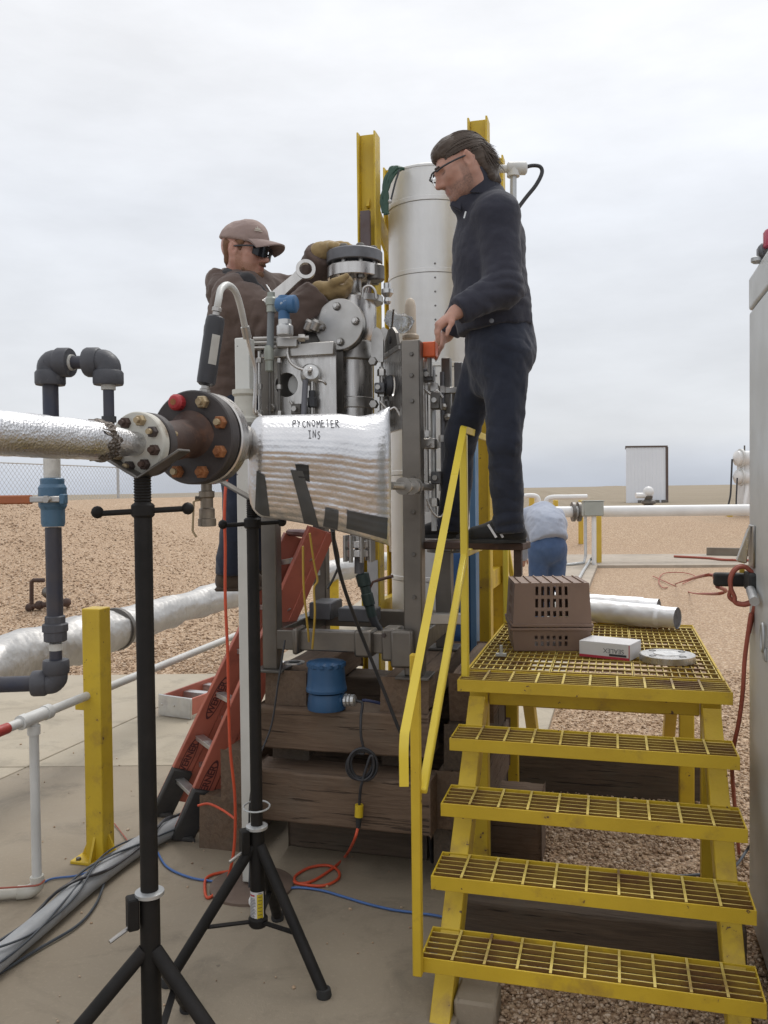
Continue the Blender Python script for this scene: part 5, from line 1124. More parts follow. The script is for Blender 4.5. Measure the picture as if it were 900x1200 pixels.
# ================================================================== yellow stairs and platform
def stairs():
    r = empty('yellow_stairs', fr(S0, .54, .8, 0), 'yellow grating stairs and platform with a handrail on one side', 'stairs'); W = 1.087; RISE, RUN, Z1 = .195, .19, .22
    def tread(o, u0, u1, v0, v1, z, nm='tread'):
        b = MB(); t = .006; h = .05
        b.fbox(o, u0, u1, v0, v0 + t, z - h, z); b.fbox(o, u0, u1, v1 - t, v1, z - h, z)
        b.fbox(o, u0, u0 + t, v0 + t + .001, v1 - t - .001, z - h, z - .001); b.fbox(o, u1 - t, u1, v0 + t + .001, v1 - t - .001, z - h, z - .001); ob = b.build(nm, yellow, r, 30, .0015)
        g = MB(); n = max(2, int((v1 - v0) / .034))
        for i in range(1, n): v = v0 + (v1 - v0) * i / n; g.fbox(o, u0 + t + .001, u1 - t - .001, v - .0024, v + .0024, z - .017, z - .002)
        m = int((u1 - u0) / .105)
        for i in range(1, m): u = u0 + (u1 - u0) * i / m; g.fbox(o, u - .0045, u + .0045, v0 + t + .001, v1 - t - .001, z - .009, z + .0015)
        stuff(g.build('grating', yellow_worn_shaded, ob, 0)); return ob
    for k in range(5):
        s = .010 if k < 4 else 0
        tread(S0, 0, W, k * RUN, k * RUN + .215, Z1 + k * RISE)
    ZP = Z1 + 4 * RISE; v0, v1 = .76 + .222, 2.36
    # platform frame and grating panels
    b = MB(); h = .09
    b.fbox(S0, 0.002, W - .002, v1 - .01, v1, ZP - h, ZP + .0); b.fbox(S0, .002, .012, v0, v1 - .012, ZP - h, ZP - .0); b.fbox(S0, W - .012, W - .002, v0, v1 - .012, ZP - h, ZP); b.fbox(S0, .014, W - .014, v0, v0 + .01, ZP - h, ZP - .004); b.build('platform_frame', yellow, r, 30, .0015)
    tread(S0, .002, W - .002, v1 + .006, v1 + .10, ZP, 'edge_tread')
    for i in range(3):
        a, c = .016 + i * (W - .03) / 3 + .004, .016 + (i + 1) * (W - .03) / 3 - .004; g = MB(); nb = 11
        for k in range(nb + 1): u = a + (c - a) * k / nb; g.fbox(S0, u - .0025, u + .0025, v0 + .014, v1 - .014, ZP - .022, ZP - .003)
        nr = 14
        for k in range(nr + 1): v = v0 + .02 + (v1 - v0 - .04) * k / nr; g.fbox(S0, a, c, v - .0045, v + .0045, ZP - .010, ZP + .001)
        stuff(g.build('platform_grating', yellow_worn_shaded, r, 0))
    # stringers
    for u in (.065, W - .065):
        q0, q1 = fr(S0, u, -.02, -.03), fr(S0, u, .886, .90); b = MB(); d = (q1 - q0).normalized(); up = U.cross(d)
        b.bar(q0 + up * .0, q1, .07, .012, up=U.cross(d)); 
        ctr = (q0 + q1) / 2
        for s in (-1, 1): b.bar(q0 + U * s * .032 - up * .05, q1 + U * s * .032 - up * .05, .008, .09, up=U.cross(d))
        b.build('stringer', yellow, r, 30, .002)
    for u, v in ((.055, 1.02), (W - .055, 1.02), (.055, 2.25), (W - .055, 2.25)):
        b = MB(); b.fbox(S0, u - .04, u + .04, v - .035, v + .035, -.05, ZP - .092); b.build('leg', yellow, r, 30, .005)
    for v in (1.02, 2.25): b = MB(); b.fbox(S0, .1, W - .1, v - .02, v + .02, ZP - .16, ZP - .092); b.build('cross_member', yellow, r, 30, .003)
    # stairs going down on the far side
    for k in range(3): tread(S0, .06, W - .06, v1 + .12 + k * RUN, v1 + .12 + k * RUN + .2, ZP - (k + 1) * RISE, 'far_tread')
    for u in (.10, W - .10):
        b = MB(); b.bar(fr(S0, u, v1 + .02, ZP - .12), fr(S0, u, v1 + .92, -.02), .07, .1); b.build('far_stringer', yellow, r, 30, .003)
    # handrail
    hu = .018; w = .029; Pz = lambda v, z: fr(S0, hu, v, z)
    def seg(pts, nm='handrail', m=None):
        b = MB()
        b.tube(pts, w / 1.414, 4, ph=math.pi / 4); return b.build(nm, m or yellow_rail, r, 30, .006, 2)
    zc = 2.06; zm = 1.52; vl, vc, vb = -.27, .86, 2.33; zl = 1.04
    seg(cr([Pz(vl, .90), Pz(vl, .95), Pz(vl, 1.01), Pz(vl + .012, zl + .015)], 4) + [Pz(vc - .03, zc - .025)] + cr([Pz(vc - .012, zc - .006), Pz(vc + .01, zc), Pz(vc + .05, zc + .002)], 3) + [Pz(vb - .02, zc + .002)], 'top_rail')
    seg([Pz(-.012, .79), Pz(vc, zm)], 'mid_rail'); seg([Pz(vc + .02, zm + .004), Pz(vb, zm)], 'mid_rail')
    def sq(v, z0, z1): b = MB(); b.fbox(S0, hu - .016, hu + .016, v - .016, v + .016, z0, z1); b.build('rail_post', yellow_rail, r, 30, .005, 2)
    b = MB(); b.fbox(S0, -.018, .014, -.034, -.0015, .17, 1.255); b.build('rail_post', yellow, r, 30, .004, 2)
    sq(vc, ZP - .05, zc - .022); sq(vb, ZP + .002, zc - .022)
    # far stair rails
    seg([Pz(vb, zm), Pz(vb + .5, zm - .42)], 'far_mid_rail'); seg([Pz(vb, zc), Pz(vb + .10, zc - .04), Pz(vb + .75, zc - .62), Pz(vb + .77, zc - .9)], 'far_top_rail')
    # cord and loose bolt tied on the platform
    return ZP
ZP = stairs()
def crates():
    def crate(c, yaw, w, d, h, taper, inverted, label):
        r = empty('plastic_crate', c, label, 'crate', 'brown plastic crates on the platform'); Rz = Matrix.Rotation(yaw, 3, 'Z'); tt = .006
        def pt(x, y, z):        # z 0 = open rim end, h = base end
            s = 1 - taper * z / h; zz = (z if inverted else h - z); return Vector(c) + Rz @ Vector((x * s, y * s, zz))
        def wall(ax, sign, holes, half, other, nm='side_wall'):
            us = [-half] + sorted({e for a in holes[0] for e in a}) + [half]; zs = [0] + sorted({e for a in holes[1] for e in a}) + [h]; b = MB()
            for i in range(len(us) - 1):
                for j in range(len(zs) - 1):
                    if any(abs(us[i] - a[0]) < 1e-6 for a in holes[0]) and any(abs(zs[j] - a[0]) < 1e-6 for a in holes[1]): continue
                    q = []
                    for dd in (0, tt):
                        for u_, z_ in ((us[i], zs[j]), (us[i + 1], zs[j]), (us[i + 1], zs[j + 1]), (us[i], zs[j + 1])):
                            o_ = sign * (other - dd); q.append(pt(u_, o_, z_) if ax == 'x' else pt(o_, u_, z_))
                    b.hexa(q)
            return b.build(nm, crate_brown, r, 20)
        hs = [(-.085 + k * .030, -.085 + k * .030 + .015) for k in range(6)]; hz = [(h * .22, h * .36), (h * .44, h * .64), (h * .72, h * .92)] if inverted else [(h * .35, h * .52), (h * .6, h * .8)]
        hs2 = [(-.07 + k * .030, -.07 + k * .030 + .015) for k in range(5)]
        wall('x', -1, (hs, hz), w / 2, d / 2); wall('x', 1, (hs, hz), w / 2, d / 2); wall('y', -1, (hs2, hz), d / 2 - tt, w / 2); wall('y', 1, (hs2, hz), d / 2 - tt, w / 2)
        s = 1 - taper; b = MB(); n = 7; ww = w * s - .004; dp = d * s - .004; zz = h - .004 if inverted else .004
        bw = ww / n
        b.box(Vector(c) + Rz @ Vector((0, 0, zz)), (ww, dp, .006), (Rz @ Vector((1, 0, 0)), Rz @ Vector((0, 1, 0)), Z))
        for k in range(n):
            b.box(Vector(c) + Rz @ Vector((-ww / 2 + bw * (k + .5), 0, zz + (.006 if inverted else 0))), (.007, dp - .01, .008), (Rz @ Vector((1, 0, 0)), Rz @ Vector((0, 1, 0)), Z))
        for y_ in (-.5, .0, .5): b.box(Vector(c) + Rz @ Vector((0, y_ * dp * .9, zz - .006)), (ww, .02, .006), (Rz @ Vector((1, 0, 0)), Rz @ Vector((0, 1, 0)), Z))
        b.build('base', crate_brown, r, 20, .001)
        b = MB(); zr = (0 if inverted else h); hh = .014; ex = .008
        for (cx, cy, sx, sy) in ((0, -d / 2, w + 2 * ex, ex * 2), (0, d / 2, w + 2 * ex, ex * 2), (-w / 2, 0, ex * 2, d - .02), (w / 2, 0, ex * 2, d - .02)):
            b.box(Vector(c) + Rz @ Vector((cx, cy, zr + (hh / 2 if inverted else -hh / 2))), (sx, sy, hh), (Rz @ Vector((1, 0, 0)), Rz @ Vector((0, 1, 0)), Z))
        b.build('rim', crate_brown, r, 20, .002)
    lo = onz(641, 757, ZP); lo.z = ZP + .003
    crate(lo + V * .03, R(-4), .385, .36, .115, .05, False, 'shallow brown plastic crate on the platform, lower of the two')
    hi = lo + Z * .119; crate(hi + V * .03, R(-3), .385, .36, .215, .06, True, 'brown slotted plastic crate turned upside down on another crate')
crates()
def white_box():
    c = onz(715, 769, ZP); c.z = ZP + .002; a = R(-34); X = Vector((math.cos(a), math.sin(a), 0)); Y = Vector((-math.sin(a), math.cos(a), 0)); w, d, h = .245, .165, .076
    r = empty('cardboard_box', c, 'small white cardboard box with upside-down lettering and a red edge', 'box')
    MB().box(c + Z * (h / 2), (w, d, h), (X, Y, Z)).build('carton', card_white, r, 30, .0025, 2)
    MB().box(c + Z * .007 - Y * (d / 2 + .0006), (w - .004, .0012, .012), (X, Y, Z)).build('red_stripe', card_red, r, 0)
    MB().box(c + Z * (h / 2) - Y * (d / 2 + .0006) + X * (w / 2 - .004), (.004, .0012, h - .008), (X, Y, Z)).build('red_edge', card_red, r, 0)
    o = c + Z * (h * .53) - Y * (d / 2 + .0008) + X * .045
    text_mesh('lettering', 'SEALEX', grey_ink, r, axM(o, -X, -Z, -Y), .030, .0004)
    MB().box(c + Z * (h * .27) - Y * (d / 2 + .0008) + X * .065, (.082, .0008, .010), (X, Y, Z)).build('black_print', ink, r, 0)
white_box()
def blind_disc():
    c = onz(782, 775, ZP); c.z = ZP + .002; R0, h = .124, .034
    r = empty('blind_flange_disc', c, 'loose round steel flange with bolt holes lying on the platform', 'flange')
    n = 96; b = MB(); ang = [2 * math.pi * k / n for k in range(n)]
    MB().lathe(c, Z, [(R0 - .003, 0), (R0, .003), (R0, h - .003), (R0 - .003, h - .0005)], n).build('disc', steel_b, r, 30)
    MB().lathe(c + Z * h, Z, [(.062, -.001), (.06, .0025)], 48).build('raised_face', alu, r, 30)
    for k in range(4):
        a = R(28 + 90 * k); p = c + Vector((.092 * math.cos(a), .092 * math.sin(a), h)); MB().lathe(p, Z, [(.0165, -.002), (.0165, .0008), (.013, .0008), (.013, -.01)], 18).build('bolt_hole', dark_plastic, r, 30)
blind_disc()
def rolls():
    for (a, c, rad, lab) in ((at(655, 709, 5.22), at(794, 718.5, 4.74), .066, 'white foil insulation roll with an open end, nearer of the two beside the crates'), (at(650, 698, 5.36), at(772, 704, 5.02), .062, 'shorter white foil insulation roll lying behind the nearer one')):
        zz = ZP + rad + .006; a.z = c.z = zz if rad > .065 else zz + .02
        d = (c - a).normalized(); L = (c - a).length; r = empty('insulation_roll', (a + c) / 2 - Z * rad, lab, 'insulation roll', 'white foil insulation rolls on the platform')
        x, y, _ = basis(d); rows = []; n = 60
        for i in range(n + 1):
            f = i / n; ring = []
            for k in range(36):
                t = 2 * math.pi * k / 36; w = float(fbm(np.array([f * 14, math.cos(t) * 1.6, math.sin(t) * 1.6 + 3]), 3)) - .5; step = -.006 if f > .86 else 0
                ring.append(a + d * L * f + (x * math.cos(t) + y * math.sin(t)) * (rad + w * .008 + step))
            rows.append(ring)
        MB().grid(rows, True).build('foil_sheet', roll_foil, r, 60)
        b = MB(); b.lathe(c - d * .004, d, [(rad - .008, 0), (rad * .8, -.003), (rad * .55, -.002), (rad * .3, -.004)], 30); b.build('dark_core', mat('dark_core', (.10, .10, .11), (.05, .05, .055), 30, .7, bump=.4), r, 30)
rolls()
# ================================================================== ladders
def step_ladder():
    F2, F1 = onz(213, 984), onz(188, 956); T2, T1 = at(374, 620, 4.22), at(345, 628, 4.60)
    r = empty('step_ladder', (F1 + F2) / 2, 'red fibreglass step ladder leaning into the skid', 'ladder'); rung = (F1 - F2); rung.z = 0; rung.normalize()
    for F, T_, ovals, nm in ((F2, T2, (.19,), 'rail'), (F1, T1, (.21, .43), 'rail')):
        d = (T_ - F).normalized(); L = (T_ - F).length; wd = rung.cross(d).normalized(); rr = (d.cross(wd)).normalized()
        b = MB(); b.bar(F + d * .02, T_, .108, .006, up=rr)
        for s in (-1, 1): b.bar(F + d * .02 + wd * s * .052 + rung * .014, T_ + wd * s * .052 + rung * .014, .006, .03, up=rr)
        rail = b.build(nm, ladder_red, r, 30, .002)
        b = MB(); b.bar(F + Z * .0, F + d * .30, .118, .045, up=rr); b.build('rubber_foot', ladder_boot, rail, 30, .008)
        b = MB(); b.box(F + Z * .012 + rung * .0, (.13, .07, .024), (Vector((d.x, d.y, 0)).normalized(), rung, Z)); b.build('foot_pad', ladder_boot, rail, 30, .006)
        for f in ovals:
            c = F + d * (L * f) - rung * .0042; n = 40; ring = []
            for rad in (1.0, .88): ring.append([c + d * (.135 * rad * math.cos(6.2832 * k / n)) + wd * (.030 * (rad if rad == 1 else .84) * math.sin(6.2832 * k / n)) for k in range(n)])
            MB().grid(ring, True).build('oval_print', ladder_ink, rail, 0)
            yv = -rung; wx = wd if wd.cross(d).dot(-rung) > 0 else -wd
            text_mesh('lettering', 'WERNER', ladder_ink, rail, axM(c, d, d.cross(rung).normalized() * 1.0, -rung) if (d.cross(d.cross(rung))).dot(-rung) > 0 else axM(c, d, -d.cross(rung).normalized(), -rung), .052, .0002, .95, .0012)
    for k in range(6):
        f = .14 + k * .155; a, c = F2.lerp(T2, f), F1.lerp(T1, f); d = (T2 - F2); d.z = 0; d.normalize()
        b = MB(); b.bar(a + rung * .01, c - rung * .01, .048, .006, up=Z); b.bar(a + rung * .01 - d * .022 - Z * .014, c - rung * .01 - d * .022 - Z * .014, .004, .024, up=Z); st = b.build('step', alu, r, 30, .001)
        b = MB(); b.bar(a + rung * .01 + d * .03 - Z * .012, a + rung * .10 - Z * .10, .012, .004); b.build('step_brace', alu, st, 20)
    # folded rear section
    d = (T2 - F2).normalized(); back = rung.cross(d).normalized(); back = back if back.x > 0 else -back
    for F, T_ in ((F2, T2), (F1, T1)):
        o = back * .085; b = MB(); b.bar(F.lerp(T_, .06) + o + rung * .02, T_ + o * .75 + rung * .0, .045, .026, up=d.cross(back)); b.build('rear_rail', ladder_red, r, 30, .002)
    for k in range(5): f = .2 + .17 * k; MB().bar(F2.lerp(T2, f) + back * .09, F1.lerp(T1, f) + back * .09, .03, .025).build('rear_rung', alu, r, 30)
    m = (T1 + T2) / 2; MB().box(m + back * .02 + Z * .0, (.09, (T1 - T2).length - .02, .035), (d.cross(rung).cross(rung) * 0 + Vector((1, 0, 0)), rung, Z)).build('top_cap', mat('dark_red_cap', (.16, .035, .03), None, 6, .5), r, 30, .01)
step_ladder()
def lying_ladder():
    o = onz(206, 841); d = Vector((.40, .92, 0)).normalized(); x = Vector((d.y, -d.x, 0)); r = empty('lying_ladder', o, 'ladder with red rails and silver steps lying flat on the concrete', 'ladder'); w, h = .30, .13
    for s in (-1, 1):
        b = MB(); b.bar(o + x * s * w / 2 + Z * .10, o + x * s * .17 + d * 1.9 + Z * .10, .02, h); b.build('rail', ladder_red, r, 30, .003)
    for k in range(7):
        p = o + d * (.06 + .27 * k); b = MB(); b.bar(p - x * (w / 2 - .012) + Z * .13, p + x * (w / 2 - .012) + Z * .13, .08, .012); b.bar(p - x * (w / 2 - .012) + Z * .09 - d * .036, p + x * (w / 2 - .012) + Z * .09 - d * .036, .006, .08); b.build('step', alu, r, 30, .001)
    b = MB(); b.prism([o - x * .16 + Z * .01, o + x * .16 + Z * .005, o + x * .165 + Z * .17, o - x * .155 + Z * .18], -d * .02); e = b.build('end_plate', alu, r, 30, .004)
    for s in (-.12, .0): MB().lathe(o + x * s + Z * .10 - d * .02, -d, [(.010, 0), (.006, .005)], 10).build('rivet', steel_b, e)
lying_ladder()

# ================================================================== wrench lying on the skid
def wrench():
    a, c = at(312, 357, 3.99), at(356, 318, 4.02); d = (c - a).normalized(); n = Vector((0, -1, 0)); n = (n - d * n.dot(d)).normalized(); x = d.cross(n); r = empty('spanner', (a + c) / 2, 'big steel ring spanner leaning up beside the blue head', 'spanner'); L = (c - a).length
    b = MB(); rows = []
    for f, w, t in ((0, .052, .018), (.3, .054, .016), (.75, .046, .016), (.93, .05, .018)): p = a + d * L * f; rows.append([p + x * w * .5 + n * t * .5, p - x * w * .5 + n * t * .5, p - x * w * .5 - n * t * .5, p + x * w * .5 - n * t * .5])
    b.grid(rows, True); b.f.append((0, 1, 2, 3)); b.f.append((15, 14, 13, 12)); b.build('shank', steel_b, r, 30, .003)
    rc = c + d * .012; rows = []
    for rad, o in ((.030, .014), (.046, .014), (.046, -.014), (.030, -.014), (.030, .014)): rows.append([rc + (d * math.cos(6.2832 * k / 32) + x * math.sin(6.2832 * k / 32)) * rad + n * o for k in range(32)])
    MB().grid(rows, True).build('ring_end', steel_b, r, 30)
wrench()

# ================================================================== grey enclosure at the frame edge
def enclosure():
    c0 = Vector((1.498, 3.5, 0)); r = empty('grey_enclosure', c0 - V * 1.0 + U * .5, 'tall grey painted steel enclosure rising at the edge of the picture', 'enclosure'); zt = 1.8 + .243 * 3.5; zs = 1.8 + .203 * 3.5
    Pp = lambda u, v, z: c0 + U * u + V * v + Z * z
    b = MB(); b.hexa([Pp(u, v, z) for z in (.02, zs) for u, v in ((0, -1.6), (1.0, -1.6), (1.0, 0), (0, 0))]); b.build('cabinet', box_grey, r, 30, .012, 3)
    b = MB(); b.hexa([Pp(u, v, z) for z in (zs + .006, zt) for u, v in ((-.002, -1.602), (1.002, -1.602), (1.002, .002), (-.002, .002))]); b.build('lid', box_grey, r, 30, .012, 3)
    b = MB(); b.hexa([Pp(u, v, z) for z in (zs - .001, zs + .007) for u, v in ((.012, -1.59), (.99, -1.59), (.99, -.012), (.012, -.012))]); b.build('seal', dark_plastic, r, 0)
    b = MB(); b.hexa([Pp(u, v, z) for z in (-.04, .02) for u, v in ((.05, -1.55), (.95, -1.55), (.95, -.05), (.05, -.05))]); b.build('plinth', conc, r, 30)
    # conduit fitting and red beacon on top
    p = Pp(.08, -.24, zt); MB().box(p + Z * .04 - U * .05, (.07, .07, .055), (U, V, Z)).build('junction_fitting', cast_grey, r, 30, .01); MB().lathe(p - U * .085 + Z * -.0, Z, [(.016, 0), (.024, .006), (.024, .02), (.016, .024)], 12).build('fitting_plug', galv, r, 30)
    q = at(909, 297, 3.22); MB().cyl((q.x, q.y, zt - .01), q - Z * .03, .025, seg=10).build('beacon_stem', cast_grey, r); MB().cyl(q - Z * .03, q, .03, seg=12).build('beacon_stem', cast_grey, r); MB().lathe(q, Z, [(.04, 0), (.045, .012), (.032, .018)], 18).build('beacon_base', cast_grey, r, 30); MB().lathe(q + Z * .018, Z, [(.036, 0), (.044, .008), (.044, .06), (.038, .07), (.02, .076)], 24).build('beacon_lens', mat('pink_red_lens', (.42, .06, .10), (.38, .05, .09), 6, .25), r, 40)
    # latch plate, power block, hook ring
    f = Pp(-.004, -.13, 0); z1 = at(884, 640, 3.4).z; MB().box(Pp(-.004, -.10, z1), (.008, .13, .17), (U, V, Z)).build('latch_plate', steel, r, 30, .004)
    b = MB(); b.prism([Pp(-.01, -.08, z1 + .085), Pp(-.012, -.03, z1 + .07), Pp(-.05, .03, z1 - .07), Pp(-.02, -.03, z1 - .075)], -V * .05); b.build('latch_handle', steel_b, r, 30, .006)
    zb = at(875, 680, 3.5).z; b = MB(); b.box(Pp(-.06, .02, zb), (.15, .06, .055), (U, V, Z)); ob = b.build('power_block', black_rubber, r, 30, .01, 2)
    b = MB(); b.box(Pp(.01, -.10, zb + .005), (.07, .16, .075), (U, V, Z)); b.build('plug_head', black_rubber, r, 30, .01, 2)
    MB().box(Pp(-.03, -.02, zb + .045), (.018, .02, .025), (U, V, Z)).build('yellow_tag', mat('yellow_tag', (.6, .45, .05), None, 5, .5), r, 30)
    MB().cyl(Pp(-.02, -.18, zb - .02), Pp(-.03, -.34, zb - .045), .018, seg=12).build('grey_pipe', galv, r)
    zr = at(896, 748, 3.1).z; b = MB(); cc = Pp(-.006, -.40, zr)
    b.tube([cc + V * .028 * math.cos(t) + Z * .05 * math.sin(t) - U * .006 for t in np.linspace(0, 6.283, 25)[:-1]], .006, 8, closed=True); b.build('hook_ring', galv, r, 60); MB().box(cc - Z * .06 + U * .002, (.012, .05, .05), (U, V, Z)).build('ring_plate', galv, r, 30, .004)
    return Pp, zb
ENC, ZB = enclosure()

# ================================================================== cords and cables
def cord(pts, rad, m, label, cat='cord', grp=None, n=8): return tag(MB().tube(cr(pts, n), rad, 8).build('cord' if cat == 'cord' else 'cable', m, None, 80), label, cat, grp)
def g(px, py, z=.008): return onz(px, py, z)
# red cord wound round the power block and hanging beside the enclosure
c = ENC(-.10, .0, ZB - .02); loop = []
for k in range(26):
    a = k / 25 * 2 * math.pi * 1.9 + .5; loop.append(ENC(-.045 + .055 * math.cos(a) + .02 * (k % 7) / 7, -.07 - .003 * k, ZB - .01 + .075 * math.sin(a)))
cord(loop + [ENC(.0, -.14, ZB - .09), ENC(-.015, -.10, ZB - .20), at(880, 720, 3.36), at(873, 770, 3.38), at(870.5, 810, 3.40), at(866, 845, 3.42), at(860, 875, 3.45), at(858, 905, 3.5), onz(866, 1000, 0)], .0085, red_cord, 'faded red cord coiled round the black plug and hanging beside the enclosure')
cord([ENC(-.13, .02, ZB + .005), at(835, 674, 4.6), at(815, 677, 5.6), onz(792, 684, 0), onz(778, 689, 0), onz(772, 681, 0), onz(778, 672, 0), onz(800, 671, 0), onz(815, 676, 0), onz(800, 684, 0)], .009, red_cord, 'faded red cord looping away over the far gravel', n=10)
cord([ENC(-.12, .02, ZB - .03), at(850, 693, 4.4), at(830, 696, 5.6), onz(808, 694, 0), onz(785, 684, 0), onz(765, 675, 0)], .009, red_cord, 'second faded red cord trailing lower over the far gravel')
cord([onz(790, 652, .06), onz(830, 654, .06), onz(850, 656, .06), onz(905, 657, .06)], .03, red_cord, 'thin red cord along the far concrete strip')
# orange cord from the bank down past the ladder, looped on the floor
cord([at(287, 500, 3.83), at(276, 525, 3.82), at(266, 560, 3.78), at(263, 600, 3.75), at(264, 640, 3.75), at(264, 700, 3.75), at(267, 770, 3.74), at(268, 830, 3.74), at(270, 880, 3.74), at(275, 930, 3.76), at(275.5, 975, 3.78), at(272, 1010, 3.8), g(264, 1036), g(254, 1046), g(243, 1052), g(240, 1040), g(243, 1028), g(262, 1022), g(285, 1021), g(300, 1026), g(330, 1030), g(352, 1036), g(378, 1038), g(396, 1030), g(396, 1020), g(383, 1014), g(362, 1017), g(346, 1027), g(349, 1035), g(367, 1032), g(392, 1016), g(405, 1003), at(415, 985, 3.78), at(420, 968, 3.77)], .0068, orange_cord, 'bright orange cord hanging past the ladder and looping on the concrete', n=8)
cord([g(232, 944, .27), at(245, 942, 4.12), at(262, 950, 4.08), at(276, 960, 3.98)], .006, orange_cord, 'short orange cord end lying over the timber beside the ladder feet')
cord([g(134, 965), g(141, 974), g(150, 986)], .003, red_cord, 'short red wire sticking up by the floor conduit')
cord([g(-20, 1050), g(38, 1040), g(60, 1030), g(90, 1026), g(112, 1018), g(128, 1006), g(146, 1000)], .005, blue_cord, 'dark blue cable crossing the concrete behind the yellow post')
cord([g(184, 998), g(196, 1016), g(222, 1028), g(250, 1033), g(290, 1040), g(330, 1044), g(346, 1040), g(375, 1043), g(400, 1050), g(430, 1059), g(460, 1066), g(490, 1070), g(520, 1075), g(560, 1090, -.02), onz(640, 1120, -.015), onz(720, 1098, .0), onz(790, 1072, .0)], .0055, blue_cord, 'blue cable running across the concrete under both tripods')
cord([onz(880, 955, -.01), onz(890, 945, .1), at(915, 935, 3.2)], .006, blue_cord, 'short blue cable entering beside the enclosure')
cord([onz(545, 968, .0), onz(580, 990, -.015), onz(640, 1012, -.015), onz(760, 1026, -.015), onz(830, 1024, -.015), onz(858, 1018, .0), onz(880, 990, .05), at(905, 965, 3.25)], .007, grey_cord, 'black cable lying on the gravel under the stairs')
# cable of the blue housing: hanging coil and connector
def coil():
    r = empty('cable_coil', at(423, 905, 3.79), 'black cable coil hanging from the blue housing with a yellow plug', 'cable')
    p = [TXP, TXP + Vector((.03, -.02, -.01)), at(423, 840, 3.79), at(423, 862, 3.77)]
    for k in range(40):
        a = k / 40 * 2 * math.pi * 4 + 1.4; w = 1 + .10 * math.sin(k * .7); p.append(at(424 + 15 * w * math.cos(a) + 3 * math.sin(k * .31), 897 - 17 * w * math.sin(a) + 2 * math.cos(k * .5), 3.77 - .0006 * k))
    p += [at(424, 918, 3.75), at(422, 930, 3.76), at(421, 944, 3.77)]
    MB().tube(cr(p, 5), .0065, 8).build('cable', dark_plastic, r, 80)
    MB().cyl(at(421, 943, 3.77), at(420.5, 957, 3.77), .019, seg=14).build('yellow_plug', mat('yellow_plug', (.62, .44, .02), None, 6, .45), r); MB().cyl(at(420.5, 957, 3.77), at(420, 970, 3.77), .015, .010, 12).build('black_socket', black_rubber, r)
    MB().tube(cr([TXP + Vector((.03, 0, 0)), TXP + Vector((.06, -.01, .0)), TXP + Vector((.13, .02, -.03)), at(447, 838, 3.95)], 6), .007, 8).build('blue_cable', mat('navy_cable', (.02, .03, .09), None, 8, .5), r, 80)
coil()
cord([bag_pt(.57, .0) - Z * .0, at(392, 640, 3.3), at(398, 670, 3.4), at(407, 700, 3.5), at(420, 735, 3.6), at(436, 775, 3.68), at(452, 815, 3.72), at(470, 860, 3.74), at(488, 890, 3.76), at(500, 930, 3.78), onz(506, 1010, .01)], .008, dark_plastic, 'thick black cable hanging from the foil cover down past the timbers', cat='cable')
cord([bag_pt(.56, .0), at(394, 640, 3.34), at(397, 660, 3.4), at(392, 675, 3.42), at(384, 690, 3.42)], .005, dark_plastic, 'short thin black cable tail hanging under the foil cover', cat='cable')
cord([at(363, 625, 3.75), at(368, 660, 3.8), at(372, 680, 3.82), at(368, 690, 3.82), at(369, 720, 3.82), at(366, 760, 3.9)], .005, yellow_cord, 'thin yellow cord hanging in front of the skid')
cord([at(355, 640, 3.78), at(356, 690, 3.82), at(361, 740, 3.9), at(362, 752, 3.93)], .005, yellow_cord, 'second thin yellow cord beside the ladder top')
cord([at(334, 750, 3.9), at(326, 800, 3.86), at(318, 850, 3.84), at(303, 890, 3.8), at(294, 930, 3.78), at(292, 970, 3.78), at(293, 1010, 3.8), g(292, 1040, .03)], .0045, dark_plastic, 'thin black wire running down beside the white post')
b = MB(); p = g(293, 1064); b.sphere((p.x + .02, p.y + .02, .028), .03, 14, (1, 1, .95)); tag(b.build('white_cap', white_paint, None, 60), 'small round white cap on the concrete under the labelled tripod', 'ball')  # loose white cap, modelled as a simple sphere
b = MB(); p = g(345, 770, .95); b.lathe(at(345, 777, 4.05), Z, [(.05, 0), (.05, .006), (.03, .006), (.03, 0)], 24); tag(b.build('steel_washer', alu, None, 30), 'flat ring gasket lying on the timber by the blue housing', 'washer')
b = MB(); p = onz(518, 760, ZP); q0 = fr(S0, .12, 1.28, ZP + .002); b.box(q0 + Z * .01, (.05, .03, .012), (U, V, Z)); b.cyl(q0 + Z * .01, q0 + Z * .055, .008, seg=8); tag(b.build('steel_clamp', galv, None, 30), 'small steel clamp lying on the grating beside the crates', 'clamp')
# ================================================================== people
def cap_(a, b, ra, rb=None, k=.02): return ('c', np.array(a, float), np.array(b, float), ra, ra if rb is None else rb, k)
def ell_(c, rad, rot=None, k=.02): return ('e', np.array(c, float), np.array(rad, float), np.eye(3) if rot is None else np.array(rot, float), k)
def sub_(p): return ('s', p)
def prim_d(p, X):
    if p[0] == 'c':
        a, b, ra, rb = p[1], p[2], p[3], p[4]; ab = b - a; L = max(float(ab @ ab), 1e-9); t = np.clip(((X - a) @ ab) / L, 0, 1)
        return np.linalg.norm(X - a - t[..., None] * ab, axis=-1) - (ra + (rb - ra) * t)
    if p[0] == 'e':
        q = (X - p[1]) @ p[3]; r = p[2]; k0 = np.linalg.norm(q / r, axis=-1); k1 = np.linalg.norm(q / (r * r), axis=-1); return np.where(k1 < 1e-6, -r.min(), k0 * (k0 - 1) / np.maximum(k1, 1e-6))
    if p[0] == 'p': return (X - p[1]) @ p[2]      # half-space, negative behind
def pbox(p, m):
    if p[0] == 'c': r = max(p[3], p[4]) + m; return np.minimum(p[1], p[2]) - r, np.maximum(p[1], p[2]) + r
    r = p[2].max() + m; return p[1] - r, p[1] + r
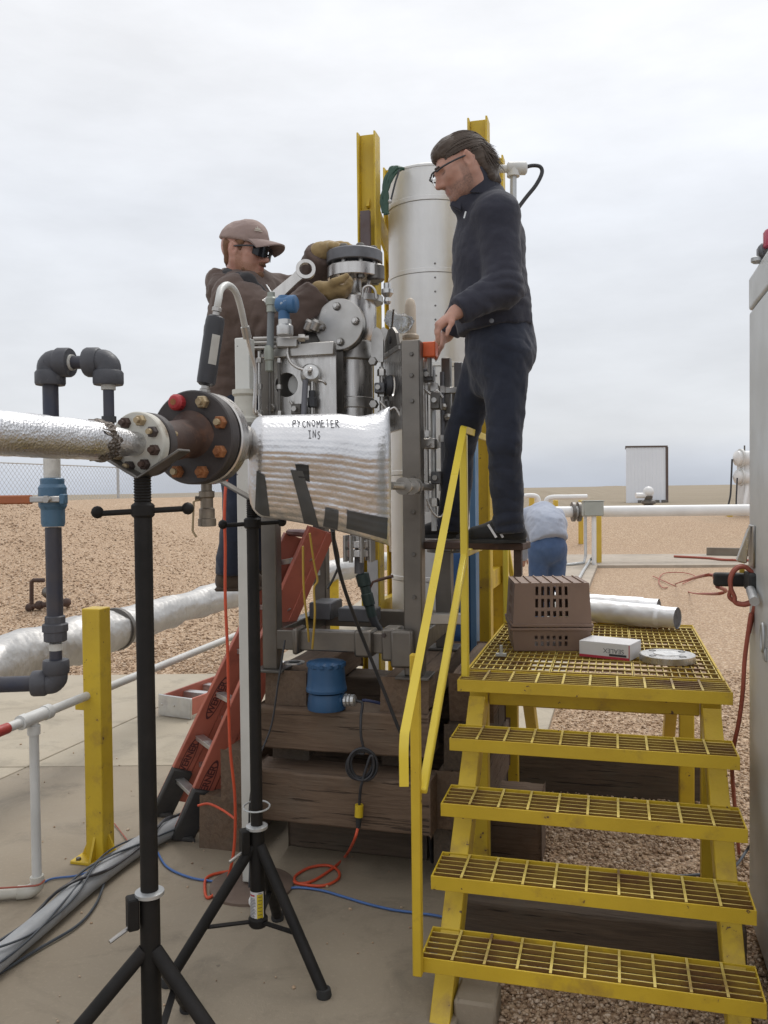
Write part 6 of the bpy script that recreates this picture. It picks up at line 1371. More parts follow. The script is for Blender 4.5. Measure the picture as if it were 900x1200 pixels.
def sdf_obj(name, prims, h, mat_, parent=None, subs=(), cuts=(), fold=None, smooth_it=1):
    lo = np.min([pbox(p, .03)[0] for p in prims], 0); hi = np.max([pbox(p, .03)[1] for p in prims], 0); n = np.ceil((hi - lo) / h).astype(int) + 2
    Fd = np.full(n, .06, np.float32)
    def region(p, m):
        a, b = pbox(p, m); i0 = np.clip(np.floor((a - lo) / h).astype(int), 0, n - 1); i1 = np.clip(np.ceil((b - lo) / h).astype(int) + 1, 1, n)
        gx = [lo[d] + h * np.arange(i0[d], i1[d]) for d in range(3)]; return tuple(slice(i0[d], i1[d]) for d in range(3)), np.stack(np.meshgrid(*gx, indexing='ij'), -1)
    for p in prims:
        s, X = region(p, .055); d = prim_d(p, X); k = p[-1]; f = Fd[s]; e = np.maximum(k - np.abs(f - d), 0) / k; Fd[s] = np.minimum(f, d) - e * e * k * .25
    for p in subs:
        s, X = region(p, .03); d = -prim_d(p, X); k = p[-1]; f = Fd[s]; e = np.maximum(k - np.abs(f - d), 0) / k; Fd[s] = np.maximum(f, d) + e * e * k * .25
    if cuts:
        gx = [lo[d] + h * np.arange(n[d]) for d in range(3)]; X = np.stack(np.meshgrid(*gx, indexing='ij'), -1)
        for c in cuts:
            d = prim_d(('p', np.array(c[0], float), np.array(c[1], float)), X)
            if len(c) > 2: d = np.where(np.linalg.norm(X - np.array(c[0], float), axis=-1) < c[2], d, -1)
            Fd = np.maximum(Fd, d)
    # naive surface nets
    s = Fd < 0; C = [s[a:n[0] - 1 + a, b:n[1] - 1 + b, c:n[2] - 1 + c] for a in (0, 1) for b in (0, 1) for c in (0, 1)]
    cnt = sum(c.astype(np.int8) for c in C); act = (cnt > 0) & (cnt < 8); idx = -np.ones(act.shape, np.int64); I = np.argwhere(act); idx[act] = np.arange(len(I))
    cv = np.stack([Fd[I[:, 0] + a, I[:, 1] + b, I[:, 2] + c] for a in (0, 1) for b in (0, 1) for c in (0, 1)], -1); co = np.array([(a, b, c) for a in (0, 1) for b in (0, 1) for c in (0, 1)], float)
    acc = np.zeros((len(I), 3)); w = np.zeros(len(I))
    for i in range(8):
        for j in range(i + 1, 8):
            if np.abs(co[i] - co[j]).sum() == 1:
                m = (cv[:, i] < 0) != (cv[:, j] < 0); t = np.where(m, cv[:, i] / np.where(m, cv[:, i] - cv[:, j], 1), 0); acc += np.where(m[:, None], co[i] + t[:, None] * (co[j] - co[i]), 0); w += m
    Vt = lo + h * (I + acc / w[:, None]); Q = []
    for ax in range(3):
        b, c = (ax + 1) % 3, (ax + 2) % 3; sl0 = [slice(None)] * 3; sl1 = [slice(None)] * 3; sl0[ax] = slice(0, n[ax] - 1); sl1[ax] = slice(1, n[ax]); e = s[tuple(sl0)] != s[tuple(sl1)]; E = np.argwhere(e)
        E = E[(E[:, b] > 0) & (E[:, c] > 0) & (E[:, b] < n[b] - 1) & (E[:, c] < n[c] - 1)]; ob = np.zeros(3, int); ob[b] = 1; oc = np.zeros(3, int); oc[c] = 1
        q = np.stack([idx[tuple((E - ob - oc).T)], idx[tuple((E - oc).T)], idx[tuple(E.T)], idx[tuple((E - ob).T)]], -1); fl = s[tuple(E.T)]; q = np.where(fl[:, None], q, q[:, ::-1]); Q.append(q)
    Q = np.concatenate(Q); Q = Q[(Q >= 0).all(1)]
    # relax a little, then fold the cloth
    for _ in range(smooth_it):
        S = np.zeros_like(Vt); W = np.zeros(len(Vt))
        for i in range(4): np.add.at(S, Q[:, i], Vt[Q[:, (i + 1) % 4]] + Vt[Q[:, (i + 3) % 4]]); np.add.at(W, Q[:, i], 2)
        Vt = np.where(W[:, None] > 0, Vt * .5 + .5 * S / np.maximum(W, 1)[:, None], Vt)
    if fold is not None:
        d1, d2 = Vt[Q[:, 2]] - Vt[Q[:, 0]], Vt[Q[:, 3]] - Vt[Q[:, 1]]; fn = np.cross(d1, d2); N = np.zeros_like(Vt)
        for i in range(4): np.add.at(N, Q[:, i], fn)
        N /= np.maximum(np.linalg.norm(N, axis=1), 1e-12)[:, None]; Vt = Vt + N * fold(Vt)[:, None]
    o = (Vt.min(0) + Vt.max(0)) / 2
    if parent is None: o[2] = Vt[:, 2].min()
    me = bpy.data.meshes.new(name); me.from_pydata((Vt - o).tolist(), [], Q.tolist()); me.update()
    ob = link(name, me, mat_, parent, o, 180); return ob
def folds(amp, fx, seed=0, fine=.25):
    def f(X):
        q = X * np.array(fx); a = 1 - np.abs(2 * fbm(q, 2, seed) - 1) ** .8; return amp * (a - .6) + amp * fine * (fbm(q * 4, 2, seed + 5) - .5) * 2
    return f
def creases(base, joints):      # cloth bunching round bent joints: (point, limb axis, height, wavelength, reach)
    def f(X):
        r = base(X)
        for p, ax, amp, wl, rad in joints:
            d = X - np.array(p); t = d @ np.array(Vector(ax).normalized()); w = np.exp(-(np.linalg.norm(d, axis=1) / rad) ** 2)
            ph = t / wl + 2.2 * fbm(X * 6, 2, 3); mk = smooth01((fbm(X * 8, 2, 9) - .38) / .25); r = r + .5 * amp * w * mk * (np.abs(np.sin(math.pi * ph)) ** .8 - .5)
        return r
    return f
def rotm(fwd, up):
    f = Vector(fwd).normalized(); l = Vector(up).cross(f).normalized(); u = f.cross(l); return np.array([[f.x, l.x, u.x], [f.y, l.y, u.y], [f.z, l.z, u.z]])
def head_prims(c, M, s, neck_to, chin=1.0):
    c = np.array(c); T = lambda x, y, z: c + M @ (np.array((x, y, z)) * s); E = lambda p, r, k=.015: ell_(T(*p), np.array(r) * s, M, k * s); K = lambda a, b, ra, rb, k=.012: cap_(T(*a), T(*b), ra * s, rb * s, k * s)
    P = [E((-.018, 0, .035), (.098, .076, .088)), E((.03, 0, -.02), (.066, .062, .088), .03), K((.035, .028, -.085), (-.01, .056, -.04), .022, .026, .03), K((.035, -.028, -.085), (-.01, -.056, -.04), .022, .026, .03),
         E((.072, 0, -.096), (.022 * chin, .026, .02), .025), K((.088, 0, .012), (.114, 0, -.032), .008, .0125), K((.098, .011, -.036), (.098, -.011, -.036), .0085, .0085), K((.082, .034, .022), (.088, 0, .020), .012, .012), K((.082, -.034, .022), (.088, 0, .020), .012, .012),
         K((.087, .017, -.060), (.087, -.017, -.060), .0075, .0075, .006), K((.084, .016, -.071), (.084, -.016, -.071), .0085, .0085, .006), K((.066, .043, -.02), (.052, .052, -.01), .016, .016, .02), K((.066, -.043, -.02), (.052, -.052, -.01), .016, .016, .02),
         cap_(T(-.02, 0, -.07), neck_to, .056 * s, .062 * s, .03)]
    for q in (1, -1): P += [E((-.012, q * .079, -.004), (.021, .012, .034), .005), K((-.028, q * .084, .0), (-.012, q * .086, .026), .006, .006, .004), K((-.012, q * .086, .026), (.003, q * .082, .016), .006, .005, .004)]
    S = [E((.094, .033, .004), (.013, .016, .010), .012), E((.094, -.033, .004), (.013, .016, .010), .012), E((-.002, .088, -.004), (.009, .007, .014), .006), E((-.002, -.088, -.004), (.009, .007, .014), .006), K((.094, .018, -.0655), (.094, -.018, -.0655), .0028, .0028, .004)]
    return P, S, T
def complexion(ob, hc, M, s, beard=1.0, brow=True):
    me = ob.data; A = np.empty(len(me.vertices) * 3); me.vertices.foreach_get('co', A); X = A.reshape(-1, 3) + np.array(wloc(ob)); q = ((X - np.array(hc)) @ M) / s
    x, y, z = q[:, 0], q[:, 1], q[:, 2]; st = lambda v, a, b: smooth01((v - a) / (b - a)); near = (np.linalg.norm(q, axis=1) < .19)
    jaw = st(x, -.015, .02) * st(-z, .045, .062) * st(z, -.135, -.12); must = np.exp(-((z + .052) / .006) ** 2) * st(.034 - np.abs(y), 0, .012) * st(x, .07, .085); side = st(x, -.002, .006) * st(-x, -.034, -.026) * st(np.abs(y), .05, .06) * st(-z, .0, .02) * st(z, -.09, -.07)
    lip = np.exp(-((z + .0655) / .0085) ** 2) * st(.026 - np.abs(y), 0, .010) * st(x, .07, .082)
    lash = np.exp(-((z + .001) / .0035) ** 2) * np.exp(-((np.abs(y) - .033) / .013) ** 4) * st(x, .065, .08)
    C = np.stack([np.clip((jaw + must + side * .8) * (1 - lip) * beard, 0, .85), lip * .55, lash * .8, x * 0 + 1], -1) * near[:, None]
    at_ = me.attributes.new('complexion', 'FLOAT_COLOR', 'POINT'); at_.data.foreach_set('color', C.astype(np.float32).ravel())
def hand_prims(wr, d, nrm, thumb, s, curl=(.25, .35, .3), fat=0.0, spread=.10, k=.006):
    wr = Vector(wr); d = Vector(d).normalized(); n = Vector(nrm); n = (n - d * n.dot(d)).normalized(); t = Vector(thumb); t = (t - d * t.dot(d) - n * t.dot(n)).normalized(); P = []
    for y, r0 in ((.028, .017), (.010, .018), (-.010, .017), (-.027, .015)): P.append(cap_(wr + (d * .01 + t * y * .7) * s, wr + (d * .088 + t * y) * s, r0 * s + fat, (r0 - .002) * s + fat, .016))
    for i, (y, L, r0) in enumerate(((.030, .074, .0098), (.010, .084, .0102), (-.010, .078, .0098), (-.029, .060, .0088))):
        p = wr + (d * .092 + t * y) * s; a = curl[0] * (1 + .15 * i); dd = d + t * spread * (1.5 - i) * .6; dd.normalize(); ax = dd.cross(n).normalized()
        for j, f in enumerate((.45, .31, .24)):
            q = Matrix.Rotation(a, 3, ax); v = q @ dd; e = p + v * L * f * s; P.append(cap_(p, e, (r0 - .0008 * j) * s + fat, (r0 - .0008 * (j + 1)) * s + fat, k)); p = e; a += curl[min(j + 1, 2)]
    p = wr + (d * .028 + t * .028) * s; v = (d * .62 + t * .70 + n * .30).normalized(); e = p + v * .042 * s; P.append(cap_(p, e, .015 * s + fat, .0125 * s + fat, .014)); v2 = (d * .9 + t * .28 + n * .35).normalized(); e2 = e + v2 * .034 * s; P.append(cap_(e, e2, .0115 * s + fat, .0105 * s + fat, k)); P.append(cap_(e2, e2 + (v2 + n * .25).normalized() * .026 * s, .0105 * s + fat, .0085 * s + fat, k))
    return P
V3 = lambda p: np.array(p, float)
navy_jacket = cloth_mat('dark_navy_jacket', (.030, .031, .043), (.042, .043, .058), 500, .2); jeans_dark = cloth_mat('dark_indigo_denim', (.022, .026, .040), (.033, .038, .056), 600, .25)
brown_jacket = cloth_mat('brown_canvas_jacket', (.098, .068, .056), (.132, .095, .08), 420, .3); jeans_blue = cloth_mat('blue_denim', (.05, .085, .17), (.075, .12, .22), 200, .3); jeans_mid = cloth_mat('faded_dark_denim', (.022, .028, .045), (.035, .042, .062), 400, .3)
sweat_grey = cloth_mat('grey_sweatshirt', (.30, .33, .40), (.36, .39, .46), 250, .3); glove_m = cloth_mat('tan_leather_glove', (.38, .275, .13), (.27, .19, .09), 90, .3, .75); cap_m = cloth_mat('tan_cap_cloth', (.33, .245, .215), (.265, .195, .175), 400, .25)
collar_m = cloth_mat('dark_corduroy', (.035, .034, .036), (.05, .048, .05), 300, .4); hair_m = cloth_mat('dark_brown_hair', (.062, .045, .034), (.105, .08, .062), 60, .2, .45, (1, 1, 1)); beard_m = cloth_mat('reddish_beard', (.20, .105, .06), (.15, .08, .045), 120, .5); shoe_m = cloth_mat('black_shoe', (.014, .014, .015), (.022, .022, .023), 200, .2, .5)
boot_m = cloth_mat('brown_work_boot', (.085, .06, .042), (.055, .04, .03), 120, .4, .8); sole_m = mat('pale_sole', (.4, .38, .35), None, 10, .6); lens_m = mat('dark_lens', (.012, .012, .014), (.02, .02, .022), 8, .12)

def man_in_black():
    A = at; s = 1.10
    hc = A(541, 197, 3.62); M = rotm((-.90, -.10, -.40), (-.40, 0, .92)); nb = V3(A(566, 238, 3.69))
    HP, HS, T = head_prims(hc, M, s, nb)
    sh_n, sh_f = A(583, 252, 3.55), A(563, 256, 3.87); el_n, el_f = A(590, 337, 3.50), A(548, 350, 4.0); wr_n, wr_f = A(534, 366, 3.44), A(524, 393, 4.05)
    hp_n, hp_f = A(593, 414, 3.62), A(571, 416, 3.84); kn_n, kn_f = A(591, 518, 3.60), A(539, 515, 3.97); an_n, an_f = A(598, 608, 3.70), A(533, 612, 4.14)
    ch, wa, pe = A(574, 285, 3.70), A(577, 345, 3.71), A(586, 400, 3.73)
    B = HP + [cap_(nb, ch, .09, .13, .05), cap_(ch, wa, .13, .125, .05), cap_(wa, pe, .112, .108, .05), cap_(sh_n, sh_f, .065, .065, .05), cap_(sh_n, el_n, .055, .045), cap_(el_n, wr_n, .043, .031), cap_(sh_f, el_f, .055, .045), cap_(el_f, wr_f, .043, .031),
              cap_(hp_n, kn_n, .078, .058), cap_(kn_n, an_n, .055, .042), cap_(hp_f, kn_f, .074, .056), cap_(kn_f, an_f, .053, .04), cap_(pe, hp_n, .09, .075, .04), cap_(pe, hp_f, .09, .075, .04), cap_(an_n, A(575, 626, 3.73), .032, .02), cap_(an_f, A(512, 626, 4.18), .032, .02)]
    hd = A(520, 378, 3.42) - wr_n
    B += hand_prims(wr_n + hd * .0, Vector((-.72, -.05, -.55)), Vector((.45, .25, -.55)), Vector((-.35, -.75, .1)), .92, (.55, .40, .25)) + hand_prims(wr_f, Vector((-.75, .05, -.60)), Vector((.5, .2, -.8)), Vector((-.2, -.9, 0)), 1.1, (.3, .3, .2))
    body = sdf_obj('person', B, .0058, skin, None, subs=HS)
    complexion(body, hc, M, s, .75)
    tag(body, 'man in dark navy jacket, jeans and clear glasses standing on the plank, looking down', 'person')
    # jacket
    hem = V3(A(585, 386, 3.7)); J = [cap_(A(564, 224, 3.68), ch, .084, .145, .05), ell_(V3(A(571, 300, 3.70)), (.150, .18, .26), None, .04), ell_(V3(A(574, 362, 3.71)), (.152, .18, .20), None, .05), cap_(sh_n, sh_f, .092, .092, .06), cap_(A(585, 398, 3.71), A(576, 330, 3.71), .152, .142, .05),
             cap_(sh_n, el_n, .088, .074, .03), cap_(el_n, wr_n, .075, .052, .03), cap_(sh_f, el_f, .085, .072, .03), cap_(el_f, wr_f, .072, .052, .03), cap_(A(556, 232, 3.66), A(545, 238, 3.64), .075, .06, .03)]
    wn = (Vector(wr_n) - Vector(el_n)).normalized(); wf = (Vector(wr_f) - Vector(el_f)).normalized()
    hn = Vector((.10, 0, -1)).normalized()
    fd = folds(.012, (6.5, 6.5, 8), 3, .3)
    jk = sdf_obj('jacket', J, .0075, navy_jacket, body, cuts=[(Vector(wr_n) - wn * .012, wn, .12), (Vector(wr_f) - wf * .012, wf, .12), (hem, hn, .45)], fold=creases(fd, [(el_n, Vector(el_n) - Vector(sh_n), .016, .05, .13), (A(560, 350, 3.55), Vector((.5, 0, 1)), .012, .055, .16), (A(590, 372, 3.58), Z, .010, .05, .14), (sh_n, Vector((-.3, 0, 1)), .008, .06, .13), (A(548, 360, 3.47), Vector((-1, 0, 0)), .010, .04, .10)]))
    # stand-up collar
    cc = V3(A(556, 219, 3.655)); cu = np.array(Vector((-.30, 0, .95)).normalized())
    X_, Y_, _ = basis(Vector(cu)); rows = []
    for hgt_, rr, lean in ((-.06, .094, 0), (.0, .088, 0), (.050, .090, .004), (.055, .082, .004), (.0, .078, 0), (-.06, .08, 0), (-.06, .094, 0)):
        rows.append([Vector(cc) + Vector(cu) * (hgt_ * (1 + .25 * math.cos(a))) + (Vector((1, 0, .0)) * math.cos(a) * 1.08 + Vector((0, 1, 0)) * math.sin(a)) * (rr + lean) for a in [-2.85 + 5.7 * k / 40 for k in range(41)]])
    MB().grid(rows).build('collar', navy_jacket, body, 60)
    MB().prism([A(527, 240, 3.60), A(541, 247, 3.58), A(540, 233, 3.58), A(532, 231, 3.6)], Vector((0, .02, 0))).build('collar_flap', navy_jacket, body, 40, .004)
    MB().cyl(A(544, 256, 3.535), A(546, 248, 3.535), .004, seg=6).build('zip_pull', alu, body)
    MB().lathe(A(576, 376, 3.505), Vector((0, -1, .1)), [(.010, 0), (.010, .003), (.006, .004)], 14).build('badge', cast_grey, body)
    # jeans
    Jn = [cap_(hp_n, kn_n, .100, .071, .03), cap_(kn_n, A(597, 626, 3.71), .070, .068, .03), cap_(hp_f, kn_f, .094, .072, .03), cap_(kn_f, A(530, 624, 4.14), .071, .072, .03), cap_(A(578, 428, 3.70), A(572, 448, 3.74), .095, .07, .08), ell_(V3(A(585, 408, 3.73)), (.146, .175, .14), None, .05), cap_(A(587, 395, 3.72), A(584, 375, 3.72), .136, .138, .05), ell_(V3(A(602, 416, 3.72)), (.078, .13, .095), None, .05)]
    sdf_obj('jeans', Jn, .0075, jeans_dark, body, cuts=[(V3(A(597, 624, 3.71)), (-0.10, 0, -1), .3), (V3(A(530, 622, 4.14)), (-0.1, 0, -1), .3), (V3(A(588, 376, 3.72)), (0, 0, 1), .5)], fold=creases(folds(.012, (8, 8, 7), 11, .35), [(kn_n, Z, .014, .06, .15), (A(594, 608, 3.68), Z, .018, .045, .13), (A(533, 605, 4.12), Z, .016, .045, .13), (hp_n, Vector((.6, 0, 1)), .012, .06, .15), (kn_f, Z, .014, .06, .15)]))
    st = MB(); st.tube([A(599 + t * 2.1, 395.5 + .3 * math.sin(t), 3.535 + .0022 * t * t * .35) for t in range(10)], .0022, 5); st.build('pocket_stitching', mat('pale_stitch', (.35, .32, .28), None, 9, .7), body, 60)
    # shoes
    def shoe(an, toe, heel, nm):
        z0 = 1.567; an, toe, heel = Vector(an), Vector(toe), Vector(heel); 
        for p in (toe, heel): p.z = z0 + .038
        mid = toe.lerp(heel, .5); P = [cap_(heel, mid + Z * .014, .044, .048), cap_(mid + Z * .012, toe, .047, .036), cap_(mid.lerp(heel, .5) + Z * .03, Vector((an.x, an.y, z0 + .12)), .052, .05, .03)]
        ob = sdf_obj('shoe', P, .006, shoe_m, body, cuts=[(V3((0, 0, z0 + .012)), (0, 0, -1))])
        so = MB(); d = (toe - heel).normalized(); n = Vector((d.y, -d.x, 0)); k = 24; ring = lambda z, g: [heel.lerp(toe, .5) + d * math.cos(2 * math.pi * i / k) * ((toe - heel).length / 2 + .04 + g) + n * math.sin(2 * math.pi * i / k) * (.046 + g) + Z * (z - (z0 + .038)) for i in range(k)]
        so.grid([ring(z0, -.002), ring(z0 + .003, 0), ring(z0 + .016, 0), ring(z0 + .02, -.006)], True); so.f.append(tuple(reversed(range(k)))); so.f.append(tuple(range(3 * k, 4 * k))); so.build('sole', black_rubber, ob, 40)
        for j in range(2):
            q = heel.lerp(toe, .36 + .16 * j) - n * (-.0) ; side = n if n.y < 0 else -n
            MB().bar(q + side * .051 - Z * .012, q + side * .040 + Z * .044 + d * .034, .010, .010, up=side).build('stripe', card_white, ob, 20)
    shoe(an_n, A(557, 624, 3.73), A(606, 624, 3.72), 'near'); shoe(an_f, A(503, 624, 4.17), A(536, 624, 4.16), 'far')
    # hair swept back to the collar
    E = lambda p, r, k=.02: ell_(T(*p), np.array(r) * s, M, k); K = lambda a, b, ra, rb, k=.02: cap_(T(*a), T(*b), ra * s, rb * s, k)
    HR = [E((-.020, 0, .036), (.098, .077, .088)), E((.030, 0, .078), (.062, .062, .042), .04), K((-.070, 0, .02), (-.085, 0, -.07), .050, .038, .03), K((-.062, .040, .02), (-.078, .032, -.08), .028, .018, .02), K((-.062, -.040, .02), (-.078, -.032, -.08), .028, .018, .02), K((-.085, .0, -.05), (-.112, .0, -.100), .032, .010, .02)]
    SB = [E((.088, 0, -.01), (.066, .085, .068), .015), E((.0, .084, -.006), (.026, .022, .038), .008), E((.0, -.084, -.006), (.026, .022, .038), .008), E((.03, 0, -.075), (.10, .09, .065), .02)]
    Mi = M.T
    def strands(X):
        q = (X - V3(hc)) @ M; return .006 * (fbm(np.stack([q[:, 0] * 9, q[:, 1] * 85, q[:, 2] * 60], -1), 2) - .5) + .004 * (fbm(np.stack([q[:, 0] * 14, q[:, 1] * 200, q[:, 2] * 160], -1), 1) - .5)
    sdf_obj('hair', HR, .0045, hair_m, body, subs=SB, fold=strands, smooth_it=1)
    # stubble, brow, glasses
    hs = MB(); kr = random.Random(12)
    for q in range(900):
        ph = kr.uniform(-1.75, 1.75); t0 = kr.uniform(.62, .95); t1 = kr.uniform(2.2, 2.9); lift = 1.005 + kr.uniform(-.01, .04) + (.03 if kr.random() < .1 else 0); P = []; wv = kr.uniform(-.06, .06)
        for k in range(7):
            th = t0 + (t1 - t0) * k / 6; p2 = ph + wv * math.sin(th * 3); rr_ = math.sin(th)
            P.append((-.020 + .101 * lift * math.cos(th), .081 * lift * rr_ * math.sin(p2), .036 + .089 * lift * rr_ * math.cos(p2)))
        e = P[-1]; fl = kr.uniform(-.034, .004); L = kr.uniform(.03, .12)
        if e[2] > -.07: P += [(e[0] + fl * .4, e[1] * .97, e[2] - L * .5), (e[0] + fl, e[1] * .92, max(e[2] - L, -.14))]
        P = [Vector(T(*p)) for p in P if not (abs(p[1]) > .05 and p[0] > -.035 and p[2] < .036)]
        if len(P) > 3: hs.tube(cr(P, 2), [.0016] * (2 * len(P) - 4) + [.0012, .0008, .0004], 3, False)
    stuff(hs.build('hair_strands', hair_m, body, 60))
    sdf_obj('eyebrow', [K((.094, .044, .024), (.101, .018, .029), .0045, .005, .004)], .0035, hair_m, body); sdf_obj('eyebrow', [K((.094, -.044, .024), (.101, -.018, .029), .0045, .005, .004)], .0035, hair_m, body)
    gl = MB(); tv = lambda p: Vector(T(*p)); fr_ = []
    for q in (1, -1):
        gl.tube(cr([tv((-.010, q * .084, .012)), tv((.04, q * .082, .012)), tv((.088, q * .072, .010)), tv((.112, q * .05, .008))], 5), .0038, 8)
        gl.tube(cr([tv((.112, q * .052, .012)), tv((.124, q * .03, .014)), tv((.126, q * .008, .011))], 5), .0036, 8)
    gl.tube([tv((.126, .009, .011)), tv((.128, 0, .013)), tv((.126, -.009, .011))], .003, 6); gl.build('glasses_frame', dark_plastic, body, 80)
    glass = bpy.data.materials.new('clear_lens'); glass.use_nodes = True; bs = glass.node_tree.nodes['Principled BSDF']; bs.inputs['Transmission Weight'].default_value = 1; bs.inputs['Roughness'].default_value = .03; bs.inputs['IOR'].default_value = 1.05; bs.inputs['Base Color'].default_value = (.93, .95, .95, 1)
    for q in (1, -1):
        rows = []
        for zz in (.012, -.004, -.02): rows.append([tv((.112 + .013 * f - .004 * f * f, q * (.052 - .044 * f), zz - (.004 if zz < -.01 and f in (0, 1) else 0))) for f in (0, .25, .5, .75, 1)])
        MB().grid(rows).build('lens', glass, body, 60)
    return body
man_in_black()

def man_in_brown():
    A = at; s = 1.13
    hc = A(287, 297, 4.30); M = rotm((.92, -.36, -.10), (.05, .0, 1)); nb = V3(A(283, 335, 4.36)); HP, HS, T = head_prims(hc, M, s, nb, 1.15)
    sh_n, sh_f = A(276, 352, 4.20), A(322, 346, 4.52); el_n, el_f = A(332, 384, 4.11), A(355, 350, 4.58); wr_n, wr_f = A(377, 341, 4.14), A(380, 294, 4.36)
    ch, wa, pe = A(290, 385, 4.40), A(283, 440, 4.42), A(281, 482, 4.42); hp_n, hp_f = A(276, 492, 4.32), A(290, 492, 4.55); kn_n, kn_f = A(283, 590, 4.24), A(300, 585, 4.45); an_n, an_f = A(271, 668, 4.36), A(292, 670, 4.56)
    B = HP + [cap_(nb, ch, .09, .14, .05), cap_(ch, wa, .14, .13, .05), cap_(wa, pe, .13, .135, .05), cap_(sh_n, sh_f, .07, .07, .05), cap_(sh_n, el_n, .058, .048), cap_(el_n, wr_n, .045, .034), cap_(sh_f, el_f, .058, .048), cap_(el_f, wr_f, .045, .034), cap_(hp_n, kn_n, .09, .062), cap_(kn_n, an_n, .06, .045), cap_(hp_f, kn_f, .09, .062), cap_(kn_f, an_f, .06, .045), cap_(pe, hp_n, .11, .09, .04), cap_(pe, hp_f, .11, .09, .04), cap_(an_n, A(292, 682, 4.38), .04, .03), cap_(an_f, A(312, 684, 4.58), .04, .03)]
    n_d = Vector((.92, .02, -.10)); f_d = Vector((.85, -.22, .06)); HN = hand_prims(wr_n, n_d, Vector((.1, .35, .9)), Vector((-.1, -.75, .55)), 1.08, (.65, .75, .6)); HF = hand_prims(wr_f, f_d, Vector((.2, -.25, -.95)), Vector((.1, -.9, .1)), 1.08, (.30, .45, .4))
    body = sdf_obj('person', B + HN + HF, .0062, skin_red, None, subs=HS); complexion(body, hc, M, s, 1.0); tag(body, 'man in brown canvas jacket, cap, sunglasses and leather gloves gripping the top flange', 'person')
    J = [cap_(A(285, 338, 4.36), ch, .115, .185, .06), ell_(V3(A(290, 385, 4.38)), (.185, .25, .26), None, .06), cap_(ch, A(279, 468, 4.42), .18, .165, .06), cap_(sh_n, sh_f, .115, .11, .07), cap_(sh_n, el_n, .112, .095, .04), cap_(el_n, Vector(wr_n) - (Vector(wr_n) - Vector(el_n)) * .06, .098, .078, .04), cap_(sh_f, el_f, .108, .092, .04), cap_(el_f, wr_f, .092, .078, .04), cap_(A(268, 392, 4.28), A(268, 468, 4.36), .11, .105, .05)]
    wn = (Vector(wr_n) - Vector(el_n)).normalized(); wf = (Vector(wr_f) - Vector(el_f)).normalized()
    sdf_obj('jacket', J, .0085, brown_jacket, body, cuts=[(Vector(wr_n) - wn * .025, wn, .15), (Vector(wr_f) - wf * .02, wf, .15), (V3(A(279, 474, 4.4)), (0, 0, -1), .6)], fold=creases(folds(.018, (6, 6, 7.5), 21, .35), [(el_n, Vector(el_n) - Vector(sh_n), .026, .07, .16), (A(290, 420, 4.2), Z, .018, .08, .22), (sh_n, Vector((.6, 0, -.5)), .016, .08, .18), (el_f, Vector(el_f) - Vector(sh_f), .02, .06, .15)]))
    # bunched hood and corduroy collar
    sdf_obj('hood', [cap_(A(256, 327, 4.30), A(262, 344, 4.24), .050, .075, .04), cap_(A(262, 344, 4.24), A(284, 346, 4.14), .07, .055, .04), cap_(A(254, 330, 4.34), A(272, 328, 4.58), .055, .06, .04), cap_(A(272, 330, 4.56), A(306, 336, 4.62), .06, .05, .04)], .008, brown_jacket, body, fold=folds(.016, (10, 10, 12), 31))
    sdf_obj('collar', [cap_(A(268, 324, 4.28), A(290, 330, 4.17), .035, .036, .03), cap_(A(290, 330, 4.17), A(309, 347, 4.16), .036, .030, .03), cap_(A(268, 324, 4.30), A(280, 322, 4.50), .035, .035, .03), cap_(A(280, 322, 4.5), A(316, 342, 4.40), .035, .03, .03)], .007, collar_m, body, fold=folds(.006, (18, 18, 40), 9))
    MB().tube(cr([A(312, 334, 4.17), A(319, 345, 4.15), A(324, 354, 4.14)], 4), .0045, 6).build('zip', alu, body, 60)
    sdf_obj('glove', hand_prims(wr_n, n_d, Vector((.1, .35, .9)), Vector((-.1, -.75, .55)), 1.08, (.65, .75, .6), .0050, k=.010) + [cap_(Vector(wr_n) - n_d * .015, Vector(wr_n) + n_d * .03, .045, .044, .02)], .0052, glove_m, body, fold=folds(.006, (22, 22, 22), 5))
    sdf_obj('glove', hand_prims(wr_f, f_d, Vector((.2, -.25, -.95)), Vector((.1, -.9, .1)), 1.08, (.30, .45, .4), .0050, k=.010) + [cap_(Vector(wr_f) - f_d * .03, Vector(wr_f) + f_d * .03, .048, .044, .02)], .0052, glove_m, body, fold=folds(.006, (22, 22, 22), 8))
    Jn = [cap_(hp_n, kn_n, .11, .085, .03), cap_(kn_n, A(270, 672, 4.36), .082, .080, .03), cap_(hp_f, kn_f, .11, .085, .03), cap_(kn_f, A(292, 672, 4.56), .082, .075, .03), ell_(V3(pe), (.16, .20, .15), None, .05)]
    sdf_obj('jeans', Jn, .009, jeans_mid, body, cuts=[(V3(A(270, 673, 4.36)), (0, 0, -1), .25), (V3(A(292, 673, 4.56)), (0, 0, -1), .25)], fold=folds(.012, (8, 8, 8), 13))
    for an, toe in ((an_n, A(298, 686, 4.36)), (an_f, A(318, 687, 4.56))):
        an = Vector(an); toe = Vector(toe); z0 = A(275, 692, 4.36).z; hl = Vector((an.x - .03, an.y, z0 + .045)); toe.z = z0 + .045
        ob = sdf_obj('boot', [cap_(hl, hl.lerp(toe, .5), .052, .052), cap_(hl.lerp(toe, .5), toe, .052, .048), cap_(hl + Vector((.02, 0, .02)), an + Z * .05, .06, .06, .03)], .007, boot_m, body, cuts=[(V3((0, 0, z0 + .012)), (0, 0, -1))], fold=folds(.005, (25, 25, 25), 2))
        d = (toe - hl).normalized(); b = MB(); b.bar(hl - d * .05 + Z * (-.034), toe + d * .045 - Z * .034, .105, .022); b.build('sole', boot_m, ob, 30, .01)
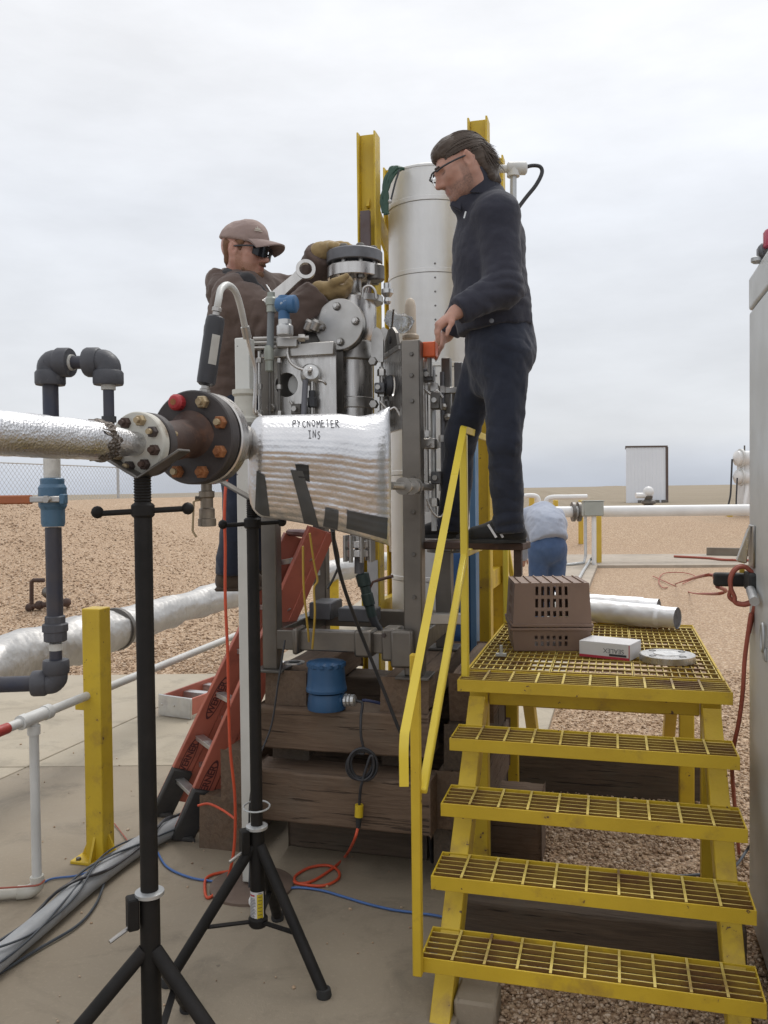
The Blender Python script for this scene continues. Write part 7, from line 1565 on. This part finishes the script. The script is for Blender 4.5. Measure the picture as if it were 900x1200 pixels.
    # cap with bill, hair, beard, sunglasses
    E = lambda p, r, k=.02: ell_(T(*p), np.array(r) * s, M, k); K = lambda a, b, ra, rb, k=.02: cap_(T(*a), T(*b), ra * s, rb * s, k); tv = lambda p: Vector(T(*p)); md = Vector(M @ np.array((-.16, 0, -1))); 
    cp = sdf_obj('cap', [E((-.012, 0, .048), (.116, .090, .094), .03), E((.03, 0, .075), (.066, .066, .066), .03)], .006, cap_m, body, cuts=[(V3(tv((0, 0, .040))), np.array(md.normalized()))], fold=folds(.004, (20, 20, 26), 3))
    rows_t, rows_b = [], []
    for f in np.linspace(0, 1, 9):
        yy = [(-1 + 2 * g_ / 14) for g_ in range(15)]; rt, rb = [], []
        for y in yy:
            edge = .088 * math.sqrt(max(0, 1 - .80 * y * y)); x = .022 + edge * .92 + f * (.088 * math.sqrt(max(0, 1 - .72 * y * y))); z = .050 - .008 * f - .028 * (y * y) * (.5 + .5 * f) - .010 * f * f
            rt.append(tv((x, y * .082, z + .004))); rb.append(tv((x, y * .082, z - .002)))
        rows_t.append(rt); rows_b.append(rb)
    b = MB(); b.grid(rows_t); b.grid([list(reversed(q)) for q in rows_b]); b.grid([rows_t[-1], rows_b[-1]]); b.build('bill', cap_m, cp, 60)
    MB().sphere(tv((-.012, 0, .145)), .008, 8).build('cap_button', cap_m, cp)
    lg = MB(); fx = tv((.078, -.045, .085)); nn = (Vector(M @ np.array((.8, -.55, .45)))).normalized(); uu = Z - nn * nn.z; uu.normalize(); rr = uu.cross(nn); 
    lm = mat('pale_embroidery', (.55, .50, .42), None, 9, .8)
    lg.prism([fx + nn * .012 + rr * x + uu * y for x, y in ((-.022, -.008), (.022, -.008), (.022, -.012), (-.022, -.012))], nn * .002)
    for x, h_ in ((-.010, .012), (0, .022), (.010, .012)): lg.prism([fx + nn * .012 + rr * (x - .006) - uu * .004, fx + nn * .012 + rr * (x + .006) - uu * .004, fx + nn * .012 + rr * x + uu * (h_ - .004)], nn * .002)
    lg.build('cap_emblem', lm, cp, 20)
    sdf_obj('hair', [K((-.074, 0, .02), (-.072, 0, -.05), .032, .020), K((-.056, .050, .02), (-.062, .040, -.045), .024, .014), K((-.056, -.050, .02), (-.062, -.040, -.045), .024, .014), K((-.06, -.055, .035), (.020, -.068, .035), .016, .012), K((-.06, .055, .035), (.020, .068, .035), .016, .012), K((.020, -.069, .03), (.016, -.070, .0), .010, .008), K((.020, .069, .03), (.016, .070, .0), .010, .008)], .005, beard_m, body, fold=folds(.003, (60, 60, 40), 4))
    sdf_obj('beard', [K((.084, 0, -.098), (.082, 0, -.125), .020, .014), K((.07, .02, -.10), (.03, .05, -.08), .014, .012), K((.07, -.02, -.10), (.03, -.05, -.08), .014, .012), K((.094, .02, -.052), (.098, 0, -.047), .006, .007, .006), K((.094, -.02, -.052), (.098, 0, -.047), .006, .007, .006)], .0048, beard_m, body, fold=folds(.004, (60, 60, 60), 6))
    g_ = MB()
    for q in (1, -1):
        rows = []
        for rr_ in (0, 1):
            rows.append([tv((.122 - .034 * (1 - f) ** 2 - rr_ * .004, q * (.074 - .068 * f), .020 - .0 * f)) for f in np.linspace(0, 1, 8)])
        low = [tv((.118 - .034 * (1 - f) ** 2, q * (.074 - .068 * f), -.020 - .008 * math.sin(f * math.pi))) for f in np.linspace(0, 1, 8)]
        g_.grid([rows[0], low, [p - Vector(M @ np.array((.004, 0, 0))) for p in low], rows[1], rows[0]])
    g_.build('sunglass_lens', lens_m, body, 40)
    t_ = MB()
    for q in (1, -1): t_.tube(cr([tv((-.012, q * .084, .010)), tv((.04, q * .082, .012)), tv((.075, q * .079, .012)), tv((.090, q * .074, .012))] + ([tv((.112, q * .04, .020)), tv((.122, q * .008, .018))]), 4), .0045, 8)
    t_.tube([tv((.122, .008, .018)), tv((.124, 0, .017)), tv((.122, -.008, .018))], .004, 6); t_.build('sunglass_frame', dark_plastic, body, 80)
man_in_brown()

def stooping_man():
    D = 10.0; A = at; k = 1.1; pe = A(642, 640, D); hp_l, hp_r = A(632, 646, D), A(652, 646, D + .05); z0 = .05
    an_l, an_r = Vector((hp_l.x - .02, D + .03, z0 + .1)), Vector((hp_r.x + .02, D + .10, z0 + .1)); kn_l, kn_r = hp_l.lerp(an_l, .48) + Vector((0, .05, 0)), hp_r.lerp(an_r, .48) + Vector((0, .05, 0))
    wa, ch, nb = A(641, 622, D + .12), A(636, 606, D + .50), A(632, 604, D + .72); sh_l, sh_r = A(621, 606, D + .56), A(650, 606, D + .60); el_l, el_r = A(616, 632, D + .70), A(655, 632, D + .72); wr_l, wr_r = A(613, 652, D + .85), A(652, 654, D + .85); hc = A(630, 610, D + .92)
    M = rotm((-.05, .55, -.84), (0, .84, .55)); HP, HS, T = head_prims(hc, M, 1.08, V3(nb))
    B = HP + [cap_(nb, ch, .09, .14, .05), cap_(ch, wa, .15, .15, .05), cap_(wa, pe, .15, .16, .05), cap_(sh_l, sh_r, .07, .07, .05), cap_(sh_l, el_l, .06, .05), cap_(el_l, wr_l, .048, .035), cap_(sh_r, el_r, .06, .05), cap_(el_r, wr_r, .048, .035), cap_(hp_l, kn_l, .10, .07), cap_(kn_l, an_l, .065, .045), cap_(hp_r, kn_r, .10, .07), cap_(kn_r, an_r, .065, .045), cap_(an_l, an_l + Vector((0, .17, -.06)), .045, .035), cap_(an_r, an_r + Vector((0, .17, -.06)), .045, .035)]
    B += hand_prims(wr_l, (-.1, .3, -.9), (0, .8, .3), (.8, 0, 0), 1.1, (.4, .4, .3)) + hand_prims(wr_r, (-.1, .3, -.9), (0, .8, .3), (-.8, 0, 0), 1.1, (.4, .4, .3))
    body = sdf_obj('person', B, .010, skin, None, subs=HS); tag(body, 'man in pale grey sweatshirt and blue jeans stooping with his back turned', 'person')
    S_ = [ell_(V3(A(640, 614, D + .28)), (.235, .42, .20), None, .06), cap_(ch, A(643, 631, D + .0), .19, .215, .06), cap_(sh_l, sh_r, .12, .12, .06), cap_(sh_l, el_l, .095, .08, .04), cap_(el_l, wr_l, .08, .06, .04), cap_(sh_r, el_r, .095, .08, .04), cap_(el_r, wr_r, .08, .06, .04), cap_(nb, ch, .10, .16, .05)]
    sdf_obj('sweatshirt', S_, .012, sweat_grey, body, cuts=[(V3(A(643, 636, D)), np.array(Vector((.10, -.45, -.85)).normalized()), .45)], fold=folds(.022, (5, 5, 6), 41))
    Jn = [ell_(V3(pe) + np.array((0, 0.02, -.02)), (.218, .205, .21), None, .06), cap_(hp_l, kn_l, .125, .10, .04), cap_(kn_l, an_l, .10, .09, .04), cap_(hp_r, kn_r, .125, .10, .04), cap_(kn_r, an_r, .10, .09, .04)]
    sdf_obj('jeans', Jn, .012, jeans_blue, body, fold=folds(.016, (6, 6, 6), 51))
    for a in (an_l, an_r): sdf_obj('shoe', [cap_(a + Vector((0, -.05, -.06)), a + Vector((0, .17, -.065)), .055, .048)], .012, boot_m, body)
stooping_man()
